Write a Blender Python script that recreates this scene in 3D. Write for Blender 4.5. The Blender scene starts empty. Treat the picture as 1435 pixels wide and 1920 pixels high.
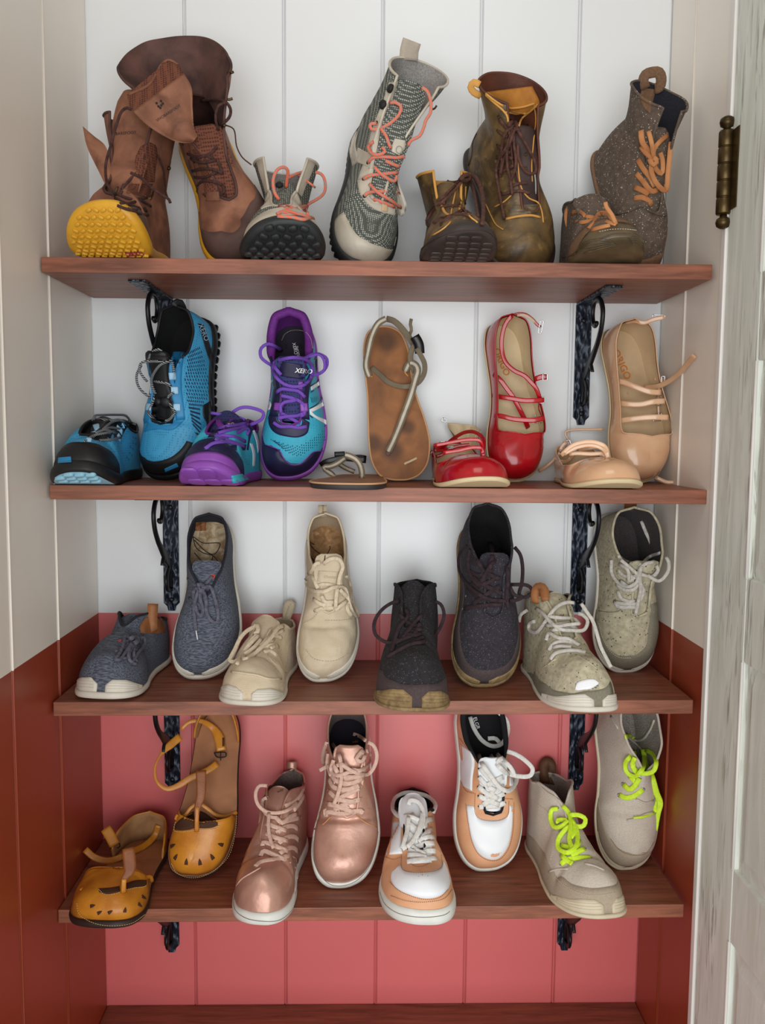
import bpy, math, random
import numpy as np
from mathutils import Vector, Matrix
from mathutils.bvhtree import BVHTree
PI = math.pi
random.seed(7)
SC = bpy.context.scene
COL = SC.collection

# ---------------------------------------------------------------- camera
CAM = np.array([.4772, -1.5221, .1416]); YAW, PITCH, ROLL, FPX = .0215, .0907, .0083, 1597.94
_F = np.array([math.sin(YAW)*math.cos(PITCH), math.cos(YAW)*math.cos(PITCH), -math.sin(PITCH)])
_R = np.array([math.cos(YAW), -math.sin(YAW), 0.0]); _U = np.cross(_R, _F)
_X = _R*math.cos(ROLL)+_U*math.sin(ROLL); _Y = -_R*math.sin(ROLL)+_U*math.cos(ROLL)
cd = bpy.data.cameras.new('camera'); cam = bpy.data.objects.new('camera', cd); COL.objects.link(cam)
cd.sensor_fit = 'HORIZONTAL'; cd.sensor_width = 36; cd.lens = FPX/1435*36; cd.clip_start = .01
cam.matrix_world = Matrix(((_X[0], _Y[0], -_F[0], CAM[0]), (_X[1], _Y[1], -_F[1], CAM[1]), (_X[2], _Y[2], -_F[2], CAM[2]), (0, 0, 0, 1)))
SC.camera = cam
def ray(x, y):
    r = _F+_X*(x-717.5)/FPX+_Y*(960-y)/FPX
    return r/np.linalg.norm(r)
def pj(P):
    v = np.atleast_2d(P)-CAM; d = v@_F
    return np.stack([717.5+FPX*(v@_X)/d, 960-FPX*(v@_Y)/d], 1)

# ---------------------------------------------------------------- light
SC.view_settings.view_transform = 'Standard'; SC.view_settings.look = 'None'
SC.view_settings.gamma = 1; SC.view_settings.use_curve_mapping = False
SC.view_settings.exposure = 0.13
w = bpy.data.worlds.new('room_light'); SC.world = w; w.use_nodes = True
w.node_tree.nodes['Background'].inputs[0].default_value = (1, .90, .80, 1)
w.node_tree.nodes['Background'].inputs[1].default_value = .32
def area(name, loc, target, size, power, col):
    l = bpy.data.lights.new(name, 'AREA'); l.shape = 'RECTANGLE'; l.size, l.size_y = size; l.energy = power; l.color = col
    o = bpy.data.objects.new(name, l); COL.objects.link(o); o.location = loc
    o.rotation_euler = (Vector(target)-Vector(loc)).to_track_quat('-Z', 'Y').to_euler()
    return o
area('window_light', (.36, -3.7, -.3), (.5, 0, -.25), (3.8, 2.4), 108, (.95, .985, 1))
area('lamp_light', (.35, -1.9, 2.3), (.5, -.2, .3), (1.2, .8), 8, (1, .90, .80))

# ---------------------------------------------------------------- materials
def srgb(c):
    return tuple((((x/255+.055)/1.055)**2.4 if x/255 > .04045 else x/255/12.92) for x in c)+(1,)
MATS = {}
def mat(name, col, rough=.6, col2=None, pat=None, sc=1.0, bump=.3, metal=0, coat=0, spec=.5, sheen=0, thr=None, bsc=None, bdist=.001, spots=None):
    if name in MATS: return MATS[name]
    m = bpy.data.materials.new(name); m.use_nodes = True; MATS[name] = m
    nt = m.node_tree; N = nt.nodes; Lk = nt.links; b = N['Principled BSDF']
    c1 = srgb(col); c2 = srgb(col2) if col2 else tuple(x*.72 for x in c1[:3])+(1,)
    b.inputs['Roughness'].default_value = rough; b.inputs['Metallic'].default_value = metal
    b.inputs['Coat Weight'].default_value = coat; b.inputs['Coat Roughness'].default_value = .08
    b.inputs['Specular IOR Level'].default_value = spec; b.inputs['Sheen Weight'].default_value = sheen
    b.inputs['Base Color'].default_value = c1
    tc = N.new('ShaderNodeTexCoord'); mp = N.new('ShaderNodeMapping'); Lk.new(tc.outputs['Object'], mp.inputs[0])
    def noise(s, det=3, vec=None, dist=0):
        n = N.new('ShaderNodeTexNoise'); n.inputs['Scale'].default_value = s; n.inputs['Detail'].default_value = det; n.inputs['Distortion'].default_value = dist
        Lk.new(vec or mp.outputs[0], n.inputs['Vector']); return n.outputs['Fac']
    def ramp(fac, a, bb, ca, cb):
        r = N.new('ShaderNodeValToRGB'); r.color_ramp.elements[0].position = a; r.color_ramp.elements[1].position = bb
        r.color_ramp.elements[0].color = ca; r.color_ramp.elements[1].color = cb; Lk.new(fac, r.inputs[0]); return r.outputs[0]
    def mix(f, a, bb):
        x = N.new('ShaderNodeMix'); x.data_type = 'RGBA'
        if isinstance(f, float): x.inputs[0].default_value = f
        else: Lk.new(f, x.inputs[0])
        for i, q in ((6, a), (7, bb)):
            if isinstance(q, tuple): x.inputs[i].default_value = q
            else: Lk.new(q, x.inputs[i])
        return x.outputs[2]
    def vor(s, rnd=1.0, feat='F1', vec=None):
        v = N.new('ShaderNodeTexVoronoi'); v.feature = feat; v.inputs['Scale'].default_value = s; v.inputs['Randomness'].default_value = rnd
        Lk.new(vec or mp.outputs[0], v.inputs['Vector']); return v.outputs['Distance']
    def setbump(h, st, dist):
        bp = N.new('ShaderNodeBump'); bp.inputs['Strength'].default_value = st; bp.inputs['Distance'].default_value = dist
        Lk.new(h, bp.inputs['Height']); Lk.new(bp.outputs[0], b.inputs['Normal'])
    def hcol(c): Lk.new(c, b.inputs['Base Color'])
    if pat == 'leather':
        n = noise(28*sc, 6, dist=.4); hcol(ramp(n, .35, .68, c2, c1)); setbump(noise(380, 2), bump, bdist)
        Lk.new(ramp(n, .3, .7, (min(1, rough+.12),)*3+(1,), (max(.05, rough-.06),)*3+(1,)), b.inputs['Roughness'])
    elif pat == 'smooth':
        n = noise(18*sc, 4, dist=.6); hcol(ramp(n, .3, .7, c2, c1)); setbump(noise(60*sc, 3), bump, bdist)
    elif pat == 'mottled':
        n = noise(22*sc, 8, dist=1.2); n2 = noise(90, 5)
        c = ramp(n, .38, .64, c2, c1); c = mix(ramp(n2, .60, .72, (0, 0, 0, 1), (.45, .45, .45, 1)), c, tuple(min(1, x*1.9) for x in c1[:3])+(1,)); hcol(c)
        setbump(noise(160, 5), bump, bdist)
    elif pat == 'speckle':
        v = vor(330*sc); n = noise(120, 5); n2 = noise(210*sc, 2)
        base = ramp(n, .3, .7, tuple(x*.6 for x in c1[:3])+(1,), c1)
        f = ramp(v, .16, .30, (1, 1, 1, 1), (0, 0, 0, 1)); g = ramp(n2, .50, .56, (0, 0, 0, 1), (1, 1, 1, 1))
        mm = N.new('ShaderNodeMath'); mm.operation = 'MULTIPLY'; Lk.new(f, mm.inputs[0]); Lk.new(g, mm.inputs[1])
        hcol(mix(mm.outputs[0], base, c2)); setbump(noise(300, 5), bump, bdist)
    elif pat == 'felt':
        n = noise(420, 6); n2 = noise(30, 3); hcol(mix(ramp(n2, .3, .75, (0, 0, 0, 1), (.5, .5, .5, 1)), ramp(n, .3, .7, c2, c1), c2)); setbump(n, bump, bdist)
    elif pat == 'mesh':
        v = vor((520)*sc, .12); hcol(ramp(v, .36 if thr is None else thr, (.36 if thr is None else thr)+.12, c2, c1)); setbump(v, bump, bdist)
    elif pat == 'knit':
        mp.inputs['Scale'].default_value = (110, 620, 620); n = noise(sc, 2)
        hcol(ramp(n, .4, .6, c2, c1)); setbump(n, bump, bdist)
    elif pat == 'weave':
        mp.inputs['Scale'].default_value = (1, 1, 1)
        a = N.new('ShaderNodeTexWave'); a.inputs['Scale'].default_value = 210*sc; a.bands_direction = 'X'; Lk.new(mp.outputs[0], a.inputs[0])
        c = N.new('ShaderNodeTexWave'); c.inputs['Scale'].default_value = 210*sc; c.bands_direction = 'Y'; Lk.new(mp.outputs[0], c.inputs[0])
        x = N.new('ShaderNodeMath'); x.operation = 'MULTIPLY'; Lk.new(a.outputs['Fac'], x.inputs[0]); Lk.new(c.outputs['Fac'], x.inputs[1])
        n = noise(26, 5, dist=.8); hcol(mix(ramp(x.outputs[0], .1, .6, (.3,)*3+(1,), (0, 0, 0, 1)), ramp(n, .35, .7, c2, c1), tuple(q*.55 for q in c1[:3])+(1,)))
        cr_ = N.new('ShaderNodeMath'); cr_.operation = 'MULTIPLY_ADD'; Lk.new(noise(34, 4, dist=1.0), cr_.inputs[0]); cr_.inputs[1].default_value = 6; Lk.new(x.outputs[0], cr_.inputs[2])
        setbump(cr_.outputs[0], bump, bdist)
    elif pat == 'braid':
        a = N.new('ShaderNodeTexWave'); a.inputs['Scale'].default_value = 70*sc; a.bands_direction = 'DIAGONAL'; Lk.new(mp.outputs[0], a.inputs[0])
        hcol(ramp(a.outputs['Fac'], .62, .74, c1, c2)); setbump(noise(500, 2), bump, bdist)
    elif pat == 'wood':
        mp.inputs['Scale'].default_value = (3, 34, 34); n = noise(2.4, 7, dist=.7); n2 = noise(9, 8)
        hcol(mix(ramp(n2, .5, .8, (0, 0, 0, 1), (.35, .35, .35, 1)), ramp(n, .3, .72, c2, c1), tuple(min(1, q*1.5) for q in c1[:3])+(1,)))
        setbump(n2, bump, bdist)
    elif pat == 'wash':
        mp.inputs['Scale'].default_value = (16, 16, 2.0); n = noise(2.2, 8, dist=1.4)
        mp2 = N.new('ShaderNodeMapping'); Lk.new(tc.outputs['Object'], mp2.inputs[0]); mp2.inputs['Scale'].default_value = (70, 70, 6)
        mp2.inputs['Rotation'].default_value = (.25, 0, 0)
        n2 = noise(2.4, 7, mp2.outputs[0], .6); n3 = noise(1.6, 3, mp.outputs[0])
        c = ramp(n, .34, .66, c2, c1)
        mm = N.new('ShaderNodeMath'); mm.operation = 'MULTIPLY'
        Lk.new(ramp(n2, .53, .63, (0, 0, 0, 1), (1, 1, 1, 1)), mm.inputs[0]); Lk.new(ramp(n3, .48, .62, (0, 0, 0, 1), (.6, .6, .6, 1)), mm.inputs[1])
        hcol(mix(mm.outputs[0], c, srgb((118, 104, 90)))); setbump(n2, bump, bdist)
    elif pat == 'twotone':
        s = N.new('ShaderNodeSeparateXYZ'); g = N.new('ShaderNodeNewGeometry'); Lk.new(g.outputs['Position'], s.inputs[0])
        mm = N.new('ShaderNodeMath'); mm.operation = 'GREATER_THAN'; mm.inputs[1].default_value = -.1823; Lk.new(s.outputs[2], mm.inputs[0])
        n = noise(3, 4); up = mix(ramp(n, .4, .7, (0, 0, 0, 1), (.25, .25, .25, 1)), c1, tuple(q*.94 for q in c1[:3])+(1,))
        lo = mix(ramp(n, .4, .7, (0, 0, 0, 1), (.3, .3, .3, 1)), c2, tuple(q*.9 for q in c2[:3])+(1,))
        hcol(mix(mm.outputs[0], lo, up)); setbump(noise(90, 3), bump, bdist)
    elif pat == 'hammer':
        mp.inputs['Scale'].default_value = (1, 1, .45); v = vor(120*sc, 1, 'SMOOTH_F1'); setbump(v, bump, bdist)
    if spots:
        src = b.inputs['Base Color'].links[0].from_socket
        for (p, r) in spots:
            d = N.new('ShaderNodeVectorMath'); d.operation = 'DISTANCE'; Lk.new(tc.outputs['Object'], d.inputs[0]); d.inputs[1].default_value = p
            nn = N.new('ShaderNodeMapRange'); nn.interpolation_type = 'SMOOTHSTEP'; Lk.new(d.outputs['Value'], nn.inputs[0]); nn.inputs[1].default_value = r*.25; nn.inputs[2].default_value = r; nn.inputs[3].default_value = .72; nn.inputs[4].default_value = 0
            src = mix(nn.outputs[0], src, srgb((62, 44, 36)))
        Lk.new(src, b.inputs['Base Color'])
    return m

# ---------------------------------------------------------------- mesh helpers
def link(o, parent=None):
    COL.objects.link(o)
    if parent is not None: o.parent = parent
    return o
def mesh_obj(name, V, Fc, m, parent=None, smooth=True):
    me = bpy.data.meshes.new(name); me.from_pydata([tuple(v) for v in np.asarray(V).tolist()], [], Fc)
    if smooth: me.polygons.foreach_set('use_smooth', [True]*len(me.polygons))
    if m is not None: me.materials.append(m)
    me.update(); o = bpy.data.objects.new(name, me); return link(o, parent)
class MB:
    def __init__(s): s.v = []; s.f = []
    def add(s, V, F):
        n = len(s.v); s.v += [tuple(x) for x in np.asarray(V).tolist()]; s.f += [tuple(i+n for i in f) for f in F]; return s
    def box(s, a, b, bev=0):
        a = np.array(a, float); b = np.array(b, float)
        if bev <= 0:
            V = [(x, y, z) for z in (a[2], b[2]) for y in (a[1], b[1]) for x in (a[0], b[0])]
            return s.add(V, [(0, 2, 3, 1), (4, 5, 7, 6), (0, 1, 5, 4), (2, 6, 7, 3), (0, 4, 6, 2), (1, 3, 7, 5)])
        import bmesh
        bm = bmesh.new(); bmesh.ops.create_cube(bm, size=1)
        for v in bm.verts: v.co = Vector([(a[i]+b[i])/2+v.co[i]*(b[i]-a[i]) for i in range(3)])
        bmesh.ops.bevel(bm, geom=bm.edges[:], offset=bev, segments=2, affect='EDGES', profile=.6)
        bm.verts.index_update(); s.add([v.co[:] for v in bm.verts], [[v.index for v in f.verts] for f in bm.faces]); bm.free(); return s
    def tube(s, pts, w, th, up=None, closed=False, n=8, taper=None):
        V, F = sweep(pts, w, th, up, closed, n, taper); return s.add(V, F)
    def build(s, name, m, parent=None, smooth=True): return mesh_obj(name, s.v, s.f, m, parent, smooth)
def cat(pts, n, closed=False):
    P = np.array(pts, float)
    if len(P) < 2: return P
    if len(P) == 2 and not closed: return P[0]+(P[1]-P[0])*np.linspace(0, 1, n)[:, None]
    if closed: Q = np.vstack([P[-1], P, P[0], P[1]])
    else: Q = np.vstack([2*P[0]-P[1], P, 2*P[-1]-P[-2]])
    d = np.sqrt(np.linalg.norm(np.diff(Q, axis=0), axis=1)+1e-9); k = np.concatenate([[0], np.cumsum(d)])
    a, b = k[1], k[-2]; u = np.linspace(a, b, n, endpoint=not closed)
    i = np.clip(np.searchsorted(k, u, side='right')-1, 1, len(Q)-3)
    t0, t1, t2, t3 = k[i-1], k[i], k[i+1], k[i+2]
    def L(pa, pb, ta, tb): return pa*((tb-u)/(tb-ta))[:, None]+pb*((u-ta)/(tb-ta))[:, None]
    A1 = L(Q[i-1], Q[i], t0, t1); A2 = L(Q[i], Q[i+1], t1, t2); A3 = L(Q[i+1], Q[i+2], t2, t3)
    B1 = L(A1, A2, t0, t2); B2 = L(A2, A3, t1, t3); return L(B1, B2, t1, t2)
def sweep(pts, w, th, up=None, closed=False, n=8, taper=None):
    P = np.array(pts, float); m = len(P)
    if closed: T = np.roll(P, -1, 0)-np.roll(P, 1, 0)
    else: T = np.gradient(P, axis=0)
    T /= np.linalg.norm(T, axis=1)[:, None]+1e-12
    if up is None: up = np.array([0, 0, 1.0])
    Uq = np.array(up, float); Uq = np.tile(Uq, (m, 1)) if Uq.ndim == 1 else Uq
    S = np.cross(T, Uq); l = np.linalg.norm(S, axis=1)
    for i in range(m):
        if l[i] < .15 and i > 0: S[i] = S[i-1]
        elif l[i] < .15: S[i] = np.cross(T[i], (1, .2, 0))
    S /= np.linalg.norm(S, axis=1)[:, None]+1e-12; Nn = np.cross(S, T)
    W = np.ones(m)*w if np.isscalar(w) else np.interp(np.linspace(0, 1, m), np.linspace(0, 1, len(w)), w)
    if taper: W = W*np.clip(np.minimum(np.arange(m), np.arange(m)[::-1])/taper+.35, 0, 1)
    a = np.arange(n)*2*PI/n+PI/n
    ca = np.sign(np.cos(a))*np.abs(np.cos(a))**.6; sa = np.sign(np.sin(a))*np.abs(np.sin(a))**.8
    V = P[:, None]+S[:, None]*(ca[None, :, None]*W[:, None, None]/2)+Nn[:, None]*(sa[None, :, None]*th/2)
    F = []
    for i in range(m if closed else m-1):
        j = (i+1) % m
        for k in range(n): F.append((i*n+k, i*n+(k+1) % n, j*n+(k+1) % n, j*n+k))
    if not closed: F.append(tuple(range(n))[::-1]); F.append(tuple((m-1)*n+k for k in range(n)))
    return V.reshape(-1, 3), F
def gridF(nu, nv, wrap=False, flip=False):
    F = []
    for i in range(nu if wrap else nu-1):
        j = (i+1) % nu
        for k in range(nv-1):
            f = (i*nv+k, j*nv+k, j*nv+k+1, i*nv+k+1); F.append(f[::-1] if flip else f)
    return F
def lathe(prof, n=16, axis='z'):
    V = []; F = []
    for r, z in prof:
        for k in range(n):
            a = 2*PI*k/n; V.append((r*math.cos(a), r*math.sin(a), z))
    F = gridF(len(prof), n)
    F = [(i*n+k, i*n+(k+1) % n, (i+1)*n+(k+1) % n, (i+1)*n+k) for i in range(len(prof)-1) for k in range(n)]
    F.append(tuple(range(n))[::-1]); F.append(tuple((len(prof)-1)*n+k for k in range(n)))
    V = np.array(V)
    if axis == 'y': V = V[:, [0, 2, 1]]
    if axis == 'x': V = V[:, [2, 0, 1]]
    return V, F
def tag(o, label, cat_, group=None):
    o['label'] = label; o['category'] = cat_
    if group: o['group'] = group
    return o
def empty(name, loc=(0, 0, 0)):
    o = bpy.data.objects.new(name, None); o.empty_display_size = .02; o.location = loc; COL.objects.link(o); return o
def struct(o): o['kind'] = 'structure'; return o
# ================================================================ setting
Z = [.3963, .0618, -.2674, -.6025]; ZF = -.9309
TH = .0219
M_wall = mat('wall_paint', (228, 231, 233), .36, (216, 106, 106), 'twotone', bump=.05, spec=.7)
M_wallShade = mat('wall_paint_side_shade', (246, 238, 227), .36, (156, 64, 38), 'twotone', bump=.05, spec=.7)  # wall paint for the sides: shade painted into the red, white lifted warmer
M_wood = mat('shelf_wood', (158, 96, 72), .46, (108, 62, 42), 'wood', bump=.12)
M_white = mat('white_trim', (235, 232, 228), .4)
M_door = mat('whitewashed_door', (240, 246, 240), .6, (222, 226, 216), 'wash', bump=.25)
M_iron = mat('black_iron', (34, 42, 56), .34, pat='hammer', bump=1.0, metal=.4, sc=1.3, bdist=.006)
M_iron2 = mat('smooth_black_iron', (20, 21, 26), .4, metal=.3)
M_brass = mat('antique_brass', (98, 80, 50), .38, (60, 48, 30), 'smooth', metal=.85, bump=.3)
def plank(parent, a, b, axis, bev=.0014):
    MB().box(a, b, bev).build('plank', M_wall if axis == 'x' else M_wallShade, parent, False)
# back wall
wb = struct(MB().box((-.03, .0035, -1.3), (1.03, .03, 1.05)).build('wall_back', M_wall, None, False))
g0, gs = .1644, .1686
xs = [-.0042]+[g0+i*gs for i in range(5)]+[1.0]
for i in range(6):
    plank(wb, (xs[i]+.0007, -.0, -1.25), (xs[i+1]-.0007, .011, 1.0), 'x')
    if 0 < i: MB().tube(cat([(xs[i]+.0042, -.0004, -1.25), (xs[i]+.0042, -.0004, 1.0)], 2), .0032, .0022, up=(0, -1, 0), n=6).build('bead', M_wall, wb)
# left wall
wl = struct(MB().box((-.03, -1.15, -1.3), (-.0115, .03, 1.05)).build('wall_left', M_wall, None, False))
ys = [0.0]+[-.205-.175*i for i in range(6)]
for i in range(6):
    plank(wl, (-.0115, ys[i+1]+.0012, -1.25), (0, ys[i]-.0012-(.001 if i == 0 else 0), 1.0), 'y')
    MB().tube(cat([(.0005, ys[i+1]+.0028, -1.25), (.0005, ys[i+1]+.0028, 1.0)], 2), .0030, .0034, up=(1, 0, 0), n=6).build('bead', M_wallShade, wl)
M_groove = M_white
wr = struct(MB().box((1.0115, -.256, -1.3), (1.03, .03, 1.05)).build('wall_right', M_wall, None, False))
ys = [0.0, -.117, -.2530]
for i in range(2):
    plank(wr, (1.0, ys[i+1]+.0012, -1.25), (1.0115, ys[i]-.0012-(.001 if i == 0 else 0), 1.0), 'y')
    if i == 0: MB().tube(cat([(.9995, ys[1]+.0028, -1.25), (.9995, ys[1]+.0028, 1.0)], 2), .0030, .0034, up=(-1, 0, 0), n=6).build('bead', M_wallShade, wr)
tr = struct(MB().box((.9965, -.2690, -1.3), (1.03, -.2545, 1.05), .002).build('trim_1', M_white, None, False))
# open door standing in line with the right wall
dr = struct(MB().box((1.0085, -.95, -1.3), (1.031, -.272, 1.05)).build('door_1', M_door, None, False))
MB().box((1.0, -.382, -1.28), (1.034, -.2715, 1.04), .002).build('stile', M_door, dr, False)
MB().box((1.0, -.95, -1.28), (1.034, -.84, 1.04), .002).build('stile', M_door, dr, False)
for z0, z1 in ((.244, .36), (-.167, -.05), (-.572, -.465), (-1.28, -1.12), (.93, 1.04)):
    MB().box((1.0005, -.84, z0), (1.034, -.382, z1), .002).build('rail', M_door, dr, False)
for z0, z1 in ((-.05, .244), (-.465, -.167), (-1.12, -.572), (.36, .93)):
    b = MB(); y0, y1 = -.84, -.382; c = .028
    V = [(1.0083, y1, z0), (1.0083, y1, z1), (1.0083, y0, z1), (1.0083, y0, z0), (1.002, y1-c, z0+c), (1.002, y1-c, z1-c), (1.002, y0+c, z1-c), (1.002, y0+c, z0+c)]
    b.add(V, [(0, 1, 5, 4), (1, 2, 6, 5), (2, 3, 7, 6), (3, 0, 4, 7), (4, 5, 6, 7)]); b.build('door_panel', M_door, dr, False)
    mo = MB(); r = .0028
    for a, bb in (((1.0, y1+.001, z0), (1.0, y1+.001, z1)),): mo.tube(cat([a, bb], 2), .005, .004, up=(-1, 0, 0))
    mo.build('panel_moulding', M_white, dr)
# hinge
hg = MB(); V, F = lathe([(.0098, 0), (.0102, .001), (.0102, .116), (.0098, .117)], 18); hg.add(np.array(V)+(.9935, -.2675, .462), F)
hinge = hg.build('hinge', M_brass, dr)
for k in range(5):
    V, F = lathe([(.0102, 0), (.0111, .0015), (.0111, .021), (.0102, .0225)], 18)
    MB().add(np.array(V)+(.9935, -.2675, .4622+k*.0234), F).build('knuckle', M_brass, hinge)
for zz, sg in ((.5795, 1), (.4615, -1)):
    V, F = lathe([(.005, 0), (.005, .003), (.0095, .006), (.0108, .011), (.0095, .016), (.005, .019), (.001, .02)], 18); V = np.array(V)
    if sg < 0: V[:, 2] *= -1; F = [f[::-1] for f in F]
    MB().add(V+(.9935, -.2675, zz), F).build('finial', M_brass, hinge)
MB().box((.9985, -.296, .466), (1.0005, -.268, .577)).build('hinge_leaf', M_brass, hinge, False)
# base board at the bottom
fl = MB().box((.0006, -.27, ZF-.03), (.9994, -.0006, ZF), .002).build('base_shelf', M_wood, None, False)
tag(fl, 'reddish brown board closing the bottom of the niche under the lowest bracketed shelf', 'shelf')
SHX = [(.003, .9916, .2402, .0005), (.0047, .9994, .2356, -.0005), (.0036, .9899, .2417, .0025), (.0008, .9904, .2374, .0028)]
SL = ['brown wooden wall shelf at the top carrying the boots', 'brown wooden wall shelf second from the top, carrying trail shoes, sandals and strappy flats',
      'brown wooden wall shelf third from the top, carrying grey, cream and black lace-ups', 'brown wooden wall shelf lowest of the four bracketed ones, carrying yellow sandals and sneakers']
for i, (a, b, d, t) in enumerate(SHX):
    m = MB(); m.box((a, -d, Z[i]-TH), (b, -.0006, Z[i]), .0012)
    m.v = [(x, y, z+t*(2*x-1)) for x, y, z in m.v]
    tag(m.build('wooden_shelf', M_wood, None, False), SL[i], 'shelf', 'wall shelves on iron brackets')
# iron brackets
def bracket(x, zt, drop, side, label):
    t = empty('shelf_bracket', (x, 0, zt)); tag(t, label, 'bracket', 'black iron shelf brackets')
    wpl = .0275
    b = MB(); n = 14
    zs = [-.0035, -drop+.022, -drop+.014, -drop+.008, -drop]; ws = [wpl/2, wpl/2, wpl/2, wpl/2-.006, .006]
    V = []; F = []
    for z, q in zip(zs, ws): V += [(-q, -.0045, z), (q, -.0045, z), (q, -.0002, z), (-q, -.0002, z)]
    for i in range(len(zs)-1):
        for k in range(4): F.append((i*4+k, (i+1)*4+k, (i+1)*4+(k+1) % 4, i*4+(k+1) % 4))
    F += [(0, 1, 2, 3), tuple(len(V)-4+k for k in (3, 2, 1, 0))]
    b.add(V, F).build('wall_plate', M_iron, t, False)
    MB().box((-wpl/2, -.188, -.0038), (wpl/2, -.0046, -.0004), .0006).build('shelf_plate', M_iron, t, False)
    # scroll arm in the plane standing out from the wall
    P = [(0, y_, z_) for y_, z_ in [(-.006, -.176), (-.009, -.158), (-.019, -.133), (-.046, -.113), (-.072, -.097), (-.100, -.077), (-.120, -.053), (-.124, -.030), (-.110, -.012), (-.088, -.006), (-.068, -.011), (-.062, -.026), (-.067, -.041), (-.079, -.049), (-.090, -.045)]]
    Q = cat(P, 60)
    MB().tube(Q, [.006, .009, .010, .022, .019, .012, .010, .010, .010, .009, .008, .007, .006, .007, .008], .007, up=(1, 0, 0), n=8).build('scroll_arm', M_iron2, t)
    MB().tube(cat([(0, -.012, -.131), (0, -.030, -.141), (0, -.042, -.156), (0, -.036, -.171), (0, -.008, -.179)], 24), [.004, .009, .011, .009, .004], .006, up=(1, 0, 0)).build('scroll_foot', M_iron2, t)
    MB().tube(cat([(0, -.050, -.105), (0, -.064, -.116), (0, -.072, -.124)], 8), [.014, .009, .002], .006, up=(1, 0, 0)).build('leaf_spur', M_iron2, t)
    V, F = lathe([(.0045, 0), (.0045, .0015), (.0028, .0028)], 12, 'y'); V = np.array(V); V[:, 1] *= -1
    for zz in (-.03, -drop+.02): MB().add(V+(0, -.0045, zz), [f[::-1] for f in F]).build('screw', M_iron2, t)
    return t
ord_ = ['top shelf', 'second shelf', 'third shelf', 'lowest bracketed shelf']
for i, (xl, xr, dr_) in enumerate(((.128, .862, .213), (.132, .866, .217), (.129, .872, .222), (.123, .860, .216))):
    for x, s in ((xl, 'left'), (xr, 'right')):
        bracket(x, Z[i]-TH, dr_ if i < 3 else .2, 0, f'black hammered iron bracket with scroll arm under the {s} end of the {ord_[i]}')
# ================================================================ shoes
def pchip(X, Y):
    X = np.array(X, float); Y = np.array(Y, float); h = np.diff(X); dl = np.diff(Y)/h; n = len(X); d = np.zeros(n)
    for i in range(1, n-1):
        if dl[i-1]*dl[i] > 0:
            w1 = 2*h[i]+h[i-1]; w2 = h[i]+2*h[i-1]; d[i] = (w1+w2)/(w1/dl[i-1]+w2/dl[i])
    d[0] = dl[0]; d[-1] = dl[-1]
    def f(x):
        x = np.clip(np.asarray(x, float), X[0], X[-1]); i = np.clip(np.searchsorted(X, x, side='right')-1, 0, n-2)
        t = (x-X[i])/h[i]; return Y[i]*(1+2*t)*(1-t)**2+h[i]*d[i]*t*(1-t)**2+Y[i+1]*t*t*(3-2*t)+h[i]*d[i+1]*t*t*(t-1)
    return f
def sst(x, a, b):
    t = np.clip((x-a)/(b-a), 0, 1); return t*t*(3-2*t)
OUT = [(-.10, .0), (.10, .012), (.30, .065), (.43, .16), (.495, .29), (.46, .45), (.385, .60), (.35, .74), (.335, .86), (.26, .955), (.11, .995), (0, 1.0),
       (-.11, .995), (-.26, .955), (-.33, .86), (-.335, .74), (-.335, .60), (-.385, .45), (-.47, .30), (-.48, .17), (-.41, .07), (-.27, .012)]
LOW = [(0, 0, .13, .046), (.2, 0, .2, .056), (.36, 0, .32, .064), (.39, .17, .335, .066), (.56, .30, .58, .085), (.62, .50, .66, .084), (.78, .76, .83, .066), (.91, .70, .955, .074), (1, 0, .985, .080)]
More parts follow.
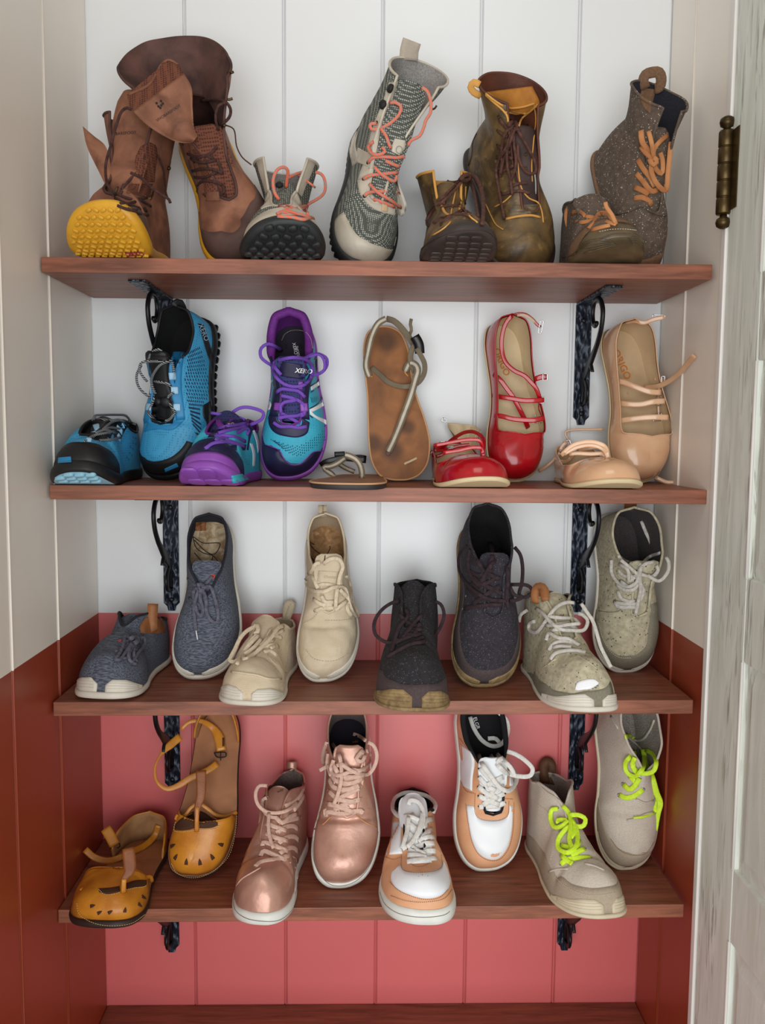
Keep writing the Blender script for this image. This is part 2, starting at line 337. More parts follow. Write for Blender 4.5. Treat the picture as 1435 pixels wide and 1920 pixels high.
class Shoe:
    def __init__(s, name, label, cat_, group, m=1, L=.28, B=.1, H=1.0, hs=(.012, .014), T=LOW, K=None, kap=(.38, .62, .85), bend=.22, bt=.3,
                 bul=.02, wob=(0, 60), crease=(), spine=None, out=None, tb=1.0, gb=.9, wid=None, eq=.008):
        s.m, s.L, s.B, s.H, s.hs, s.K, s.kapp, s.bend, s.bt, s.bul, s.wob, s.crease, s.tb, s.gb = m, L, B, H, hs, K, kap, bend, bt, bul, wob, crease, tb, gb
        T = [list(r) for r in T]; T[0][3] = max(T[0][3], T[1][3]-.003); s.T = T; T = np.array(T, float)
        s.fT = [pchip(T[:, 0], T[:, i]) for i in (1, 2, 3)]; s.qc = .60 if K is None else K['qc']
        s.qv = [r[0] for r in s.T if r[1] == 0 and r[0] < .9][-1]
        C = cat(out or OUT, 440, True)
        if wid is not None: C[:, 0] *= pchip(*zip(*wid))(C[:, 1])
        it = int(np.argmin(C[:, 1])); C = np.roll(C, -it, 0); ih = int(np.argmax(C[:, 1]))
        lat = C[:ih+1]; med = np.vstack([C[ih:], C[:1]])[::-1]
        s.br = []
        for b_ in (lat, med):
            sl = np.concatenate([[0], np.cumsum(np.linalg.norm(np.diff(b_*[.38, 1], axis=0), axis=1))]); s.br.append((sl/sl[-1], b_))
        tt = np.linspace(.004, .996, 120)
        xl = np.interp(tt, np.maximum.accumulate(lat[:, 1]), lat[:, 0]); xm = np.interp(tt, np.maximum.accumulate(med[:, 1]), med[:, 0])
        s._c = (tt, (xl+xm)/2); s._h = (tt, (xl-xm)/2)
        s.sp = pchip(*zip(*spine)) if spine else None
        s.name = name; s.label = label; s.cat_ = cat_; s.group = group
        s.Rm = np.eye(3); s.tr = np.zeros(3); s.stuffq = []
    def c(s, t): return np.interp(t, *s._c)
    def hw(s, t): return np.interp(t, *s._h)
    def outl(s, q):
        aq = np.abs(q); lat = q >= 0
        x = np.where(lat, np.interp(aq, s.br[0][0], s.br[0][1][:, 0]), np.interp(aq, s.br[1][0], s.br[1][1][:, 0]))
        t = np.where(lat, np.interp(aq, s.br[0][0], s.br[0][1][:, 1]), np.interp(aq, s.br[1][0], s.br[1][1][:, 1])); return x, t
    def post(s, x, t, z):  # x in units of B, t in L, z metres -> local coordinates
        if s.sp is not None: x = x+s.sp(t)
        X = x*s.B; Y = -s.L*(1-t); Zz = np.array(z, float)+0*X
        for (tc, A, wd, k) in s.crease: Zz = Zz-A*np.exp(-((t-tc-k*x*x)/wd)**2)*np.clip(Zz/.04, 0, 1)
        if s.wob[0]:
            a, f = s.wob; n = np.sin(X*f*1.3+Zz*f*2.1+1)+np.sin(Y*f+X*f*.7+2)+np.sin(Y*f*1.9-Zz*f*1.2+4)+.6*np.sin(X*f*2.7+Y*f*2.3)
            g = np.clip(Zz/.03, 0, 1)*a/2.4; Zz = Zz+n*g; X = X+g*.8*np.sin(Y*f*1.4+Zz*f*1.1+3)
        if s.bend:
            y0 = -s.L*(1-s.bt); d = np.clip(y0-Y, 0, None); Rr = s.bt*s.L/s.bend; al = d/Rr
            on = Y < y0; Y2 = y0-Rr*np.sin(al)+Zz*np.sin(al); Z2 = Rr*(1-np.cos(al))+Zz*np.cos(al)
            Y = np.where(on, Y2, Y); Zz = np.where(on, Z2, Zz)
        return np.stack([X*s.m, Y, Zz], -1)
    def hsf(s, t): return s.hs[0]+(s.hs[1]-s.hs[0])*sst(t, .3, .8)
    def S(s, q, v, off=0.0):
        q, v = np.broadcast_arrays(np.asarray(q, float), np.asarray(v, float)); sh = q.shape; q = q.ravel(); v = v.ravel()
        if np.any(off):
            e = 1e-3; off = np.broadcast_to(off, sh).ravel()
            vm = s.vmax(np.abs(q)); v2 = np.clip(v, 2e-3, vm-2e-3)
            dq = s.S(q+e, v2)-s.S(q-e, v2); dv = s.S(q, v2+e)-s.S(q, v2-e); n = np.cross(dq, dv); n /= np.linalg.norm(n, axis=1)[:, None]+1e-12
            return (s.S(q, v)+n*s.m*off[:, None]).reshape(sh+(3,))
        q = np.where(q > 1, q-2, np.where(q < -1, q+2, q))
        aq = np.abs(q); sg = np.where(q >= 0, 1, -1); ox, ot = s.outl(q); ox = ox*.975; ot = .5+(ot-.5)*.985
        xf, tt, tz = [f(aq) for f in s.fT]; tx = s.c(tt)+sg*xf*s.hw(tt)
        ka = sst(aq, s.kapp[0], s.kapp[1])*s.kapp[2]; v1 = np.clip(v, 0, 1); ph = v1*PI/2
        F = (1-ka)*(1-np.cos(ph))**s.tb+ka*v1; G = (1-ka)*np.sin(ph)**s.gb+ka*v1**.85
        z0 = s.hsf(ot)-.001; x = ox+(tx-ox)*F; t = ot+(tt-ot)*F; z = z0+(tz*s.H-z0)*G
        x = x+sg*s.bul*np.sin(PI*v1)*ka; t = t+np.clip(aq-.85, 0, 1)/.15*s.bul*.35*np.sin(PI*v1)
        if s.K is not None:
            k = s.K; w_ = np.clip(v-1, 0, 1); u = np.clip((aq-k['qc'])/(1-k['qc']), 0, 1); a0 = k.get('gap', .35); ang = a0+(PI-a0)*u
            ct, cz = k['c']; ea = k['dir']  # direction of the front of the rim, unit in (t*L, z)
            kx = k.get('x', 0)+sg*k['b']*np.sin(ang)**k.get('e', .9); kt = ct*s.L-ea[0]*k['a']*np.cos(ang); kz = cz*s.H-ea[1]*k['a']*np.cos(ang)
            kz = kz+k.get('dip', 0)*np.sin(ang)**2
            hh = k.get('tan', .3); e = w_*(1-hh)+hh*w_*w_*(3-2*w_)
            x = np.where(w_ > 0, x*(1-e)+kx*e-sg*k.get('pin', .0)*np.sin(PI*w_), x); t = np.where(w_ > 0, t*(1-w_)+kt/s.L*w_, t); z = np.where(w_ > 0, z*(1-w_)+kz*w_, z)
        return s.post(x, t, z).reshape(sh+(3,))
    def vmax(s, aq): return np.where((s.K is not None) & (aq >= s.qc-1e-6), 2.0, 1.0)
    def rings(s, q, e, z):
        x, t = s.outl(q); h = 1e-3; xa, ta = s.outl(np.clip(q-h, -1, 1)); xb, tb = s.outl(np.clip(q+h, -1, 1))
        dx = (xb-xa)*s.B; dy = (tb-ta)*s.L; l = np.hypot(dx, dy)+1e-12; nx = dy/l; ny = -dx/l
        return x+nx*e/s.B, t+ny*e/s.L, z
    # ---- fitting to the picture: body box in pixels
    def samples(s):
        q = np.linspace(-1, 1, 90); P = [s.S(q, v).reshape(-1, 3) for v in np.linspace(0, 1, 8)]
        if s.K is not None:
            qq = q[np.abs(q) >= s.qc]; P += [s.S(qq, v) for v in np.linspace(1.2, 2, 5)]
        for e, z in ((.001, .0), (.003, .006)):
            x, t, zz = s.rings(q, e, z); P.append(s.post(x, t, zz))
        return np.vstack(P)
    def place(s, shelf, box, mode='flat', lean=20, tilt=0, yaw=0, roll=0, pitch=0, ydist=None, fit='BH', n=7, dz=0, lim=(.5, 1.8)):
        r = math.radians
        def M(ax, a): return np.array(Matrix.Rotation(r(a), 3, ax))
        s.Rm = M('Y', tilt)@M('X', 90-lean)@M('Y', yaw) if mode == 'up' else M('Z', yaw)@M('X', pitch)@M('Y', roll)
        s.mode = mode; x0, y0, x1, y1 = box; s.tr = np.array([.5, -.12, Z[shelf]]); B0, L0, H0 = s.B, s.L, s.H
        for k in range(n):
            if mode == 'up': s.Rm = M('Y', tilt)@M('X', 90-lean)@M('Y', yaw)
            P = s.samples()@s.Rm.T
            s.tr[2] = Z[shelf]-P[:, 2].min()+dz
            if ydist is not None and ydist <= 0: s.tr[1] = ydist-P[:, 1].max()        # back touches y
            W = P+s.tr; u = pj(W); bx = (u[:, 0].min(), u[:, 1].min(), u[:, 0].max(), u[:, 1].max()); cy = u[:, 1].argmax()
            D = (W.mean(0)-CAM)@_F
            if ydist is None: s.tr[1] -= (y1-bx[3])/FPX*D*(2.6 if shelf > 1 else 0)
            if mode == 'up' and shelf > 1: lean = min(37, max(6, lean+(y1-bx[3])/1.6*.7))
            s.tr[0] += ((x0+x1)/2-(bx[0]+bx[2])/2)/FPX*D
            rw = (x1-x0)/(bx[2]-bx[0]); rh = ((bx[3] if shelf < 2 else y1)-y0)/(bx[3]-bx[1])
            if 'B' in fit: s.B = float(np.clip(s.B*rw**.9, B0*lim[0], B0*lim[1]))
            if 'L' in fit: s.L = float(np.clip(s.L*rh**.9, L0*lim[0], L0*lim[1]))
            if 'H' in fit: s.H = float(np.clip(s.H*rh**.7, H0*lim[0], H0*lim[1]))
        P = s.samples()@s.Rm.T; s.tr[2] = Z[shelf]-P[:, 2].min()+dz+.0002
        u = pj(P+s.tr)
        s.root = empty(s.name, s.tr); s.root.rotation_euler = Matrix(s.Rm.tolist()).to_euler()
        tag(s.root, s.label, s.cat_, s.group); return s
    def wl(s, P): return (np.asarray(P)-s.tr)@s.Rm
    def lw(s, P): return np.asarray(P)@s.Rm.T+s.tr
    def add(s, name, V, F, m, parent=None, smooth=True):
        if s.m < 0 and False: F = [f[::-1] for f in F]
        o = mesh_obj(name, V, F, m, parent or s.root, smooth); return o
    # ---- body
    def upper(s, m, lining, insole=None, nq=132, nv=22, lt=.0024, lq=None, collar=None, cr=.0022, cmat=None, liningname='lining'):
        q = np.sign(np.linspace(-1, 1, nq+1))*np.abs(np.linspace(-1, 1, nq+1)); q = q[1:]  # wrap at heel
        v = np.linspace(0, 1, nv); Q, Vv = np.meshgrid(q, v, indexing='ij'); P = s.S(Q, Vv)
        F = gridF(nq, nv, True, s.m < 0); rem = {}
        for i in range(nq):
            if q[i] < -1e-9 and abs(q[i]) <= s.qv+.012:
                j = int(np.argmin(np.abs(q+q[i]))); rem[i*nv+nv-1] = j*nv+nv-1
        F = [tuple(dict.fromkeys(rem.get(a, a) for a in f)) for f in F]; F = [f for f in F if len(f) > 2]
        V = P.reshape(-1, 3)
        if s.K is not None:
            iq = [i for i in range(nq) if abs(q[i]) >= s.qc-1e-6]; runs = [[i for i in iq if q[i] > 0], [i for i in iq if q[i] < 0]]
            seq = runs[0]+runs[1]; n2 = 16; vv = np.linspace(1, 2, n2)[1:]
            Q2, V2 = np.meshgrid(q[seq], vv, indexing='ij'); P2 = s.S(Q2, V2).reshape(-1, 3); b0 = len(V); V = np.vstack([V, P2])
            def idx(a, k): return rem.get(seq[a]*nv+nv-1, seq[a]*nv+nv-1) if k == 0 else b0+a*(n2-1)+k-1
            for a in range(len(seq)-1):
                for k in range(n2-1):
                    f = (idx(a, k), idx(a+1, k), idx(a+1, k+1), idx(a, k+1)); F.append(f[::-1] if s.m < 0 else f)
        s.up = s.add('upper', V, F, m)
        # lining
        lq = s.qv-.16 if lq is None else lq
        b = MB()
        def grid(q0, q1, v0, v1, nn, mm, wrap=False):
            qq = np.linspace(q0, q1, nn); vm = v1; vv = np.linspace(v0, vm, mm); A, Bv = np.meshgrid(qq, vv, indexing='ij')
            b.add(s.S(A, Bv, -lt).reshape(-1, 3), gridF(nn, mm, False, s.m > 0))
        grid(lq, 2-lq, .03, .998, 96, 12)
        if s.K is not None: grid(s.qc, 2-s.qc, 1.002, 1.996, 70, 12)
        s.lin = b.build(liningname, lining, s.root)
        # rim
        q1 = np.linspace(s.qv, s.qc, 16)
        E = [s.S(q1, 1.0)]
        if s.K is None:
            q2 = np.linspace(s.qc, 2-s.qc, 80)[1:-1]; E += [s.S(q2, 1.0), s.S(-q1[::-1], 1.0)]
        else:
            w1 = np.linspace(1, 2, 14); E += [s.S(s.qc, w1[1:]), s.S(np.linspace(s.qc, 2-s.qc, 70)[1:-1], 2.0), s.S(-s.qc, w1[::-1][:-1]), s.S(-q1[::-1], 1.0)]
        E = np.vstack(E); inn = s.c(.8)
        nE = len(E); ww = np.ones(nE)*cr*2
        if collar is not None:   # padded collar thicker round the ankle
            u = np.abs(np.linspace(-1, 1, nE)); ww = cr*2+(collar*2-cr*2)*sst(1-u, .25, .5)
        s.rim = s.add('collar', *sweep(E[:-1], 1.0, 1.0, up=(0, 0, 1), closed=True, n=8), cmat or lining)
        me = s.rim.data; Vr, _ = sweep(E[:-1], 1e-9, 1e-9, up=(0, 0, 1), closed=True, n=8)
        # rebuild with round varying section
        T = np.roll(E[:-1], -1, 0)-np.roll(E[:-1], 1, 0); T /= np.linalg.norm(T, axis=1)[:, None]+1e-12
        S1 = np.cross(T, (0, 0, 1.)); S1 /= np.linalg.norm(S1, axis=1)[:, None]+1e-9; N1 = np.cross(S1, T); a = np.arange(8)*2*PI/8
        cen = E[:-1]
        Vn = cen[:, None]+(S1[:, None]*np.cos(a)[None, :, None]+N1[:, None]*np.sin(a)[None, :, None])*(ww[:-1]/2)[:, None, None]
        me.vertices.foreach_set('co', Vn.ravel().astype(np.float32)); me.update()
        if insole is not None: s.insole = s.cap('insole', insole, .0022, -.0015)
        return s
    def capgrid(s, z, inset, n=96, k=9):
        q = np.linspace(-1, 1, n+1)[1:]; x, t, _ = s.rings(q, inset, 0); A = np.linspace(0, 1, k)
        tc = .09+.84*np.clip((t-.04)/.92, 0, 1); xc = s.c(tc); X = x[:, None]+(xc-x)[:, None]*A; T_ = t[:, None]+(tc-t)[:, None]*A
        return X, T_
    def cap(s, name, m, dz, inset, n=96, k=9, build=True):
        X, T_ = s.capgrid(0, inset, n, k); zz = s.hsf(T_)+dz if dz > -.5 else np.zeros_like(X); P = s.post(X, T_, zz).reshape(-1, 3)
        F = gridF(n, k, True, s.m < 0)
        return s.add(name, P, F, m) if build else (P, F)
    def sole(s, m, bottom=None, prof=None, name='sole', n=120):
        q = np.linspace(-1, 1, n+1)[1:]; h = s.hsf(s.outl(q)[1]); prof = prof or [(-.004, 0), (0, .06), (.002, .25), (.0026, .6), (.002, .92), (.0006, 1.02), (-.003, 1.04)]
        R = []
        for e, f in prof:
            x, t, _ = s.rings(q, e, 0); R.append(s.post(x, t, h*f))
        P = np.stack(R, 1); V = P.reshape(-1, 3); F = gridF(n, len(prof), True, s.m < 0); s.sl = s.add(name, V, F, m)
        X, T_ = s.capgrid(0, prof[0][0], n, 8); P = s.post(X, T_, 0*X).reshape(-1, 3)
        s.add('outsole', P, gridF(n, 8, True, s.m > 0), bottom or m); return s
    def band(s, name, m, q0, q1, lo, hi, off=.0009, nq=40, nv=8, parent=None):
        """overlay panel: columns q0..q1 between v = lo(q) and hi(q) (numbers or lists of (q, v))"""
        def fn(a):
            if np.isscalar(a): return lambda q: np.full_like(q, a)
            X, Y = zip(*sorted(a)); return lambda q: np.interp(q, X, Y)
        q = np.linspace(q0, q1, nq); l = fn(lo)(q); h = fn(hi)(q); h = np.maximum(h, l+.004); A = np.linspace(0, 1, nv)
        Vv = l[:, None]+(h-l)[:, None]*A; Q = np.repeat(q[:, None], nv, 1); of = np.full(Vv.shape, off)
        of[0] = of[-1] = -.0006; of[:, 0] = of[:, -1] = -.0006
        # duplicate ring just inside for a crisp edge
        rid = (h >= .999) & (np.abs(q) <= s.qv+1e-6); of[rid, -1] = off
        Q2 = Q.copy(); V2 = Vv.copy()
        Q2[0] = Q[0]; Q2[1] = Q[0]; Q2[-2] = Q[-1]; V2[:, 1] = V2[:, 0]; V2[:, -2] = V2[:, -1]; V2[1] = V2[0]; V2[-2] = V2[-1]
        return s.add(name, s.S(Q2, V2, of).reshape(-1, 3), gridF(nq, nv, False, s.m < 0), m, parent)
    def poly(s, name, m, A, Bc, off=.0009, n=30, k=8, parent=None, px=False):
        """overlay panel ruled between two curves of (q, v)"""
        if px: A = [s.qv_at(*p) for p in A]; Bc = [s.qv_at(*p) for p in Bc]
        a = cat(A, n); b = cat(Bc, n); t = np.linspace(0, 1, k); G = a[:, None]*(1-t)[None, :, None]+b[:, None]*t[None, :, None]; of = np.full((n, k), off)
        of[0] = of[-1] = -.0006; of[:, 0] = of[:, -1] = -.0006; G[:, 1] = G[:, 0]; G[:, -2] = G[:, -1]; G[1] = G[0]; G[-2] = G[-1]
        Q = G[..., 0]; Vv = np.clip(G[..., 1], 0, 2 if s.K else 1)
        return s.add(name, s.S(Q, Vv, of).reshape(-1, 3), gridF(n, k), m, parent)
    def tongue(s, m, pts, width, arch=.010, th=.003, name='tongue', n=26, k=11, x=0, parent=None, lm=None, tw=0):
        """pts: list of (t, z) along the middle; width list"""
        C = cat([(t*s.L, z) for t, z in pts], n); T = np.gradient(C, axis=0); T /= np.linalg.norm(T, axis=1)[:, None]; Nn = np.stack([-T[:, 1], T[:, 0]], 1)
        W = np.interp(np.linspace(0, 1, n), np.linspace(0, 1, len(width)), width); W = W*np.interp(np.linspace(0, 1, n), [0, .86, .93, .97, 1], [1, 1, .93, .82, .55]); u = np.linspace(-1, 1, k); V = []
        xo = np.interp(np.linspace(0, 1, n), [0, 1], [0, tw])
        for sgn in (1, -1):
            off = -arch*(u**2)[None, :]*(W/W.max())[:, None]+sgn*th/2*np.clip((1-np.abs(u)**8), .1, 1)[None, :]
            tt = (C[:, 0, None]+Nn[:, 0, None]*off)/s.L; zz = C[:, 1, None]*1+Nn[:, 1, None]*off
            X = s.c(.5)+x+xo[:, None]+W[:, None]/2*u[None, :]/s.B; V.append(s.post(X, tt, zz*s.H).reshape(-1, 3))
        nn = n*k; F = gridF(n, k)+[tuple(a+nn for a in f[::-1]) for f in gridF(n, k)]
        for i in range(n-1): F += [(i*k, (i+1)*k, (i+1)*k+nn, i*k+nn), (i*k+k-1, i*k+k-1+nn, (i+1)*k+k-1+nn, (i+1)*k+k-1)]
        for j in range(k-1): F += [(j, j+nn, j+1+nn, j+1), ((n-1)*k+j, (n-1)*k+j+1, (n-1)*k+j+1+nn, (n-1)*k+j+nn)]
        return s.add(name, np.vstack(V), F, m, parent)
    # ---- draping in the picture's frame
    def bake(s):
        Vs = []; Fs = []
        for o in COL.objects:
            p = o.parent
            if o.type == 'MESH' and (p is s.root or (p is not None and p.parent is s.root)):
                me = o.data; n = len(me.vertices); a = np.empty(n*3, np.float32); me.vertices.foreach_get('co', a); b0 = sum(len(x) for x in Vs)
                Vs.append(s.lw(a.reshape(-1, 3))); Fs += [tuple(i+b0 for i in pl.vertices) for pl in me.polygons]
        u = pj(np.vstack(Vs[:1])); s.ctr = (u.min(0)+u.max(0))/2
        s.bvh = BVHTree.FromPolygons([Vector(v) for v in np.vstack(Vs)], Fs)
        q = np.linspace(-.999, .999, 240); v = np.linspace(0, 1, 40); Q, V_ = np.meshgrid(q, v, indexing='ij'); P = s.S(Q, V_).reshape(-1, 3); nn = s.S(Q, V_, .001).reshape(-1, 3)-P
        Q = Q.ravel(); V_ = V_.ravel()
        if s.K is not None:
            q = np.concatenate([np.linspace(-.999, -s.qc, 80), np.linspace(s.qc, .999, 80)]); v = np.linspace(1.01, 2, 24); Q2, V2 = np.meshgrid(q, v, indexing='ij')
            P2 = s.S(Q2, V2).reshape(-1, 3); nn = np.vstack([nn, s.S(Q2, V2, .001).reshape(-1, 3)-P2]); P = np.vstack([P, P2]); Q = np.concatenate([Q, Q2.ravel()]); V_ = np.concatenate([V_, V2.ravel()])
        W = s.lw(P); nw = nn@s.Rm.T; face = ((CAM-W)*nw).sum(1) > 0; s.tab = (pj(W)[face], Q[face], V_[face]); return s
    def qv_at(s, x, y):
        u, Q, V_ = s.tab; i = int(((u-(x, y))**2).sum(1).argmin()); return float(Q[i]), float(V_[i])
    def hit(s, x, y):
        r = ray(x, y); h, n, i, d = s.bvh.ray_cast(Vector(CAM), Vector(r), 4.0)
        if h is None: return None
        n = np.array(n); n = n if n@r < 0 else -n; return d, n
    def snap(s, x, y, mx=36):
        h = s.hit(x, y)
        if h: return x, y, h
        c = s.ctr; d = np.array(c)-(x, y); l = np.linalg.norm(d); d = d/(l+1e-9)
        for k in range(1, int(min(mx, l)/1.5)):
            h = s.hit(x+d[0]*k*1.5, y+d[1]*k*1.5)
            if h: return x+d[0]*(k*1.5+1), y+d[1]*(k*1.5+1), h
        return x, y, None
    def drape(s, pts, lift=.002, step=5, closed=False, arch=0.0):
        """pts: (x, y) on the shoe, (x, y, k>0) loose in front of it by k*10 mm; returns world points + normals"""
        P = np.array([p[:2] for p in pts], float); air = np.array([(p[2] if len(p) > 2 else 0) for p in pts], float)
        H = []
        for i, a in enumerate(air):
            if a == 0: x, y, h = s.snap(*P[i]); P[i] = (x, y); H.append(h)
            else: H.append(None)
        al = np.concatenate([[0], np.cumsum(np.linalg.norm(np.diff(P, axis=0), axis=1))]); ok = [i for i, h in enumerate(H) if h]
        if not ok:
            for i in range(len(P)):
                h = s.hit(*P[i])
                if h: H[i] = h; ok.append(i)
            if not ok:
                b = [s.snap(*p, mx=200)[2] for p in P]; dd = min([h[0] for h in b if h] or [float(np.linalg.norm(s.tr-CAM))]); ok = [0]; H[0] = (dd, -ray(*P[0]))
        D = np.interp(al, al[ok], [H[i][0] for i in ok]); base = D.copy(); D = D-air*.01
        n = max(6, int(al[-1]/step)); UV = cat(np.column_stack([P, D, air]), n, closed)
        ua = np.linspace(0, 1, n); out = []; nor = []; dds = []
        for (x, y, d, a) in UV:
            r = ray(x, y); nn = -r; dd = d
            if a < .02:
                h = s.hit(x, y)
                if h and abs(h[0]-d) < .010: dd = h[0]; nn = h[1]
            dds.append(dd); nor.append(nn*.7-r*.5)
        dds = np.array(dds)
        if n > 6: dds[1:-1] = .25*dds[:-2]+.5*dds[1:-1]+.25*dds[2:]
        for (x, y, d, a), dd, u in zip(UV, dds, ua): out.append(CAM+ray(x, y)*(dd-lift-arch*math.sin(PI*u)))
        N = np.array(nor); N /= np.linalg.norm(N, axis=1)[:, None]; return np.array(out), N
    def cord(s, name, pts, w, th, m, lift=None, arch=0.0, closed=False, parent=None, step=5, taper=None, n=8):
        P, N = s.drape(pts, (th*.5+.0003) if lift is None else lift, step, closed, arch)
        V, F = sweep(s.wl(P), w, th, N@s.Rm, closed, n, taper); return s.add(name, V, F, m, parent)
    def cords(s, name, lst, w, th, m, parent=None, lift=None, step=5, n=8):
        if name in ('lace_loop', 'eyelet_loop'):
            for pts in lst: s.cord(name, pts, w, th, m, lift, 0.0, False, parent, step, None, n)
            return
        b = MB()
        for i, pts in enumerate(lst):
            P, N = s.drape(pts, ((th*.5+.0003) if lift is None else lift)+i % 2*th*.5, step); V, F = sweep(s.wl(P), w, th, N@s.Rm, False, n); b.add(V, F)
        o = b.build(name, m, parent or s.root)
        if name not in ('lace', 'cord_lace'): o['kind'] = 'stuff'
        return o
    def stitch(s, pts, m, w=.0008, gap=5, lift=.0012, name='stitching', parent=None, duty=.6):
        P, N = s.drape(pts, lift, 1.5); al = np.concatenate([[0], np.cumsum(np.linalg.norm(np.diff(P, axis=0), axis=1))]); g = gap*.0009; b = MB(); a = 0
        while a < al[-1]:
            aa = np.array([a, a+g*duty*.5, min(al[-1], a+g*duty)]); pp = np.stack([np.interp(aa, al, P[:, i]) for i in range(3)], 1)
            V, F = sweep(s.wl(pp), w, w*.7, None, False, 4); b.add(V, F); a += g
        o = b.build(name, m, parent or s.root); o['kind'] = 'stuff'; return o
    def bandpx(s, name, m, hi, lo=0.0, off=.0009, q0=None, q1=None, nq=48, parent=None):
        h = [s.qv_at(*p) for p in hi]; qs = [a for a, b in h]; return s.band(name, m, min(qs) if q0 is None else q0, max(qs) if q1 is None else q1, lo, h, off, nq, 9, parent)
    def shell(s, name, m, ml, q0, q1, lo, hi, th=.0022, nq=50, nv=10, lname='lining'):
        o = s.band(name, m, q0, q1, lo, hi, .0008, nq, nv); s.band(lname, ml, q0, q1, lo, hi, -th, nq, nv, o)
        def fn(a):
            if np.isscalar(a): return lambda q: np.full_like(q, a)
            X, Y = zip(*sorted(a)); return lambda q: np.interp(q, X, Y)
        q = np.linspace(q0, q1, nq); P = s.S(q, fn(hi)(q), -.0006)
        s.add('edge_binding', *sweep(P, .0030, .0030, (0, 0, 1), False, 6), m, o); return o
    def lugs(s, m, L_, depth=.004, name='tread_lugs'):
        b = MB()
        for (x, t, w_, l, a) in L_:
            ca, sa = math.cos(a), math.sin(a); R = []
            for z, k in ((.0005, 1), (-depth*.7, .96), (-depth, .8)):
                for dx, dy in ((-1, -.6), (-.6, -1), (.6, -1), (1, -.6), (1, .6), (.6, 1), (-.6, 1), (-1, .6)):
                    X = dx*w_*k/2; Yq = dy*l*k/2; R.append(s.post(x+(X*ca-Yq*sa)/s.B, t+(X*sa+Yq*ca)/s.L, z))
            F = [(i*8+j, i*8+(j+1) % 8, (i+1)*8+(j+1) % 8, (i+1)*8+j) for i in range(2) for j in range(8)]+[tuple(16+j for j in range(8))]
            b.add(R, F)
        o = b.build(name, m, s.root); o['kind'] = 'stuff'; return o
    def inside(s, x, t, mar=0): return abs(x-s.c(t)) < s.hw(t)-mar
    def panel(s, name, m, A, Bp, lift=.0012, n=28, k=10, parent=None, th=.0009):
        """panel draped on the shoe between two pixel curves"""
        a = cat(A, n); b = cat(Bp, n); t = np.linspace(0, 1, k); G = a[:, None]*(1-t)[None, :, None]+b[:, None]*t[None, :, None]; D = np.full((n, k), np.nan)
        for i in range(n):
            for j in range(k):
                x, y, h = s.snap(*G[i, j])
                if h: D[i, j] = h[0]; G[i, j] = (x, y)
        if np.isnan(D).all(): return None
        md = np.nanmedian(D)
        for i in range(n):
            row = D[i]; g = ~np.isnan(row)
            if g.any(): D[i] = np.interp(np.arange(k), np.arange(k)[g], row[g])
        rows = [i for i in range(n) if not np.isnan(D[i]).any()]
        for i in range(n):
            if np.isnan(D[i]).any(): D[i] = D[min(rows, key=lambda r: abs(r-i))]
        L_ = np.full((n, k), lift); L_[0] = L_[-1] = -.0008; L_[:, 0] = L_[:, -1] = -.0008
        G[:, 1] = G[:, 0]; G[:, -2] = G[:, -1]; G[1] = G[0]; G[-2] = G[-1]; D[:, 1] = D[:, 0]; D[:, -2] = D[:, -1]; D[1] = D[0]; D[-2] = D[-1]
        V = np.array([[CAM+ray(*G[i, j])*(D[i, j]-L_[i, j]) for j in range(k)] for i in range(n)]).reshape(-1, 3)
        return s.add(name, s.wl(V), gridF(n, k), m, parent)
    def disc(s, name, m, x, y, r, th=.0012, lift=.0, n=14, hole=0, parent=None, prof=None):
        h = s.hit(x, y)
        if not h: return None
        d, nn = h; c0 = CAM+ray(x, y)*(d); ax = Vector(nn).normalized(); q = ax.to_track_quat('Z', 'Y')
        if hole: V, F = ring_mesh(r, hole, th)
        else: V, F = lathe(prof or [(r, 0), (r, th*.6), (r*.7, th)], n)
        V = np.array([q@Vector(v) for v in V])+c0+nn*lift; return s.add(name, s.wl(V), F, m, parent)
    def text(s, txt, x, y, size, rot, m, lift=.0009, sx=1.0, shear=0, name='lettering', parent=None, bold=0, k=.06):
        """text whose centre is at pixel x, y; size in pixels of cap height; draped point by point"""
        cu = bpy.data.curves.new('t', 'FONT'); cu.body = txt; cu.size = 1; cu.align_x = 'CENTER'; cu.align_y = 'CENTER'; cu.shear = shear; cu.offset = bold; cu.resolution_u = 3
        o = bpy.data.objects.new('t', cu); COL.objects.link(o); dg = bpy.context.evaluated_depsgraph_get(); me = bpy.data.meshes.new_from_object(o.evaluated_get(dg)); V = np.array([v.co[:2] for v in me.vertices]); F = [tuple(p.vertices) for p in me.polygons]
        bpy.data.objects.remove(o); bpy.data.curves.remove(cu); bpy.data.meshes.remove(me)
        if not len(V): return
        a = math.radians(rot); S_ = size/.70; X = V[:, 0]*S_*sx; Y = -V[:, 1]*S_; PX = x+X*math.cos(a)-Y*math.sin(a); PY = y+X*math.sin(a)+Y*math.cos(a)
        h0 = s.hit(x, y); d0 = h0[0] if h0 else float(np.linalg.norm(s.tr-CAM)); out = []
        for px, py in zip(PX, PY):
            h = s.hit(px, py); d = h[0] if h and abs(h[0]-d0) < .03 else d0; out.append(CAM+ray(px, py)*(d-lift))
        return s.add(name, s.wl(out), F, m, parent, False)
def ring_mesh(R_, r_, th, n=16, k=6):
    c = (R_+r_)/2; w_ = (R_-r_)/2; V = []
    for i in range(n):
        a = 2*PI*i/n
        for j in range(k):
            b = 2*PI*j/k; V.append(((c+w_*math.cos(b))*math.cos(a), (c+w_*math.cos(b))*math.sin(a), th/2*math.sin(b)+th/2))
    F = [(i*k+j, ((i+1) % n)*k+j, ((i+1) % n)*k+(j+1) % k, i*k+(j+1) % k) for i in range(n) for j in range(k)]
    return np.array(V), F
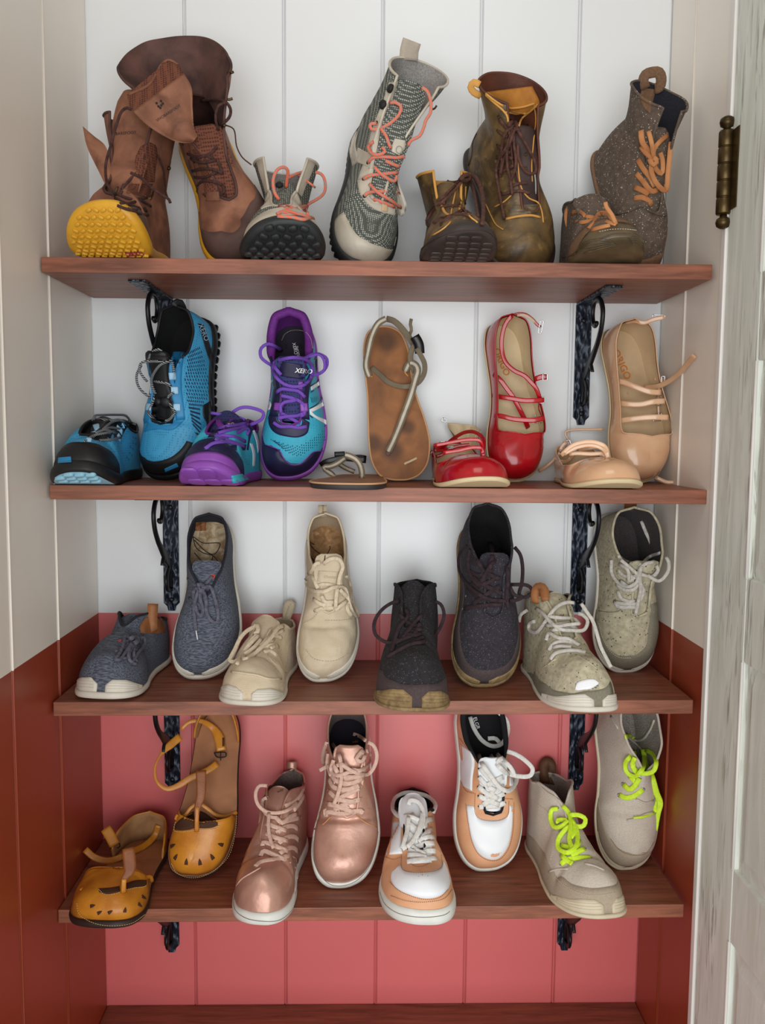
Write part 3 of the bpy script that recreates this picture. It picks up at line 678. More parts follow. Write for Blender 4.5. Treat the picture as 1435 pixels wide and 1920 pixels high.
def zf(x0, y0, s):
    """zoomed crop coordinates to photograph pixels"""
    def f(*p): return [(a[0]/s+x0, a[1]/s+y0)+tuple(a[2:]) for a in p]
    return f
# ================================================================ shelf 1 : boots
ZA1 = zf(100, 40, 3.417); ZA2 = zf(430, 50, 3.417); ZA3 = zf(760, 100, 4.57); ZA4 = zf(1020, 110, 3.458)
BT = [(0, 0, .13, .05), (.2, 0, .2, .060), (.34, 0, .31, .068), (.37, .20, .325, .070), (.54, .34, .50, .095), (.60, .48, .56, .105), (.78, .80, .78, .098), (.91, .74, .95, .09), (1, 0, .985, .09)]
def P1(z, *a): return z(*a)
# ---- brown nubuck boots, yellow soles
bw = mat('brown_nubuck', (158, 106, 80), .72, (112, 70, 52), 'leather', bump=.25); bwd = mat('dark_brown_rand', (98, 72, 66), .7, (80, 58, 52), 'leather', bump=.2)
bwl = mat('brown_mesh_lining', (116, 66, 46), .85, (74, 38, 28), 'mesh', sc=.5, bump=.5); bwi = mat('brown_leather_lining', (96, 62, 54), .7, (62, 38, 34), 'leather')
lb = mat('dark_brown_lace', (78, 44, 38), .8, (52, 28, 24), 'leather', sc=6, bump=.6); ysol = mat('yellow_rubber', (226, 172, 44), .42, (204, 146, 30), 'smooth', bump=.1); blk = mat('print_black', (22, 20, 20), .7); rdr = mat('red_rubber', (150, 44, 50), .5)
def boot_parts(s): pass
s = Shoe('lace_up_boot', 'brown nubuck boot with toe bent up showing its lugged yellow sole, leftmost on top shelf', 'boot', 'boots on the top shelf', m=-1, L=.285, B=.118,
         T=BT, hs=(.014, .018), K=dict(qc=.60, c=(.80, .185), a=.055, b=.50, dir=(.95, .1), gap=.62), bend=1.25, bt=.36, wob=(.0012, 55))
s.place(0, (125, 208, 335, 487), 'flat', yaw=-4, ydist=-.045, fit='BH', dz=.0035)
s.upper(bw, bwi, insole=bwi); s.sole(ysol, ysol, prof=[(-.004, 0), (.001, .08), (.003, .3), (.004, .7), (.003, 1.1), (.0005, 1.3), (-.004, 1.32)])
s.band('toe_rand', bwd, -.30, .30, 0, [(-.30, .25), (-.2, .42), (0, .5), (.2, .42), (.30, .25)])
lg = []
for i in range(11):
    for j in range(-7, 8):
        t = .035+i*.034; x = (j+.5*(i % 2))*.088
        if s.inside(x, t, .055): lg.append((x, t, .0085, .0052, .5*(1 if (i+j) % 2 else -1)))
s.lugs(ysol, lg, .0032)
s.tongue(bw, [(.36, .052), (.46, .085), (.56, .12), (.62, .155), (.66, .205)], [.045, .055, .062, .066, .05], arch=.012, th=.004)
s.bake()
def sheet_px(s, name, m, A, B_, da, db, mm=.014, n=26, k=14, th=.003, mat2=None, ab=False):
    a = cat(A, n); b = cat(B_, n); t = np.linspace(0, 1, k); h0 = s.hit(*((a.mean(0)+b.mean(0))/2)) or (float(np.linalg.norm(s.tr-CAM)), 0)
    R = []
    for sg in (1, -1):
        for i in range(n):
            for j in range(k):
                p = a[i]*(1-t[j])+b[i]*t[j]; d = h0[0]-(da+(db-da)*i/(n-1))-mm*math.sin(PI*t[j])+sg*th/2*min(1, 6*min(t[j], 1-t[j])+.15); 
                if ab: d = (da+(db-da)*i/(n-1)-CAM[1])/ray(*p)[1]-mm*math.sin(PI*t[j])+sg*th/2*min(1, 6*min(t[j], 1-t[j])+.15)
                R.append(CAM+ray(*p)*d)
    F = gridF(n, k)+[tuple(q+n*k for q in f[::-1]) for f in gridF(n, k)]; N = n*k
    for i in range(n-1): F += [(i*k, (i+1)*k, (i+1)*k+N, i*k+N), (i*k+k-1, i*k+k-1+N, (i+1)*k+k-1+N, (i+1)*k+k-1)]
    for j in range(k-1): F += [(j, j+N, j+1+N, j+1), ((n-1)*k+j, (n-1)*k+j+1, (n-1)*k+j+1+N, (n-1)*k+j+N)]
    return s.add(name, s.wl(R), F, m)
sheet_px(s, 'shaft_flap', bw, ZA1((188, 672), (215, 800), (290, 960), (365, 1110)), ZA1((255, 730), (335, 800), (375, 960), (410, 1070)), -.15, -.19, .004, ab=True)
s.bake()
s.cords('lace', [ZA1((395, 1130), (470, 1165), (560, 1150), (625, 1185)), ZA1((410, 1180), (500, 1210), (590, 1200)), ZA1((430, 1165), (520, 1185), (600, 1215)), ZA1((480, 1200), (560, 1235), (610, 1240)), ZA1((400, 1100), (500, 1140), (600, 1130))], .0042, .003, lb)
s.cord('lace', ZA1((400, 1110), (350, 1050, .3), (335, 930, 1), (370, 790, 1.2), (405, 660, .8), (440, 575, .6), (470, 555, .4), (500, 565, .2)), .0042, .003, lb)
s.cord('lace', ZA1((495, 970), (560, 1000, .3), (620, 1055, .3), (690, 1110, .4), (740, 1140, .3), (750, 1165, .2)), .0045, .003, lb)
s.cord('lace', ZA1((670, 860, .3), (700, 930, .4), (715, 1010, .4), (720, 1090, .4), (745, 1160, .3)), .003, .0025, lb)
s.cords('eyelet_loop', [ZA1((385, 1120), (400, 1090), (410, 1060)), ZA1((620, 1140), (635, 1110), (640, 1090))], .004, .002, mat('dull_bronze', (120, 100, 80), .35, metal=.9))
for x, y in ((225, 845), (280, 960), (735, 940)): s.disc('lace_hook', M_brass, 100+x/3.417, 40+y/3.417, .0034, .004)
s.panel('tongue_patch', bwl, ZA1((560, 800), (530, 860), (525, 930), (560, 1000), (600, 1030)), ZA1((620, 775), (660, 800), (665, 880), (655, 960), (650, 1030)), .0012)
s.panel('tongue_patch', bwl, ZA1((440, 1040), (425, 1090)), ZA1((640, 1040), (620, 1130)), .001)
s.text('BAREFOOT', 100+465/3.417, 40+716/3.417, 5.5, -4, blk)
s.panel('sole_patch', rdr, ZA1((455, 1480), (470, 1510)), ZA1((560, 1470), (585, 1500)), .0005)

s = Shoe('lace_up_boot', 'tall brown nubuck boot leaning upright, its big tongue flopping out to the left', 'boot', 'boots on the top shelf', m=1, L=.29, B=.122,
         T=BT, hs=(.010, .012), K=dict(qc=.60, c=(.965, .150), a=.078, b=.70, dir=(.95, -.2), gap=.95, tan=.5, x=-.06), bend=.3, bt=.3, wob=(.0016, 45), spine=[(0, .22), (.35, .1), (.7, -.14), (1, -.3)])
s.place(0, (237, 70, 503, 490), 'up', lean=24, tilt=-7, ydist=-.012, fit='L')
s.upper(bw, bwi, insole=bwi); s.sole(ysol, ysol, prof=[(-.004, 0), (.001, .08), (.003, .3), (.004, .7), (.003, 1.1), (.0005, 1.5), (-.004, 1.52)])
s.tongue(bwl, [(.33, .056), (.45, .085), (.56, .108), (.62, .13)], [.036, .046, .05, .055], arch=.006, th=.004)
s.bake()
s.bandpx('toe_rand', bwd, ZA1((884, 1225), (950, 1330), (1080, 1345), (1200, 1270), (1290, 1130), (1318, 1020)))
tg = [(250, 190), (262, 185), (300, 215)]
s.panel('lace_bed', bwl, ZA1((865, 830), (900, 930), (925, 1030), (930, 1130)), ZA1((1010, 790), (1060, 880), (1095, 980), (1115, 1120)), .0008)
s.panel('tongue_tab', bw, ZA1((985, 1095), (975, 1150)), ZA1((1060, 1090), (1070, 1150)), .0022)
T2 = s.panel('tongue', bw, ZA1((500, 590), (640, 660), (760, 735), (880, 785)), ZA1((745, 250), (830, 330), (890, 480), (925, 720)), .0)
if T2: bpy.data.objects.remove(T2)
tw = sheet_px(s, 'tongue', bw, ZA1((510, 575), (590, 655), (700, 730), (800, 775), (890, 780)), ZA1((835, 330), (885, 420), (893, 560), (905, 690), (925, 735)), -.205, float((CAM+ray(100+905/3.417, 40+760/3.417)*((s.hit(100+905/3.417, 40+770/3.417) or (1.35, 0))[0]))[1])-.006, .010, ab=True)
sheet_px(s, 'tongue_lining', bwl, ZA1((472, 470), (490, 540), (515, 580)), ZA1((735, 250), (800, 280), (840, 345)), -.185, -.204, -.004, ab=True)
s.bake()
s.cord('tongue_binding', ZA1((475, 460), (530, 450), (610, 410), (660, 340), (700, 270), (745, 250), (800, 280)), .0045, .004, bw, lift=.001)
s.text('VIVOBAREFOOT', 100+738/3.417, 40+588/3.417, 5.4, -33, blk, sx=.95)
for dx, dy in ((0, 0), (28, -14), (12, 20), (40, 2), (24, 30), (30, 14)): s.disc('printed_dot', blk, 100+(662+dx)/3.417, 40+(536+dy-12)/3.417, .0017, .0004, .0005)
s.cords('lace', [ZA1((860, 850), (930, 870), (1010, 845), (1050, 800)), ZA1((880, 880), (950, 905), (1040, 890)), ZA1((900, 900), (960, 860), (1030, 880)), ZA1((890, 960), (960, 945), (1030, 950), (1085, 975)), ZA1((905, 1000), (970, 1000), (1060, 960)),
                 ZA1((920, 1060), (950, 1025), (1040, 1030), (1085, 1050)), ZA1((925, 1055), (925, 1095), (970, 1110)), ZA1((1085, 1050), (1095, 1090), (1070, 1110)), ZA1((890, 960), (870, 890)), ZA1((1085, 970), (1050, 880))], .0045, .003, lb)
s.cord('lace', ZA1((830, 790), (900, 755, .3), (960, 735, .5), (1040, 740, .4), (1080, 670)), .0042, .003, lb)
s.cord('lace', ZA1((950, 510, .3), (1020, 500, .7), (1100, 515, .6), (1135, 560, .5), (1130, 610, .4), (1085, 660, .2)), .0048, .0035, lb)
s.cord('lace', ZA1((1060, 700), (1040, 620, .6), (1060, 540, .8), (1110, 520, .6)), .0042, .003, lb)
s.cord('lace', ZA1((1125, 640), (1155, 690, .1), (1175, 800, .2), (1210, 870, .2), (1270, 920, .1)), .0022, .002, lb)
for a in ((1120, 330), (1115, 500), (1072, 670)): s.cord('lace_hook', ZA1((a[0], a[1], .3), (a[0]+18, a[1], .3), (a[0]+34, a[1]-6, .3)), .004, .003, M_brass, step=1)
s.stitch(ZA1((895, 600), (900, 680), (925, 735)), bwd, .0008, lift=.0015)

# ---- grey canvas boots with orange laces
gl = mat('grey_leather', (204, 196, 180), .5, (182, 172, 156), 'leather', bump=.12); gm = mat('grey_speckled_mesh', (74, 78, 72), .8, (176, 178, 168), 'mesh', sc=.62, thr=.30, bump=.3)
gf = mat('grey_felt_lining', (160, 156, 152), .95, (118, 114, 112), 'felt', bump=.6, bdist=.002); gsole = mat('charcoal_rubber', (38, 42, 44), .55, (28, 30, 32), 'smooth')
lo = mat('orange_grey_lace', (226, 112, 84), .7, (166, 140, 130), 'braid', bump=.4); tanp = mat('tan_tab', (202, 170, 132), .6)
s = Shoe('lace_up_boot', 'grey boot standing flat, black lugged toe towards the room, orange laces, hook eyelets', 'boot', 'boots on the top shelf', m=-1, L=.285, B=.112,
         T=BT, hs=(.012, .016), K=dict(qc=.60, c=(.74, .155), a=.05, b=.42, dir=(.95, 0), gap=.7), bend=.85, bt=.30, wob=(.0006, 50))
s.place(0, (450, 297, 610, 492), 'flat', yaw=3, ydist=-.03, fit='BH', dz=.0035)
s.upper(gm, gf, insole=gf, cmat=gl); s.sole(gsole, gsole, prof=[(-.004, 0), (.001, .08), (.003, .3), (.004, .8), (.003, 1.2), (.0005, 1.5), (-.004, 1.52)])
s.band('toe_cap', gl, -.32, .32, 0, [(-.32, .35), (-.22, .70), (-.1, .86), (.1, .86), (.22, .70), (.32, .35)])
for sg in (1, -1): s.band('eyestay', gl, *sorted((sg*.365, sg*.60)), [(sg*.365, .72), (sg*.60, .75)], 1.0); s.band('shaft_facing', gl, *sorted((sg*.602, sg*.67)), 1.02, 1.99); s.band('heel_panel', gl, *sorted((sg*.78, sg*1.0)), 0, .6)
lg = []
for i in range(6):
    for j in range(-4, 5):
        t = .035+i*.05; x = (j+.5*(i % 2))*.135
        if s.inside(x, t, .06): lg.append((x, t, .0125, .0095, .4*(1 if (i+j) % 2 else -1)))
s.lugs(gsole, lg, .004)
s.tongue(gm, [(.36, .06), (.46, .085), (.56, .105), (.62, .122)], [.04, .05, .055, .05], arch=.010, th=.004)
s.bake()
s.cords('lace', [ZA2((320, 1150), (400, 1170), (500, 1150), (560, 1160)), ZA2((305, 1200), (360, 1180), (440, 1200), (540, 1230)), ZA2((310, 1215), (400, 1220), (480, 1235), (555, 1225)), ZA2((350, 1140), (420, 1165), (500, 1190), (555, 1200)), ZA2((540, 1140), (480, 1160), (400, 1190), (320, 1190))], .005, .004, lo)
s.cord('lace', ZA2((320, 1110), (290, 1060, .3), (282, 980, .6), (310, 915, .6), (350, 900, .5), (375, 920, .5), (370, 980, .3), (365, 1030)), .005, .004, lo)
s.cord('lace', ZA2((370, 975, .4), (440, 940, .9), (520, 930, 1), (590, 945, .6), (615, 1000, .5), (605, 1070, .3), (575, 1110)), .005, .004, lo)
s.cord('lace', ZA2((440, 950, .7), (500, 990, .6), (550, 1030, .2)), .0035, .003, lo)
for x, y in ((310, 905), (322, 1020), (585, 905), (578, 1010)): s.disc('lace_hook', blk, 430+x/3.417, 50+y/3.417, .0062, .005)

s = Shoe('lace_up_boot', 'tall grey mesh boot leaning upright with orange laces and a webbing pull tab', 'boot', 'boots on the top shelf', m=1, L=.285, B=.108,
         T=BT, hs=(.013, .015), K=dict(qc=.60, c=(.97, .150), a=.055, b=.44, dir=(.8, -.35), gap=.72, tan=.5, x=.26), bend=.3, bt=.3, wob=(.0008, 50), spine=[(0, 0), (.45, -.10), (.75, -.10), (1, -.04)])
s.place(0, (637, 108, 822, 495), 'up', lean=24, tilt=6, yaw=12, ydist=-.012, fit='L')
s.upper(gm, gf, insole=gf, cmat=gl); s.sole(gsole, gsole, prof=[(-.004, 0), (.001, .08), (.003, .3), (.004, .8), (.003, 1.2), (.0005, 1.5), (-.004, 1.52)])
lg = []
for sd in (-1, 1):
    for i in range(22):
        t = .04+i*.042; lg.append((s.c(t)+sd*(s.hw(t)-.03), t, .012, .007, 0))
s.lugs(gsole, lg, .004)
s.tongue(gm, [(.33, .062), (.45, .09), (.6, .118), (.78, .14), (.88, .155)], [.036, .046, .054, .060, .062], arch=.008, th=.004, tw=.14)
s.bake()
s.bandpx('toe_cap', gl, ZA2((738, 1190), (765, 1250), (800, 1310), (880, 1370), (980, 1410), (1080, 1430), (1140, 1410), (1168, 1360)))
s.panel('eyestay', gl, ZA2((820, 980), (835, 1060), (870, 1120), (930, 1170), (1020, 1200), (1110, 1215), (1140, 1150)), ZA2((905, 960), (905, 1040), (930, 1090), (980, 1120), (1030, 1140), (1085, 1120), (1110, 1060)), .001)
s.panel('eyestay', gl, ZA2((820, 985), (850, 900), (880, 830), (890, 760), (905, 690), (935, 600), (985, 480), (1020, 360)), ZA2((900, 965), (920, 900), (940, 830), (955, 740), (975, 650), (1000, 560), (1050, 450), (1085, 350)), .001)
s.panel('side_strap', gl, ZA2((800, 760), (800, 860)), ZA2((930, 830), (915, 910)), .0014)
s.panel('heel_panel', gl, ZA2((775, 690), (770, 800), (790, 900)), ZA2((860, 600), (810, 740), (830, 860)), .0008)
s.bake()
s.cords('lace', [ZA2((890, 870), (920, 840), (1000, 835), (1080, 840), (1150, 820), (1190, 825)), ZA2((1000, 860), (1070, 890), (1140, 920)), ZA2((860, 975), (900, 955), (980, 945), (1090, 945)), ZA2((930, 900), (980, 950), (1060, 990), (1110, 1030)),
                 ZA2((865, 1085), (890, 1065), (980, 1055), (1095, 1065)), ZA2((900, 1010), (950, 1060), (1030, 1110), (1100, 1160)), ZA2((925, 1105), (970, 1120), (1060, 1155)), ZA2((980, 770), (1000, 800), (960, 820), (915, 815), (890, 770), (920, 740))], .0052, .0042, lo)
s.cord('lace', ZA2((945, 620), (905, 625, .1), (910, 655, .3), (960, 655, .4), (1030, 620, .5), (1090, 560, .5), (1100, 510, .4), (1060, 485, .2), (1030, 490)), .0052, .0042, lo)
s.cord('lace', ZA2((970, 650, .2), (1000, 690, .2), (1020, 740, .2), (1035, 780, .1)), .0052, .0042, lo)
s.cord('lace', ZA2((1145, 765), (1165, 730, .2), (1220, 700, .3), (1245, 650, .3), (1260, 600, .3), (1290, 550, .3), (1290, 470, .3), (1265, 410, .2), (1235, 390, .1)), .0052, .0042, lo)
for x, y in ((1040, 400), (990, 503)): s.disc('lace_hook', blk, 430+x/3.417, 50+y/3.417, .0068, .006)
for x, y in ((945, 615), (918, 742), (888, 870), (862, 975), (867, 1085), (1100, 1158), (1150, 935)): s.disc('eyelet', blk, 430+x/3.417, 50+y/3.417, .003, .001)
s.cord('lace_hook', ZA2((1295, 530, .2), (1315, 525, .3), (1330, 505, .3)), .003, .003, blk, step=1)
s.panel('logo_patch', gl, ZA2((1060, 715), (1045, 760), (1040, 800)), ZA2((1130, 730), (1125, 780), (1090, 825)), .003)
s.disc('embossed_ring', mat('grey_emboss', (150, 144, 136), .6), 430+1083/3.417, 50+790/3.417, .0058, .0008, .0035, hole=.0048)
s.panel('stitched_tab', tanp, ZA2((980, 1125), (978, 1180)), ZA2((1015, 1125), (1015, 1185)), .0035)
s.cord('pull_tab', ZA2((1150, 215, .1), (1155, 150, .1), (1172, 90, .1)), .031, .003, mat('webbing', (196, 184, 168), .9, (168, 156, 140), 'weave', bump=.4), lift=.002)

# ---- olive waxed boots
ol = mat('olive_waxed_leather', (122, 96, 58), .46, (74, 58, 38), 'mottled', bump=.35); oli = mat('orange_leather_lining', (206, 142, 58), .6, (170, 104, 36), 'leather'); olb = mat('red_brown_leather', (104, 56, 36), .55, (74, 38, 26), 'leather')
oll = mat('brown_lace', (96, 56, 44), .75, (66, 38, 30), 'leather', sc=6, bump=.6); osol = mat('dark_brown_rubber', (62, 52, 48), .5, (44, 36, 34), 'smooth'); edg = mat('cut_leather_edge', (206, 150, 72), .7); odk = mat('dark_tongue', (70, 46, 40), .7, (48, 32, 28), 'leather')
s = Shoe('lace_up_boot', 'olive waxed leather boot standing flat with knotted brown lace and dark ribbed toe sole', 'boot', 'boots on the top shelf', m=-1, L=.285, B=.118,
         T=BT, hs=(.014, .016), K=dict(qc=.60, c=(.76, .16), a=.05, b=.42, dir=(.95, .1), gap=.5, x=.05), bend=.62, bt=.32, wob=(.001, 55))
s.place(0, (782, 322, 932, 495), 'flat', yaw=2, ydist=-.03, fit='BH')
s.upper(ol, oli, insole=oli, cmat=edg); s.sole(osol, osol, prof=[(-.004, 0), (.001, .08), (.003, .3), (.004, .8), (.003, 1.2), (.0005, 1.5), (-.004, 1.52)])
lg = []
for i in range(7):
    for j in range(-3, 4):
        t = .05+i*.045; x = j*.17
        if s.inside(x, t, .08): lg.append((x, t, .0165, .0095, 0))
s.lugs(osol, lg, .0016, 'tread_bars')
s.tongue(ol, [(.34, .062), (.46, .09), (.56, .115), (.62, .14)], [.036, .044, .048, .05], arch=.008, th=.004)
s.bake()
s.cord('welt_piping', ZA3((125, 1690), (200, 1620), (320, 1560), (460, 1520), (600, 1510), (720, 1530), (780, 1590)), .0022, .002, odk)
s.cord('edge_piping', ZA3((235, 1560), (330, 1500), (390, 1440), (395, 1360), (415, 1260), (430, 1180), (435, 1110)), .0024, .002, edg)
s.cord('edge_piping', ZA3((520, 1140), (515, 1230), (510, 1310), (540, 1380), (620, 1450)), .0024, .002, edg)
s.cords('lace', [ZA3((310, 1410), (400, 1390), (500, 1340), (560, 1330)), ZA3((240, 1450), (330, 1410), (420, 1380), (500, 1380), (570, 1400)), ZA3((300, 1460), (400, 1400), (480, 1360), (530, 1290)), ZA3((310, 1320), (400, 1300), (480, 1330), (560, 1370)), ZA3((390, 1330), (450, 1290), (540, 1240)), ZA3((330, 1290), (360, 1200), (430, 1130))], .004, .003, oll)
s.cord('lace', ZA3((360, 1095), (400, 1110, .3), (470, 1090, .6), (520, 1060, .8), (550, 1040, .8)), .005, .004, oll)
s.cord('lace', ZA3((560, 1050, .8), (600, 1060, .7), (640, 1130, .6), (665, 1230, .5), (670, 1350, .4), (662, 1465, .3)), .0062, .004, oll)
s.cord('lace', ZA3((540, 1060, .8), (450, 1110, .8), (340, 1220, .7), (240, 1320, .6), (190, 1420, .5), (195, 1475, .4), (260, 1460, .3), (360, 1400, .1)), .0052, .004, oll)
s.cord('lace', ZA3((500, 1080, .8), (400, 1200, .7), (300, 1290, .6), (230, 1360, .5), (180, 1440, .4)), .0045, .003, oll)
s.cord('lace', ZA3((560, 1080, .8), (590, 1180, .5), (610, 1300, .3), (625, 1400, .2)), .0045, .003, oll)
s.cord('lace_knot', ZA3((470, 1085, .9), (500, 1050, 1.1), (545, 1040, 1.1), (550, 1075, 1.1), (500, 1090, 1.1), (480, 1060, 1)), .007, .006, oll)
for x, y in ((340, 1285), (300, 1415), (310, 1470), (545, 1235), (520, 1380)): s.disc('eyelet', M_brass, 760+x/4.57, 100+y/4.57, .0028, .001, hole=.0016)

s = Shoe('lace_up_boot', 'tall olive waxed leather boot leaning upright, orange lining, brown laces and scuffed toe', 'boot', 'boots on the top shelf', m=1, L=.285, B=.124,
         T=BT, hs=(.009, .011), K=dict(qc=.60, c=(.93, .155), a=.050, b=.42, dir=(.85, -.2), gap=.45, tan=.5, x=-.02), bend=.3, bt=.3, wob=(.0012, 50), spine=[(0, .16), (.35, .1), (.7, -.05), (1, -.16)])
s.place(0, (866, 137, 1043, 495), 'up', lean=24, tilt=-6, yaw=12, ydist=-.012, fit='L')
s.upper(ol, olb, insole=oli, cmat=olb); s.sole(osol, osol, prof=[(-.004, 0), (.001, .08), (.003, .3), (.004, .8), (.003, 1.2), (.0005, 1.5), (-.004, 1.52)])
s.tongue(odk, [(.33, .062), (.45, .09), (.6, .118), (.72, .14)], [.034, .04, .046, .05], arch=.008, th=.004)
s.bake()
sheet_px(s, 'tongue_lining', oli, ZA3((690, 330), (860, 470), (880, 500)), ZA3((1090, 280), (1150, 440), (1040, 520)), .034, .014, .003)
s.bake()
s.cord('tongue_binding', ZA3((690, 345), (760, 400), (840, 450), (900, 470), (1010, 460), (1110, 430)), .0032, .003, edg)
s.cord('tongue_binding', ZA3((865, 505), (950, 520), (1030, 515)), .0024, .003, edg)
s.cord('edge_piping', ZA3((690, 355), (760, 420), (830, 480), (875, 540), (882, 600)), .0032, .003, edg)
s.cord('edge_piping', ZA3((1140, 440), (1070, 500), (1000, 560), (975, 620)), .0032, .003, edg)
s.cord('edge_piping', ZA3((1105, 440), (1120, 560), (1100, 760), (1085, 960), (1090, 1100)), .0018, .002, edg)
s.cord('edge_piping', ZA3((960, 780), (968, 900), (975, 1040), (1000, 1160), (1060, 1240), (1140, 1280), (1170, 1350), (1185, 1450)), .0024, .002, edg)
s.cord('edge_piping', ZA3((910, 1215), (850, 1270), (760, 1320)), .0022, .002, edg)
s.cord('edge_piping', ZA3((860, 1420), (980, 1395), (1080, 1388), (1160, 1405)), .0036, .0022, edg)
s.cord('side_seam', ZA3((690, 1290), (740, 1400), (780, 1470), (840, 1510)), .0018, .0018, edg)
s.cord('side_seam', ZA3((575, 640), (580, 760), (570, 880), (540, 960)), .0018, .0018, odk)
s.panel('toe_patch', ol, ZA3((845, 1300), (850, 1380), (860, 1415)), ZA3((1150, 1290), (1165, 1350), (1165, 1400)), .0018)
s.cords('lace', [ZA3((810, 560), (850, 620), (900, 660), (960, 620)), ZA3((800, 670), (840, 700), (880, 710)), ZA3((830, 1210), (900, 1190), (1000, 1180), (1070, 1200)), ZA3((800, 900), (860, 890), (920, 900)), ZA3((810, 1010), (860, 1000), (930, 960)), ZA3((1045, 620), (980, 660), (930, 640)), ZA3((900, 1150), (960, 1120), (1050, 1110)), ZA3((800, 800), (850, 830), (900, 850))], .005, .0036, oll)
K_ = (925, 620, .8)
for pts in (((925, 620, .8), (870, 800, .8), (800, 920, .6), (780, 1000, .5), (800, 1150, .4), (825, 1290, .3), (850, 1420, .3)), ((930, 630, .8), (880, 780, .8), (875, 960, .6), (900, 1080, .5), (915, 1190, .4), (915, 1215, .3)), ((930, 630, .8), (930, 760, .8), (950, 920, .7), (940, 1000, .6), (900, 1100, .4), (890, 1140, .3)),
            ((940, 620, .8), (990, 700, .8), (1060, 820, .7), (1110, 930, .5), (1115, 1020, .4), (1060, 1030, .4), (1000, 970, .5), (970, 880, .6), (965, 780, .6)), ((935, 620, .8), (860, 680, .7), (830, 800, .6), (830, 960, .5), (820, 1040, .4)), ((940, 640, .8), (900, 760, .8), (850, 900, .6), (820, 1010, .5), (815, 1060, .3))):
    s.cord('lace', ZA3(*pts), .0048, .0038, oll)
s.cord('lace_knot', ZA3((890, 610, .7), (930, 590, 1), (960, 620, 1), (930, 650, 1), (900, 630, .9)), .008, .006, oll)
s.cord('lace', ZA3((1110, 1030, .4), (1118, 1100, .3), (1120, 1205, .2)), .0024, .002, mat('lace_tip', (150, 150, 150), .4)); s.cord('lace', ZA3((900, 1110, .5), (912, 1205, .4)), .0024, .002, MATS['lace_tip'])
for x, y in ((805, 545), (795, 665), (792, 790), (787, 890), (800, 1015), (1035, 865), (1035, 985), (822, 1200)): s.disc('eyelet', M_brass, 760+x/4.57, 100+y/4.57, .0030, .001, hole=.0017)
s.cord('pull_loop', ZA3((640, 270), (590, 250, .1), (562, 285, .1), (580, 325, .1), (630, 320)), .011, .003, edg)

# ---- speckled wool boots with tan laces
wo = mat('speckled_brown_wool', (106, 90, 78), .95, (220, 214, 204), 'speckle', bump=.5, bdist=.0015); wol = mat('navy_wool_lining', (42, 42, 54), .95, (24, 24, 34), 'felt', bump=.5); tl = mat('tan_flat_lace', (198, 136, 84), .7, (170, 108, 62), 'leather'); bsu = mat('brown_suede', (136, 104, 76), .85, (104, 76, 56), 'felt', bump=.3)
brs = mat('bronze_rubber', (104, 88, 62), .35, (66, 54, 40), 'smooth', bump=.3)
s = Shoe('lace_up_boot', 'brown wool boot standing flat with tan laces and ribbed bronze toe rubber', 'boot', 'boots on the top shelf', m=-1, L=.26, B=.118,
         T=[(0, 0, .13, .045), (.2, 0, .2, .052), (.34, 0, .31, .058), (.37, .25, .325, .060), (.54, .5, .52, .078), (.60, .62, .60, .092), (.78, .85, .80, .096), (.91, .74, .95, .09), (1, 0, .985, .09)], hs=(.008, .009), bend=.62, bt=.34, wob=(.002, 60))
s.place(0, (1044, 372, 1211, 495), 'flat', yaw=0, ydist=-.03, fit='BH')
s.upper(wo, wol, insole=wol, cmat=wo); s.sole(brs, brs)
s.band('toe_rand', bsu, -.42, .42, 0, [(-.42, .05), (-.3, .38), (-.1, .55), (.1, .55), (.3, .4), (.42, .05)])
s.band('toe_rubber', brs, -.30, .26, 0, [(-.30, .04), (-.22, .24), (-.06, .34), (.1, .34), (.26, .05)], .0018)
s.tongue(wo, [(.36, .055), (.46, .075), (.56, .095)], [.045, .055, .06], arch=.008, th=.004)
s.bake()
for k in range(6):
    s.cord('rubber_rib', ZA4((120+k*14, 1290-k*2), (250, 1235-k*14+30), (380, 1190-k*13+40), (480-k*8, 1168-k*5+40)), .0012, .0012, brs)
    s.cord('rubber_rib', ZA4((545+k*6, 1160+k*8), (600+k*3, 1150+k*12), (650, 1190+k*12)), .0012, .0012, brs)
s.stitch(ZA4((360, 1122), (430, 1108), (520, 1105), (600, 1112)), mat('cream_thread', (226, 214, 190), .8), .0012, 4)
s.cords('lace', [ZA4((180, 1010), (200, 990), (250, 1000), (270, 1025)), ZA4((200, 1060), (260, 1060), (330, 1040), (400, 1000)), ZA4((290, 1100), (330, 1050), (360, 1000), (420, 1000)), ZA4((270, 1020), (340, 1035), (420, 1060), (470, 1075)), ZA4((370, 1000), (420, 1020), (460, 1060)), ZA4((310, 1110), (380, 1090), (430, 1080))], .0062, .0024, tl)
s.cord('lace', ZA4((150, 965), (145, 1040, .3), (180, 1135, .4), (230, 1125, .4), (280, 1060, .4), (340, 1010, .3), (400, 995)), .0062, .0024, tl)
s.cord('lace', ZA4((400, 930, .2), (405, 960, .3), (440, 1010, .3), (470, 1075)), .0062, .0024, tl)

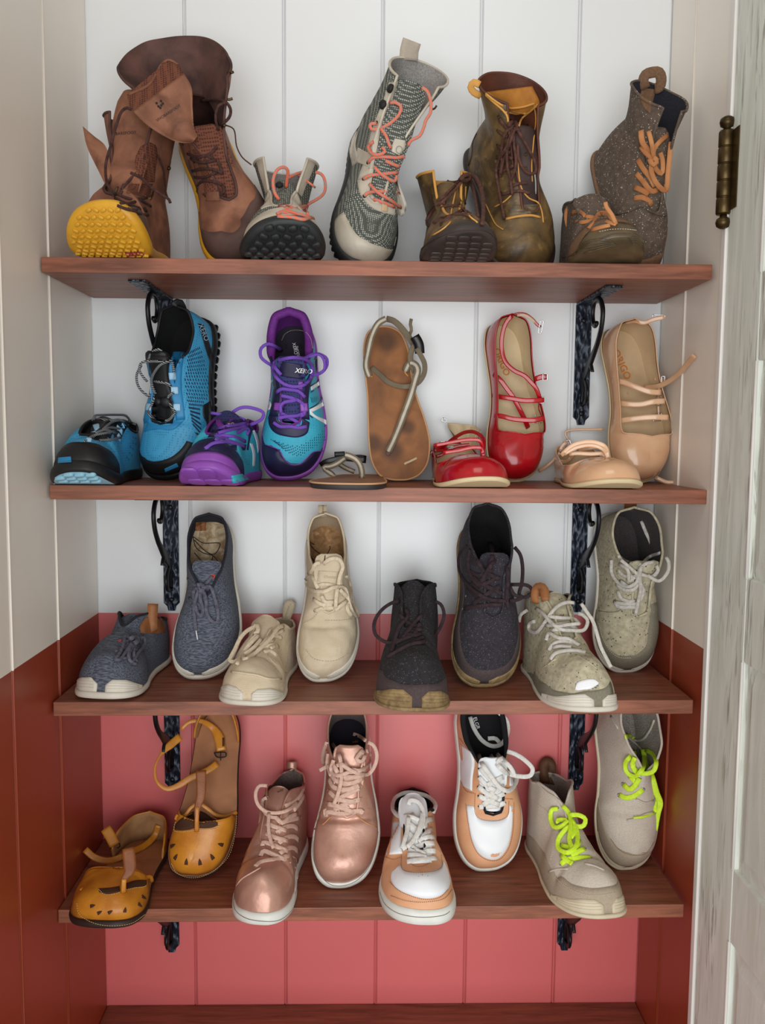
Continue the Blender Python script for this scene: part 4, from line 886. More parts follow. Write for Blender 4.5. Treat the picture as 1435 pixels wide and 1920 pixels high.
s = Shoe('lace_up_boot', 'tall speckled brown wool boot with tan laces and heel loop leaning upright', 'boot', 'boots on the top shelf', m=1, L=.28, B=.108,
         T=BT, hs=(.007, .008), K=dict(qc=.60, c=(.93, .15), a=.060, b=.40, dir=(.8, -.35), gap=.35, tan=.5, x=.0, pin=.0), bend=.25, bt=.3, wob=(.0028, 40), spine=[(0, .1), (.35, .04), (.7, -.04), (1, -.06)])
s.place(0, (1122, 152, 1274, 495), 'up', lean=24, tilt=-4, yaw=18, ydist=-.012, fit='L')
s.upper(wo, wol, insole=wol, cmat=wo); s.sole(bsu, brs)
s.tongue(wo, [(.33, .062), (.45, .09), (.6, .118), (.75, .135)], [.034, .04, .046, .05], arch=.008, th=.004)
s.bake()
s.bandpx('toe_rand', bsu, ZA4((640, 1300), (720, 1275), (790, 1240), (820, 1180), (825, 1090)))
s.cord('fold_seam', ZA4((470, 1010), (560, 985), (640, 955), (700, 995), (790, 1020)), .003, .003, wo)
s.cords('lace', [ZA4((585, 905), (640, 900), (680, 920), (700, 950)), ZA4((590, 835), (630, 850), (680, 880)), ZA4((600, 745), (640, 790), (700, 860), (740, 850)), ZA4((610, 655), (650, 720), (690, 770), (720, 830))], .0085, .0024, tl)
s.cord('lace', ZA4((630, 465), (640, 540, .4), (680, 600, .7), (710, 660, .9)), .009, .0026, tl)
s.cord('lace', ZA4((805, 495, .2), (750, 540, .7), (715, 590, .9), (710, 660, .9)), .0075, .0026, tl)
s.cord('lace', ZA4((630, 570, .3), (660, 610, .6), (700, 650, .9), (730, 720, .7), (765, 745, .5), (770, 660, .5), (755, 610, .4)), .0075, .0026, tl)
s.cord('lace', ZA4((700, 660, .9), (700, 740, .7), (740, 820, .6), (790, 855, .5), (805, 740, .5), (825, 540, .4)), .0080, .0026, tl)
s.cord('lace', ZA4((680, 470, .3), (700, 550, .7), (715, 650, .9)), .007, .0026, tl)
s.cord('lace_knot', ZA4((685, 650, 1), (710, 690, 1.1), (735, 665, 1.1), (710, 640, 1.1)), .008, .005, tl)
s.cord('pull_loop', ZA4((660, 195, .1), (645, 150, .1), (660, 105, .1), (700, 90, .2), (745, 90, .3), (762, 130, .4), (750, 185, .4), (720, 195, .3)), .017, .003, bsu)
s.panel('heel_patch', bsu, ZA4((640, 190), (620, 260), (650, 320)), ZA4((730, 200), (710, 270), (690, 360)), .0012)
# ================================================================ shelf 2
ZB1 = zf(80, 540, 3.776); ZB2 = zf(320, 560, 4.484); ZB3 = zf(560, 560, 5.054); ZB4 = zf(780, 560, 5.054); ZB5 = zf(1000, 540, 3.986)
LOW2 = [(0, 0, .13, .046), (.2, 0, .2, .056), (.34, 0, .30, .062), (.36, .28, .315, .064), (.54, .40, .56, .082), (.60, .62, .64, .082), (.70, .82, .74, .070), (.80, .84, .84, .066), (.91, .78, .955, .076), (1, 0, .985, .082)]
PR = [(-.004, 0), (0, .06), (.002, .25), (.0026, .6), (.002, .92), (.0006, 1.02), (-.003, 1.04)]
# ---- blue trail shoes
bl = mat('blue_mesh', (64, 158, 204), .55, (40, 118, 168), 'mesh', sc=.5, thr=.22, bump=.3); blp = mat('blue_overlay', (42, 136, 190), .5); bk = mat('black_synthetic', (20, 22, 26), .55, (14, 15, 18), 'smooth', bump=.1); bkl = mat('black_lining', (14, 15, 18), .9, (8, 8, 10), 'felt', bump=.3)
lbl = mat('pale_blue_webbing', (160, 204, 232), .6); bkc = mat('black_dotted_cord', (20, 20, 24), .7, (170, 176, 180), 'braid', sc=2.4, bump=.4); holes = mat('dark_blue_holes', (18, 42, 74), .8)
def mesh_holes(s, pts, r=.0016, ry=1.8, rot=0, m=None):
    b = MB()
    for (x, y) in pts:
        h = s.hit(x, y)
        if not h: continue
        d, nn = h; c0 = CAM+ray(x, y)*d; q = Vector(nn).to_track_quat('Z', 'Y'); a = np.arange(8)*2*PI/8; ax = np.array(q@Vector((1, 0, 0))); ay = np.array(q@Vector((0, 1, 0))); ca, sa = math.cos(rot), math.sin(rot)
        V = [c0+nn*.0003+(ax*(r*math.cos(t)*ca-r*ry*math.sin(t)*sa)+ay*(r*math.cos(t)*sa+r*ry*math.sin(t)*ca)) for t in a]; b.add(s.wl(V), [tuple(range(8))])
    if b.v: b.build('perforations', m or holes, s.root, False)['kind'] = 'stuff'
def grid_px(A, Bp, n, k, stag=True):
    a = cat(A, n); b = cat(Bp, n); R = []
    for i in range(n):
        for j in range(k):
            t = (j+.5+(.5 if (i % 2 and stag) else 0))/(k+.5); R.append(tuple(a[i]*(1-t)+b[i]*t))
    return R
s = Shoe('trail_shoe', 'blue trail shoe standing flat with black toe bumper and pale blue lugs', 'shoe', 'shoes on the second shelf', m=-1, L=.285, B=.112, T=LOW2, hs=(.016, .018), bend=.55, bt=.32, wob=(.0008, 50))
s.place(1, (93, 788, 268, 905), 'flat', yaw=-1, ydist=-.012, fit='BH')
s.upper(bl, bkl, insole=bkl, cmat=bk); s.sole(bk, mat('pale_blue_rubber', (150, 200, 222), .5))
s.band('toe_bumper', bk, -.33, .33, 0, [(-.33, .15), (-.24, .42), (-.1, .52), (.1, .52), (.24, .42), (.33, .15)])
lg = [(x, t, .016, .008, .3) for t in (.04, .085, .13) for x in np.arange(-.42, .5, .16) if s.inside(x, t, .05)]
s.lugs(MATS['pale_blue_rubber'], lg, .004)
s.tongue(bk, [(.33, .056), (.45, .070), (.55, .081), (.60, .086)], [.036, .04, .046, .044], arch=.006)
s.bake()
for A, Bq in ((((45, 1215), (50, 1255)), ((75, 1210), (78, 1255))), (((110, 1200), (105, 1240)), ((200, 1192), (205, 1232)))): s.panel('toe_inlay', blp, ZB1(*A), ZB1(*Bq), .0022)
s.panel('lace_garage', bk, ZB1((350, 915), (330, 1000), (310, 1080)), ZB1((670, 920), (590, 1000), (555, 1070)), .0012)
s.bake()
s.cords('cord_lace', [ZB1((355, 930), (380, 910), (420, 930), (480, 940), (540, 925), (610, 915)), ZB1((300, 1085), (360, 1045), (430, 1030), (510, 1015)), ZB1((350, 1060), (400, 1020), (470, 990), (560, 1000)), ZB1((400, 1080), (470, 1075), (550, 1060)), ZB1((430, 1000), (490, 950), (570, 915), (640, 930), (670, 960)), ZB1((370, 1030), (440, 1005), (520, 1030))], .004, .0036, bkc)
s.cord('cord_lace', ZB1((355, 925), (370, 905, .2), (420, 900, .3), (520, 898, .3), (590, 905, .2), (650, 940)), .004, .0036, bkc)
s.cords('lace_loop', [ZB1((375, 965), (390, 1000)), ZB1((350, 1020), (378, 1045)), ZB1((305, 1070), (345, 1080)), ZB1((570, 975), (610, 945)), ZB1((525, 985), (565, 1025)), ZB1((530, 1040), (555, 1075))], .010, .0016, lbl, lift=.0022)
mesh_holes(s, grid_px(ZB1((590, 1190), (620, 1100), (640, 1020)), ZB1((620, 1230), (660, 1130), (685, 1030)), 6, 2), .0013)

s = Shoe('trail_shoe', 'blue and black trail shoe leaning upright on its toe, turned to show its perforated side', 'shoe', 'shoes on the second shelf', m=1, L=.285, B=.108, T=LOW2, hs=(.014, .018), bend=.3, bt=.3, wob=(.0006, 50))
s.place(1, (262, 572, 411, 893), 'up', lean=13, tilt=8, yaw=-24, ydist=-.022, fit='LB')
s.upper(bl, bkl, insole=bkl, cmat=bk); s.sole(bk)
lg = [(s.c(t)+.5*1*(s.hw(t)*2-.05), t, .012, .012, 0) for t in np.arange(.06, .99, .05)]
s.lugs(bk, lg, .004)
s.tongue(bk, [(.33, .058), (.45, .076), (.56, .095), (.66, .116)], [.036, .042, .05, .050], arch=.008, th=.005)
s.bake()
s.bandpx('toe_bumper', bk, ZB1((690, 1150), (720, 1200), (790, 1225), (880, 1210), (960, 1160), (1020, 1080), (1070, 1020), (1110, 1060), (1120, 1110)))
s.panel('eyestay', blp, ZB1((715, 1020), (800, 1000), (930, 1000), (1010, 930)), ZB1((750, 930), (790, 965), (900, 968), (935, 935)), .001)
s.panel('eyestay', blp, ZB1((925, 450), (895, 560), (905, 700), (925, 830), (945, 940)), ZB1((1010, 450), (990, 560), (985, 700), (1000, 830), (1010, 930)), .001)
s.panel('eyestay', blp, ZB1((735, 540), (740, 640), (745, 750), (730, 850), (710, 960)), ZB1((750, 520), (775, 640), (790, 760), (775, 860), (750, 950)), .001)
s.panel('heel_band', bk, ZB1((1100, 250), (1150, 420), (1190, 560), (1200, 700), (1190, 800)), ZB1((1140, 260), (1190, 420), (1220, 560), (1215, 700), (1200, 850)), .0013)
s.panel('side_guard', bk, ZB1((1135, 830), (1135, 900), (1160, 960), (1150, 1040)), ZB1((1190, 800), (1205, 880), (1205, 960), (1190, 1020)), .0013)
s.panel('tongue_strip', bk, ZB1((745, 480), (760, 620), (790, 780), (770, 880), (790, 960)), ZB1((900, 480), (890, 620), (920, 780), (935, 880), (920, 960)), .0016)
for A, Bq in ((((1010, 1185), (1075, 1125)), ((1035, 1205), (1095, 1140))), (((862, 1280), (950, 1240)), ((868, 1305), (965, 1265)))): s.panel('toe_inlay', blp, ZB1(*A), ZB1(*Bq), .0026)
s.bake()
mesh_holes(s, grid_px(ZB1((1020, 470), (1020, 560), (1000, 650), (1015, 760), (1040, 870), (1060, 960)), ZB1((1120, 420), (1160, 560), (1180, 660), (1180, 760), (1120, 860), (1130, 1040)), 22, 9), .0011, 2.1, .35)
s.text('XERO', 80+1140/3.776, 540+315/3.776, 9, 68, lbl, lift=.0022)
s.cords('cord_lace', [ZB1((745, 880), (780, 920), (810, 940)), ZB1((940, 880), (900, 930), (865, 945)), ZB1((740, 740), (790, 770), (770, 830), (750, 880)), ZB1((930, 740), (890, 770), (900, 820), (940, 880)), ZB1((790, 660), (850, 670), (890, 680), (910, 700))], .0042, .0038, bkc)
s.cord('cord_lace', ZB1((750, 510), (770, 460, .3), (820, 435, .5), (870, 480, .5), (910, 515, .4), (925, 560, .2), (930, 600)), .0042, .0038, bkc)
s.cord('cord_lace', ZB1((910, 515, .3), (840, 540, .6), (790, 600, .6), (770, 660, .5), (785, 720, .4), (800, 750, .2)), .0042, .0038, bkc)
s.cord('cord_lace', ZB1((935, 515, .2), (850, 520, .4), (770, 520, .5), (700, 530, .6), (685, 580, .6), (720, 640, .5), (740, 660, .2)), .0042, .0038, bkc)
s.cord('cord_lace', ZB1((700, 545, .6), (665, 620, .7), (680, 700, .6), (740, 760, .5), (790, 775, .2)), .0042, .0038, bkc)
s.cords('lace_loop', [ZB1((895, 625), (945, 625)), ZB1((910, 725), (960, 725)), ZB1((925, 845), (975, 845)), ZB1((700, 615), (740, 635)), ZB1((738, 725), (768, 725)), ZB1((730, 840), (768, 845))], .012, .0018, lbl, lift=.003)
s.disc('cord_lock', bk, 80+880/3.776, 540+808/3.776, .0092, .008, .001); s.disc('lock_button', MATS['black_synthetic'], 80+840/3.776, 540+800/3.776, .006, .012)
s.cord('pull_loop', ZB1((930, 130, 0), (940, 105, .2), (975, 105, .2), (1000, 160, 0)), .012, .004, bk)

# ---- teal and purple trail shoes
te = mat('teal_mesh', (58, 176, 206), .6, (36, 140, 176), 'mesh', sc=.45, thr=.12, bump=.2); nv = mat('navy_overlay', (34, 32, 74), .5, (26, 24, 58), 'smooth', bump=.1); pu = mat('purple_lining', (124, 44, 150), .75, (92, 30, 116), 'felt', bump=.15); pul = mat('purple_lace', (126, 82, 196), .75, (96, 56, 160), 'braid', sc=2.5, bump=.3)
pur = mat('purple_rubber', (150, 84, 186), .45, (132, 66, 168), 'smooth', bump=.1); wh = mat('white_print', (240, 242, 246), .4); nvm = mat('navy_mesh', (52, 56, 112), .8, (28, 28, 66), 'mesh', sc=.4, thr=.3, bump=.3); ins = mat('dark_insole', (34, 28, 42), .9); tr_ = mat('teal_rubber', (60, 178, 196), .45)
s = Shoe('trail_shoe', 'teal and navy trail shoe standing flat with purple laces and a purple toe sole', 'shoe', 'shoes on the second shelf', m=-1, L=.285, B=.112, T=LOW2, hs=(.014, .016), bend=.62, bt=.33, wob=(.0006, 50))
s.place(1, (335, 786, 492, 905), 'flat', yaw=-7, ydist=-.012, fit='BH')
s.upper(te, pu, insole=ins, cmat=pu); s.sole(pur)
s.band('toe_cap', nv, -.40, .40, 0, [(-.40, .1), (-.3, .36), (-.15, .60), (0, .66), (.15, .60), (.3, .36), (.40, .1)])
s.band('toe_bumper', pur, -.26, .26, 0, [(-.26, .03), (-.16, .15), (0, .19), (.16, .15), (.26, .03)], .002)
lg = [(x, t, .026, .03, .0) for t in (.05, .17) for x in (-.36, -.1, .16, .42) if s.inside(x, t, .02)]
s.lugs(pur, lg, .0022, 'tread_bars')
s.tongue(nvm, [(.33, .056), (.45, .072), (.55, .085), (.60, .092)], [.036, .04, .046, .044], arch=.006)
s.bake()
s.panel('eyestay', nv, ZB2((355, 1100), (290, 1200), (270, 1275)), ZB2((420, 1100), (370, 1180), (330, 1262)), .001)
s.panel('eyestay', nv, ZB2((270, 1250), (300, 1275)), ZB2((640, 1225), (630, 1275)), .001)
s.panel('eyestay', nv, ZB2((640, 1050), (655, 1150), (640, 1270)), ZB2((700, 1080), (670, 1180), (655, 1275)), .001)
s.panel('tongue_patch', nv, ZB2((440, 1030), (460, 1100)), ZB2((640, 1010), (600, 1080)), .0015)
s.panel('sole_patch', tr_, ZB2((510, 1490), (520, 1555)), ZB2((600, 1470), (665, 1520)), .0022)
s.panel('side_stripe', wh, ZB2((665, 1215), (690, 1300), (690, 1410)), ZB2((690, 1220), (712, 1300), (708, 1410)), .0014)
s.panel('side_stripe', wh, ZB2((690, 1110), (720, 1200), (735, 1300)), ZB2((705, 1105), (740, 1180), (752, 1260)), .0014)
s.bake()
mesh_holes(s, grid_px(ZB2((520, 1300), (600, 1330), (660, 1350)), ZB2((530, 1330), (600, 1380), (660, 1410)), 9, 3), .0009, 1.3, 0, MATS['dark_blue_holes'])
s.text('RO', 320+510/4.484, 560+1058/4.484, 6, -8, MATS['white_print'], .0016)
s.cords('lace', [ZB2((400, 1090), (470, 1075), (560, 1060), (640, 1045)), ZB2((370, 1160), (440, 1150), (540, 1160), (630, 1200)), ZB2((380, 1190), (460, 1170), (560, 1130), (640, 1090), (660, 1110), (640, 1140)), ZB2((290, 1260), (360, 1215), (460, 1205), (560, 1220), (625, 1245)), ZB2((380, 1140), (450, 1180), (540, 1210), (620, 1240)), ZB2((400, 1130), (470, 1110), (560, 1090), (640, 1070))], .0056, .003, pul)
s.cord('lace', ZB2((440, 1060, .2), (480, 1020, .8), (530, 950, 1.2), (600, 915, 1.4), (690, 920, 1.4), (780, 960, 1), (770, 1010, .8), (720, 1040, .4), (670, 1060)), .0058, .003, pul)
s.cord('lace', ZB2((340, 960, .5), (400, 970, .9), (460, 985, .9), (500, 1000, .6), (560, 995, .4), (630, 1010)), .005, .003, pul)
s.cord('lace', ZB2((400, 1010, .2), (410, 1060, .3), (440, 1080, .1)), .009, .002, pu)
s.cord('tongue_binding', ZB2((640, 1060), (665, 1010), (700, 1000), (720, 1040)), .006, .005, pu)

s = Shoe('trail_shoe', 'teal trail shoe with navy toe cap, white cross stripes and purple laces, leaning upright', 'shoe', 'shoes on the second shelf', m=1, L=.285, B=.108, T=LOW2, hs=(.012, .014), bend=.3, bt=.3, wob=(.0005, 50))
s.place(1, (488, 583, 615, 898), 'up', lean=15, tilt=-1, yaw=-2, ydist=-.004, fit='LB')
s.upper(te, pu, insole=ins, cmat=pu, collar=.0075); s.sole(pur)
s.tongue(nvm, [(.33, .058), (.45, .076), (.56, .095), (.66, .112)], [.036, .042, .05, .050], arch=.006, th=.004)
s.bake()
s.bandpx('toe_cap', nv, ZB2((775, 1150), (790, 1220), (850, 1240), (920, 1270), (960, 1340), (1010, 1385), (1080, 1385), (1140, 1340), (1200, 1285), (1280, 1275), (1310, 1260)))
s.panel('eyestay', nv, ZB2((820, 990), (830, 1070), (880, 1130), (980, 1160), (1080, 1165), (1150, 1130), (1170, 1040)), ZB2((900, 980), (905, 1020), (940, 1050), (1000, 1065), (1060, 1070), (1100, 1060), (1105, 1000)), .001)
s.panel('eyestay', nv, ZB2((808, 500), (840, 640), (860, 740), (850, 860), (825, 990)), ZB2((850, 480), (900, 640), (935, 750), (925, 870), (905, 990)), .001)
s.panel('eyestay', nv, ZB2((1260, 480), (1230, 600), (1180, 720), (1160, 860), (1170, 1020)), ZB2((1215, 480), (1180, 600), (1130, 720), (1100, 860), (1105, 1010)), .001)
s.panel('tongue_patch', nv, ZB2((940, 530), (915, 600), (920, 650)), ZB2((1150, 560), (1165, 620), (1110, 680)), .0014)
s.panel('insole_print_base', ins, ZB2((960, 380), (970, 420)), ZB2((1100, 380), (1110, 420)), .0003)
for A, Bq in ((((800, 640), (855, 690)), ((800, 680), (850, 712))), (((795, 830), (845, 880), (835, 930)), ((800, 870), (825, 895), (800, 950))), (((1180, 740), (1240, 700), (1305, 650)), ((1185, 770), (1240, 735), (1305, 700))),
              (((1170, 930), (1230, 900), (1305, 850)), ((1172, 960), (1240, 930), (1305, 890))), (((1170, 930), (1220, 980), (1312, 1020)), ((1175, 975), (1230, 1010), (1312, 1060)))):
    s.panel('side_stripe', wh, ZB2(*A), ZB2(*Bq), .0018)
for a, b_ in ((((1172, 980), (1180, 990), (1300, 1070)), 0), (((1168, 925), (1230, 890), (1305, 838)), 0), (((1175, 735), (1240, 692), (1300, 645)), 0), (((1180, 785), (1240, 750), (1305, 712)), 0)): s.cord('stripe_outline', ZB2(*a), .0018, .0012, nv)
s.cord('toe_cap_piping', ZB2((790, 1225), (850, 1245), (915, 1275), (955, 1345), (1010, 1392), (1080, 1392), (1140, 1345), (1200, 1290), (1280, 1280)), .0013, .0022, MATS['purple_rubber'])
s.bake()
mesh_holes(s, grid_px(ZB2((840, 1180), (940, 1210), (1060, 1230), (1180, 1180), (1290, 1090)), ZB2((900, 1220), (990, 1300), (1080, 1330), (1180, 1270), (1300, 1200)), 26, 4), .0008, 1.6)
mesh_holes(s, grid_px(ZB2((1180, 830), (1290, 800)), ZB2((1190, 880), (1290, 850)), 10, 4), .0008, 1.6)
s.text('XERO', 320+1118/4.484, 560+610/4.484, 8.5, 5, wh, .0022, shear=.2, bold=.02)
s.text('XERO', 320+1045/4.484, 560+420/4.484, 6, 80, wh, .001); s.text('SHOES', 320+1068/4.484, 560+440/4.484, 4.5, 80, wh, .001)
s.stitch(ZB2((935, 350), (960, 300), (1010, 270), (1080, 265), (1140, 285), (1180, 340), (1195, 420)), MATS['cream_thread'], .0007, 3.2)
s.cords('lace', [ZB2((865, 1040), (920, 1075), (1000, 1075), (1080, 1085), (1145, 1075)), ZB2((905, 1005), (980, 990), (1060, 985), (1120, 965)), ZB2((930, 960), (1000, 1000), (1090, 1050)), ZB2((890, 790), (930, 760), (1000, 765), (1080, 780), (1130, 830)), ZB2((930, 815), (1000, 830), (1060, 850), (1110, 880), (1130, 920), (1120, 975), (1090, 985)), ZB2((930, 960), (925, 900), (960, 870), (1020, 860), (1060, 850))], .0058, .003, pul)
s.cords('lace_loop', [ZB2((870, 905), (940, 910)), ZB2((1075, 730), (1110, 730)), ZB2((1120, 880), (1125, 950))], .013, .002, MATS['purple_rubber'], lift=.0022)
s.cord('lace', ZB2((935, 440, .2), (880, 400, .6), (820, 380, .9), (760, 420, 1), (760, 490, .9), (800, 530, .7), (850, 560, .3)), .0056, .003, pul)
s.cord('lace', ZB2((930, 640, .2), (880, 580, .5), (870, 540, .6), (960, 505, .9), (1060, 495, 1), (1150, 520, .9), (1190, 570, .7), (1180, 660, .5), (1130, 720, .4), (1060, 740, .4), (960, 720, .4), (880, 650, .5), (860, 590, .5), (875, 530, .5)), .0056, .003, pul)
s.cord('lace', ZB2((1040, 495, .8), (1130, 500, 1), (1180, 475, 1), (1240, 465, 1), (1310, 500, .9), (1315, 560, .8), (1270, 620, .6), (1200, 640, .5), (1180, 620, .4)), .0056, .003, pul)
s.cord('lace', ZB2((1160, 490, .9), (1250, 470, .9), (1290, 520, .8), (1290, 600, .6), (1250, 630, .5)), .0045, .003, pul)

# ---- thong sandals
lea = mat('worn_tan_footbed', (168, 116, 74), .6, (128, 84, 54), 'smooth', bump=.15); edl = mat('raw_leather_edge', (206, 160, 116), .8); vib = mat('dark_vibrant_rubber', (44, 40, 40), .6); web = mat('taupe_webbing', (140, 126, 104), .85, (112, 100, 82), 'weave', bump=.5); webw = mat('cream_webbing_stripe', (226, 218, 202), .8, (200, 190, 170), 'weave', bump=.4); plk = mat('black_plastic', (18, 18, 20), .35)
stain = mat('dark_wear_stain', (96, 70, 56), .6)
FL = [(0, 0, .13, .0101), (.36, 0, .32, .0101), (.6, .5, .66, .0101), (1, 0, .985, .0101)]
SD = [(-.06, .0), (.12, .005), (.30, .04), (.44, .12), (.50, .25), (.46, .40), (.38, .55), (.34, .70), (.33, .84), (.25, .95), (.10, .995), (0, 1.0), (-.10, .995), (-.27, .95), (-.35, .84), (-.37, .70), (-.39, .55), (-.43, .40), (-.46, .25), (-.45, .13), (-.36, .04), (-.22, .008)]
def webbing(s, pts, w=.0105, **k):
    s.cord('strap', pts, w, .0016, web, **k); s.cord('strap_stripe', pts, w*.42, .0022, webw, **k)
s = Shoe('thong_sandal', 'flat tan leather thong sandal lying down, half behind its partner on the second shelf', 'sandal', 'shoes on the second shelf', m=-1, L=.28, B=.108, T=FL, hs=(.0105, .0105), bend=.0, out=SD)
s.place(1, (578, 872, 728, 911), 'flat', yaw=-5, ydist=-.02, fit='B')
s.sole(vib, vib, prof=[(-.001, 0), (0, .1), (.0005, .5), (.0, .78)]); s.cap('footbed', lea, -.0012, .0005); x, t, z = s.rings(np.linspace(-1, 1, 121)[1:], .0003, 0); s.add('footbed_edge', *sweep(s.post(x, t, z+.0088), .003, .0028, (0, 0, 1), True, 6), edl)
s.bake()
webbing(s, ZB3((600, 1700), (600, 1640, .3), (580, 1570, .7), (540, 1520, .9), (480, 1490, 1), (440, 1480, 1)))
webbing(s, ZB3((380, 1560, .6), (420, 1590, .6), (480, 1620, .4), (530, 1640, .1)), w=.009)
webbing(s, ZB3((210, 1620), (240, 1600, .3), (300, 1590, .5), (370, 1560, .6), (440, 1510, .8)), w=.010)
s.cord('strap', ZB3((210, 1580, .2), (260, 1550, .8), (330, 1530, 1), (440, 1510, 1), (540, 1520, .7), (640, 1530, .4)), .011, .002, plk)
s.cord('buckle', ZB3((340, 1480, 1.1), (440, 1475, 1.1)), .011, .006, plk, step=2)
s.cord('strap', ZB3((470, 1500, .8), (540, 1500, .6), (600, 1500, .4), (640, 1510, .3)), .008, .0018, MATS['black_plastic'])
s = Shoe('thong_sandal', 'tan leather thong sandal with taupe webbing straps leaning upright against the wall', 'sandal', 'shoes on the second shelf', m=1, L=.28, B=.105, T=FL, hs=(.0105, .0105), bend=.0, out=SD, wid=[(0, 1), (.5, 1), (.75, 1.04), (1, 1.06)], spine=[(0, .06), (.3, .02), (.7, -.06), (1, -.1)])
s.place(1, (679, 611, 808, 898), 'up', lean=15, tilt=-3, yaw=9, ydist=-.006, fit='LB')
s.sole(vib, vib, prof=[(-.001, 0), (0, .1), (.0005, .5), (.0, .78)]); FB = s.cap('footbed', lea, -.0012, .0005); x, t, z = s.rings(np.linspace(-1, 1, 121)[1:], .0003, 0); s.add('footbed_edge', *sweep(s.post(x, t, z+.0088), .003, .0028, (0, 0, 1), True, 6), edl)
s.bake()
sp_ = []
for (px, py, r_) in ((565+160, 640, .030), (700, 830, .024), (765, 800, .020), (735, 845, .028)):
    h = s.hit(px, py)
    if h: sp_.append((tuple(s.wl(CAM+ray(px, py)*h[0])), r_))
FB.data.materials[0] = mat('worn_footbed_with_marks', (168, 112, 68), .6, (122, 80, 50), 'smooth', bump=.15, spots=sp_)
def blotch(s, zz, cx, cy, rx, ry, m, lift=.0004, seed=0):
    A = []; B_ = []
    for k in range(9):
        a = PI*k/8; r1 = 1+.12*math.sin(3*a+seed); A.append((cx-rx*math.cos(a), cy-ry*math.sin(a)*r1)); B_.append((cx-rx*math.cos(a), cy+ry*math.sin(a)*r1))
    s.panel('wear_mark', m, zz(*A), zz(*B_), lift, 20, 8)
m2 = mat('worn_tan_footbed_soft', (142, 96, 62), .6)
webbing(s, ZB3((850, 1450), (920, 1300, .35), (990, 1120, .7), (1060, 930, .9), (1110, 760, 1.1), (1130, 680, 1.1), (1110, 630, .8), (1060, 610, .4), (1010, 690)), w=.0125)
webbing(s, ZB3((670, 740), (640, 640, .4), (660, 500, .9), (700, 340, 1.3), (760, 230, 1.5), (830, 190, 1.5)), w=.0112)
s.cord('strap', ZB3((830, 190, 1.5), (900, 210, 1.5), (970, 270, 1.5), (1040, 360, 1.5), (1095, 440, 1.5)), .011, .002, web)
s.cord('strap', ZB3((690, 650), (760, 710, .3), (850, 790, .6), (960, 830, .9), (1060, 830, 1.1), (1140, 790, 1.3), (1190, 710, 1.4), (1195, 620, 1.4), (1160, 540, 1.5), (1120, 470, 1.5)), .009, .002, web)
s.cord('strap', ZB3((1040, 360, 1.4), (1070, 300, 1.4), (1060, 240, 1.4), (1070, 190, 1.4)), .006, .002, web)
s.cord('strap', ZB3((1100, 440, 1.4), (1070, 500, 1.2), (1060, 570, .9), (1080, 640, .6), (1110, 700, .9)), .010, .002, web)
s.cord('buckle', ZB3((1100, 355, 1.6), (1140, 430, 1.6), (1150, 520, 1.6)), .018, .006, plk, step=3, n=6)
s.cord('strap_slot', ZB3((1000, 640), (1010, 700), (1040, 735)), .002, .001, MATS['cut_leather_edge']); s.cord('strap_slot', ZB3((645, 715), (700, 740)), .002, .001, MATS['cut_leather_edge'])
s.disc('thong_rivet', MATS['dark_wear_stain'], 560+850/5.054, 560+1465/5.054, .0045, .001)

# ---- patent strappy flats
def flats(nm, patent, lin_, ltxt, A, solem, z_, straps_flat, up_fn): pass
MJ = [(0, 0, .12, .040), (.15, 0, .17, .046), (.27, 0, .25, .050), (.285, .26, .262, .049), (.36, .84, .29, .037), (.5, .97, .48, .034), (.62, 1.0, .62, .038), (.8, .98, .83, .052), (.92, .86, .95, .064), (1, 0, .985, .064)]
rd = mat('red_patent_leather', (184, 12, 28), .2, (160, 8, 22), 'smooth', bump=.04, coat=.35); crl = mat('cream_leather_lining', (214, 194, 158), .6, (196, 174, 138), 'smooth', bump=.15); crs = mat('cream_leather_sole', (216, 196, 156), .55); slv = mat('silver_buckle', (206, 208, 212), .22, metal=1.0); ort = mat('orange_print', (206, 116, 40), .6)
SP = [(-.002, 0), (.0008, .3), (.0014, .8), (0, 1.05)]
def buckle(s, z_, x, y, w_, h_, air=.5, rot=0):
    P = [(-w_/2, -h_/2), (w_/2, -h_/2), (w_/2, h_/2), (-w_/2, h_/2)]; a = math.radians(rot)
    P = [(x+px*math.cos(a)-py*math.sin(a), y+px*math.sin(a)+py*math.cos(a), air) for px, py in P]; P = [P[0], P[1], P[2], P[3], P[0]]
    R = []
    for i in range(4): R += [tuple(np.array(P[i])*(1-k)+np.array(P[i+1])*k) for k in (.02, .35, .65, .98)]
    s.cord('buckle', z_(*R, R[0]), .0018, .0016, slv, step=1.5, n=6)
    s.cord('buckle_pin', z_((x-w_*.45*math.cos(a), y-w_*.45*math.sin(a), air), (x+w_*.5*math.cos(a), y+w_*.5*math.sin(a), air+.1)), .001, .001, slv, step=1.5, n=5)
def strap(s, z_, pts, w, m, lin=None):
    s.cord('strap', z_(*pts), w, .0016, m)
s = Shoe('strappy_flat', 'red patent strappy flat standing on the shelf with its ankle strap hanging loose', 'shoe', 'shoes on the second shelf', m=-1, L=.275, B=.105, T=MJ, hs=(.006, .007), bend=.35, bt=.3, kap=(.25, .38, .9), gb=.75)
s.place(1, (807, 832, 959, 908), 'flat', yaw=4, ydist=-.012, fit='BH')
s.upper(rd, crl, insole=crl, cr=.0011, cmat=rd); s.sole(crs, crs, prof=SP); s.bake()
sheet_px(s, 'heel_counter', rd, ZB4((230, 1340), (290, 1270), (300, 1190), (240, 1150)), ZB4((650, 1290), (640, 1240), (560, 1205), (290, 1155)), -.03, -.03, .004, th=.002)
s.panel('lining', crl, ZB4((300, 1175), (300, 1250), (245, 1330)), ZB4((560, 1200), (620, 1260), (560, 1300)), .0008)
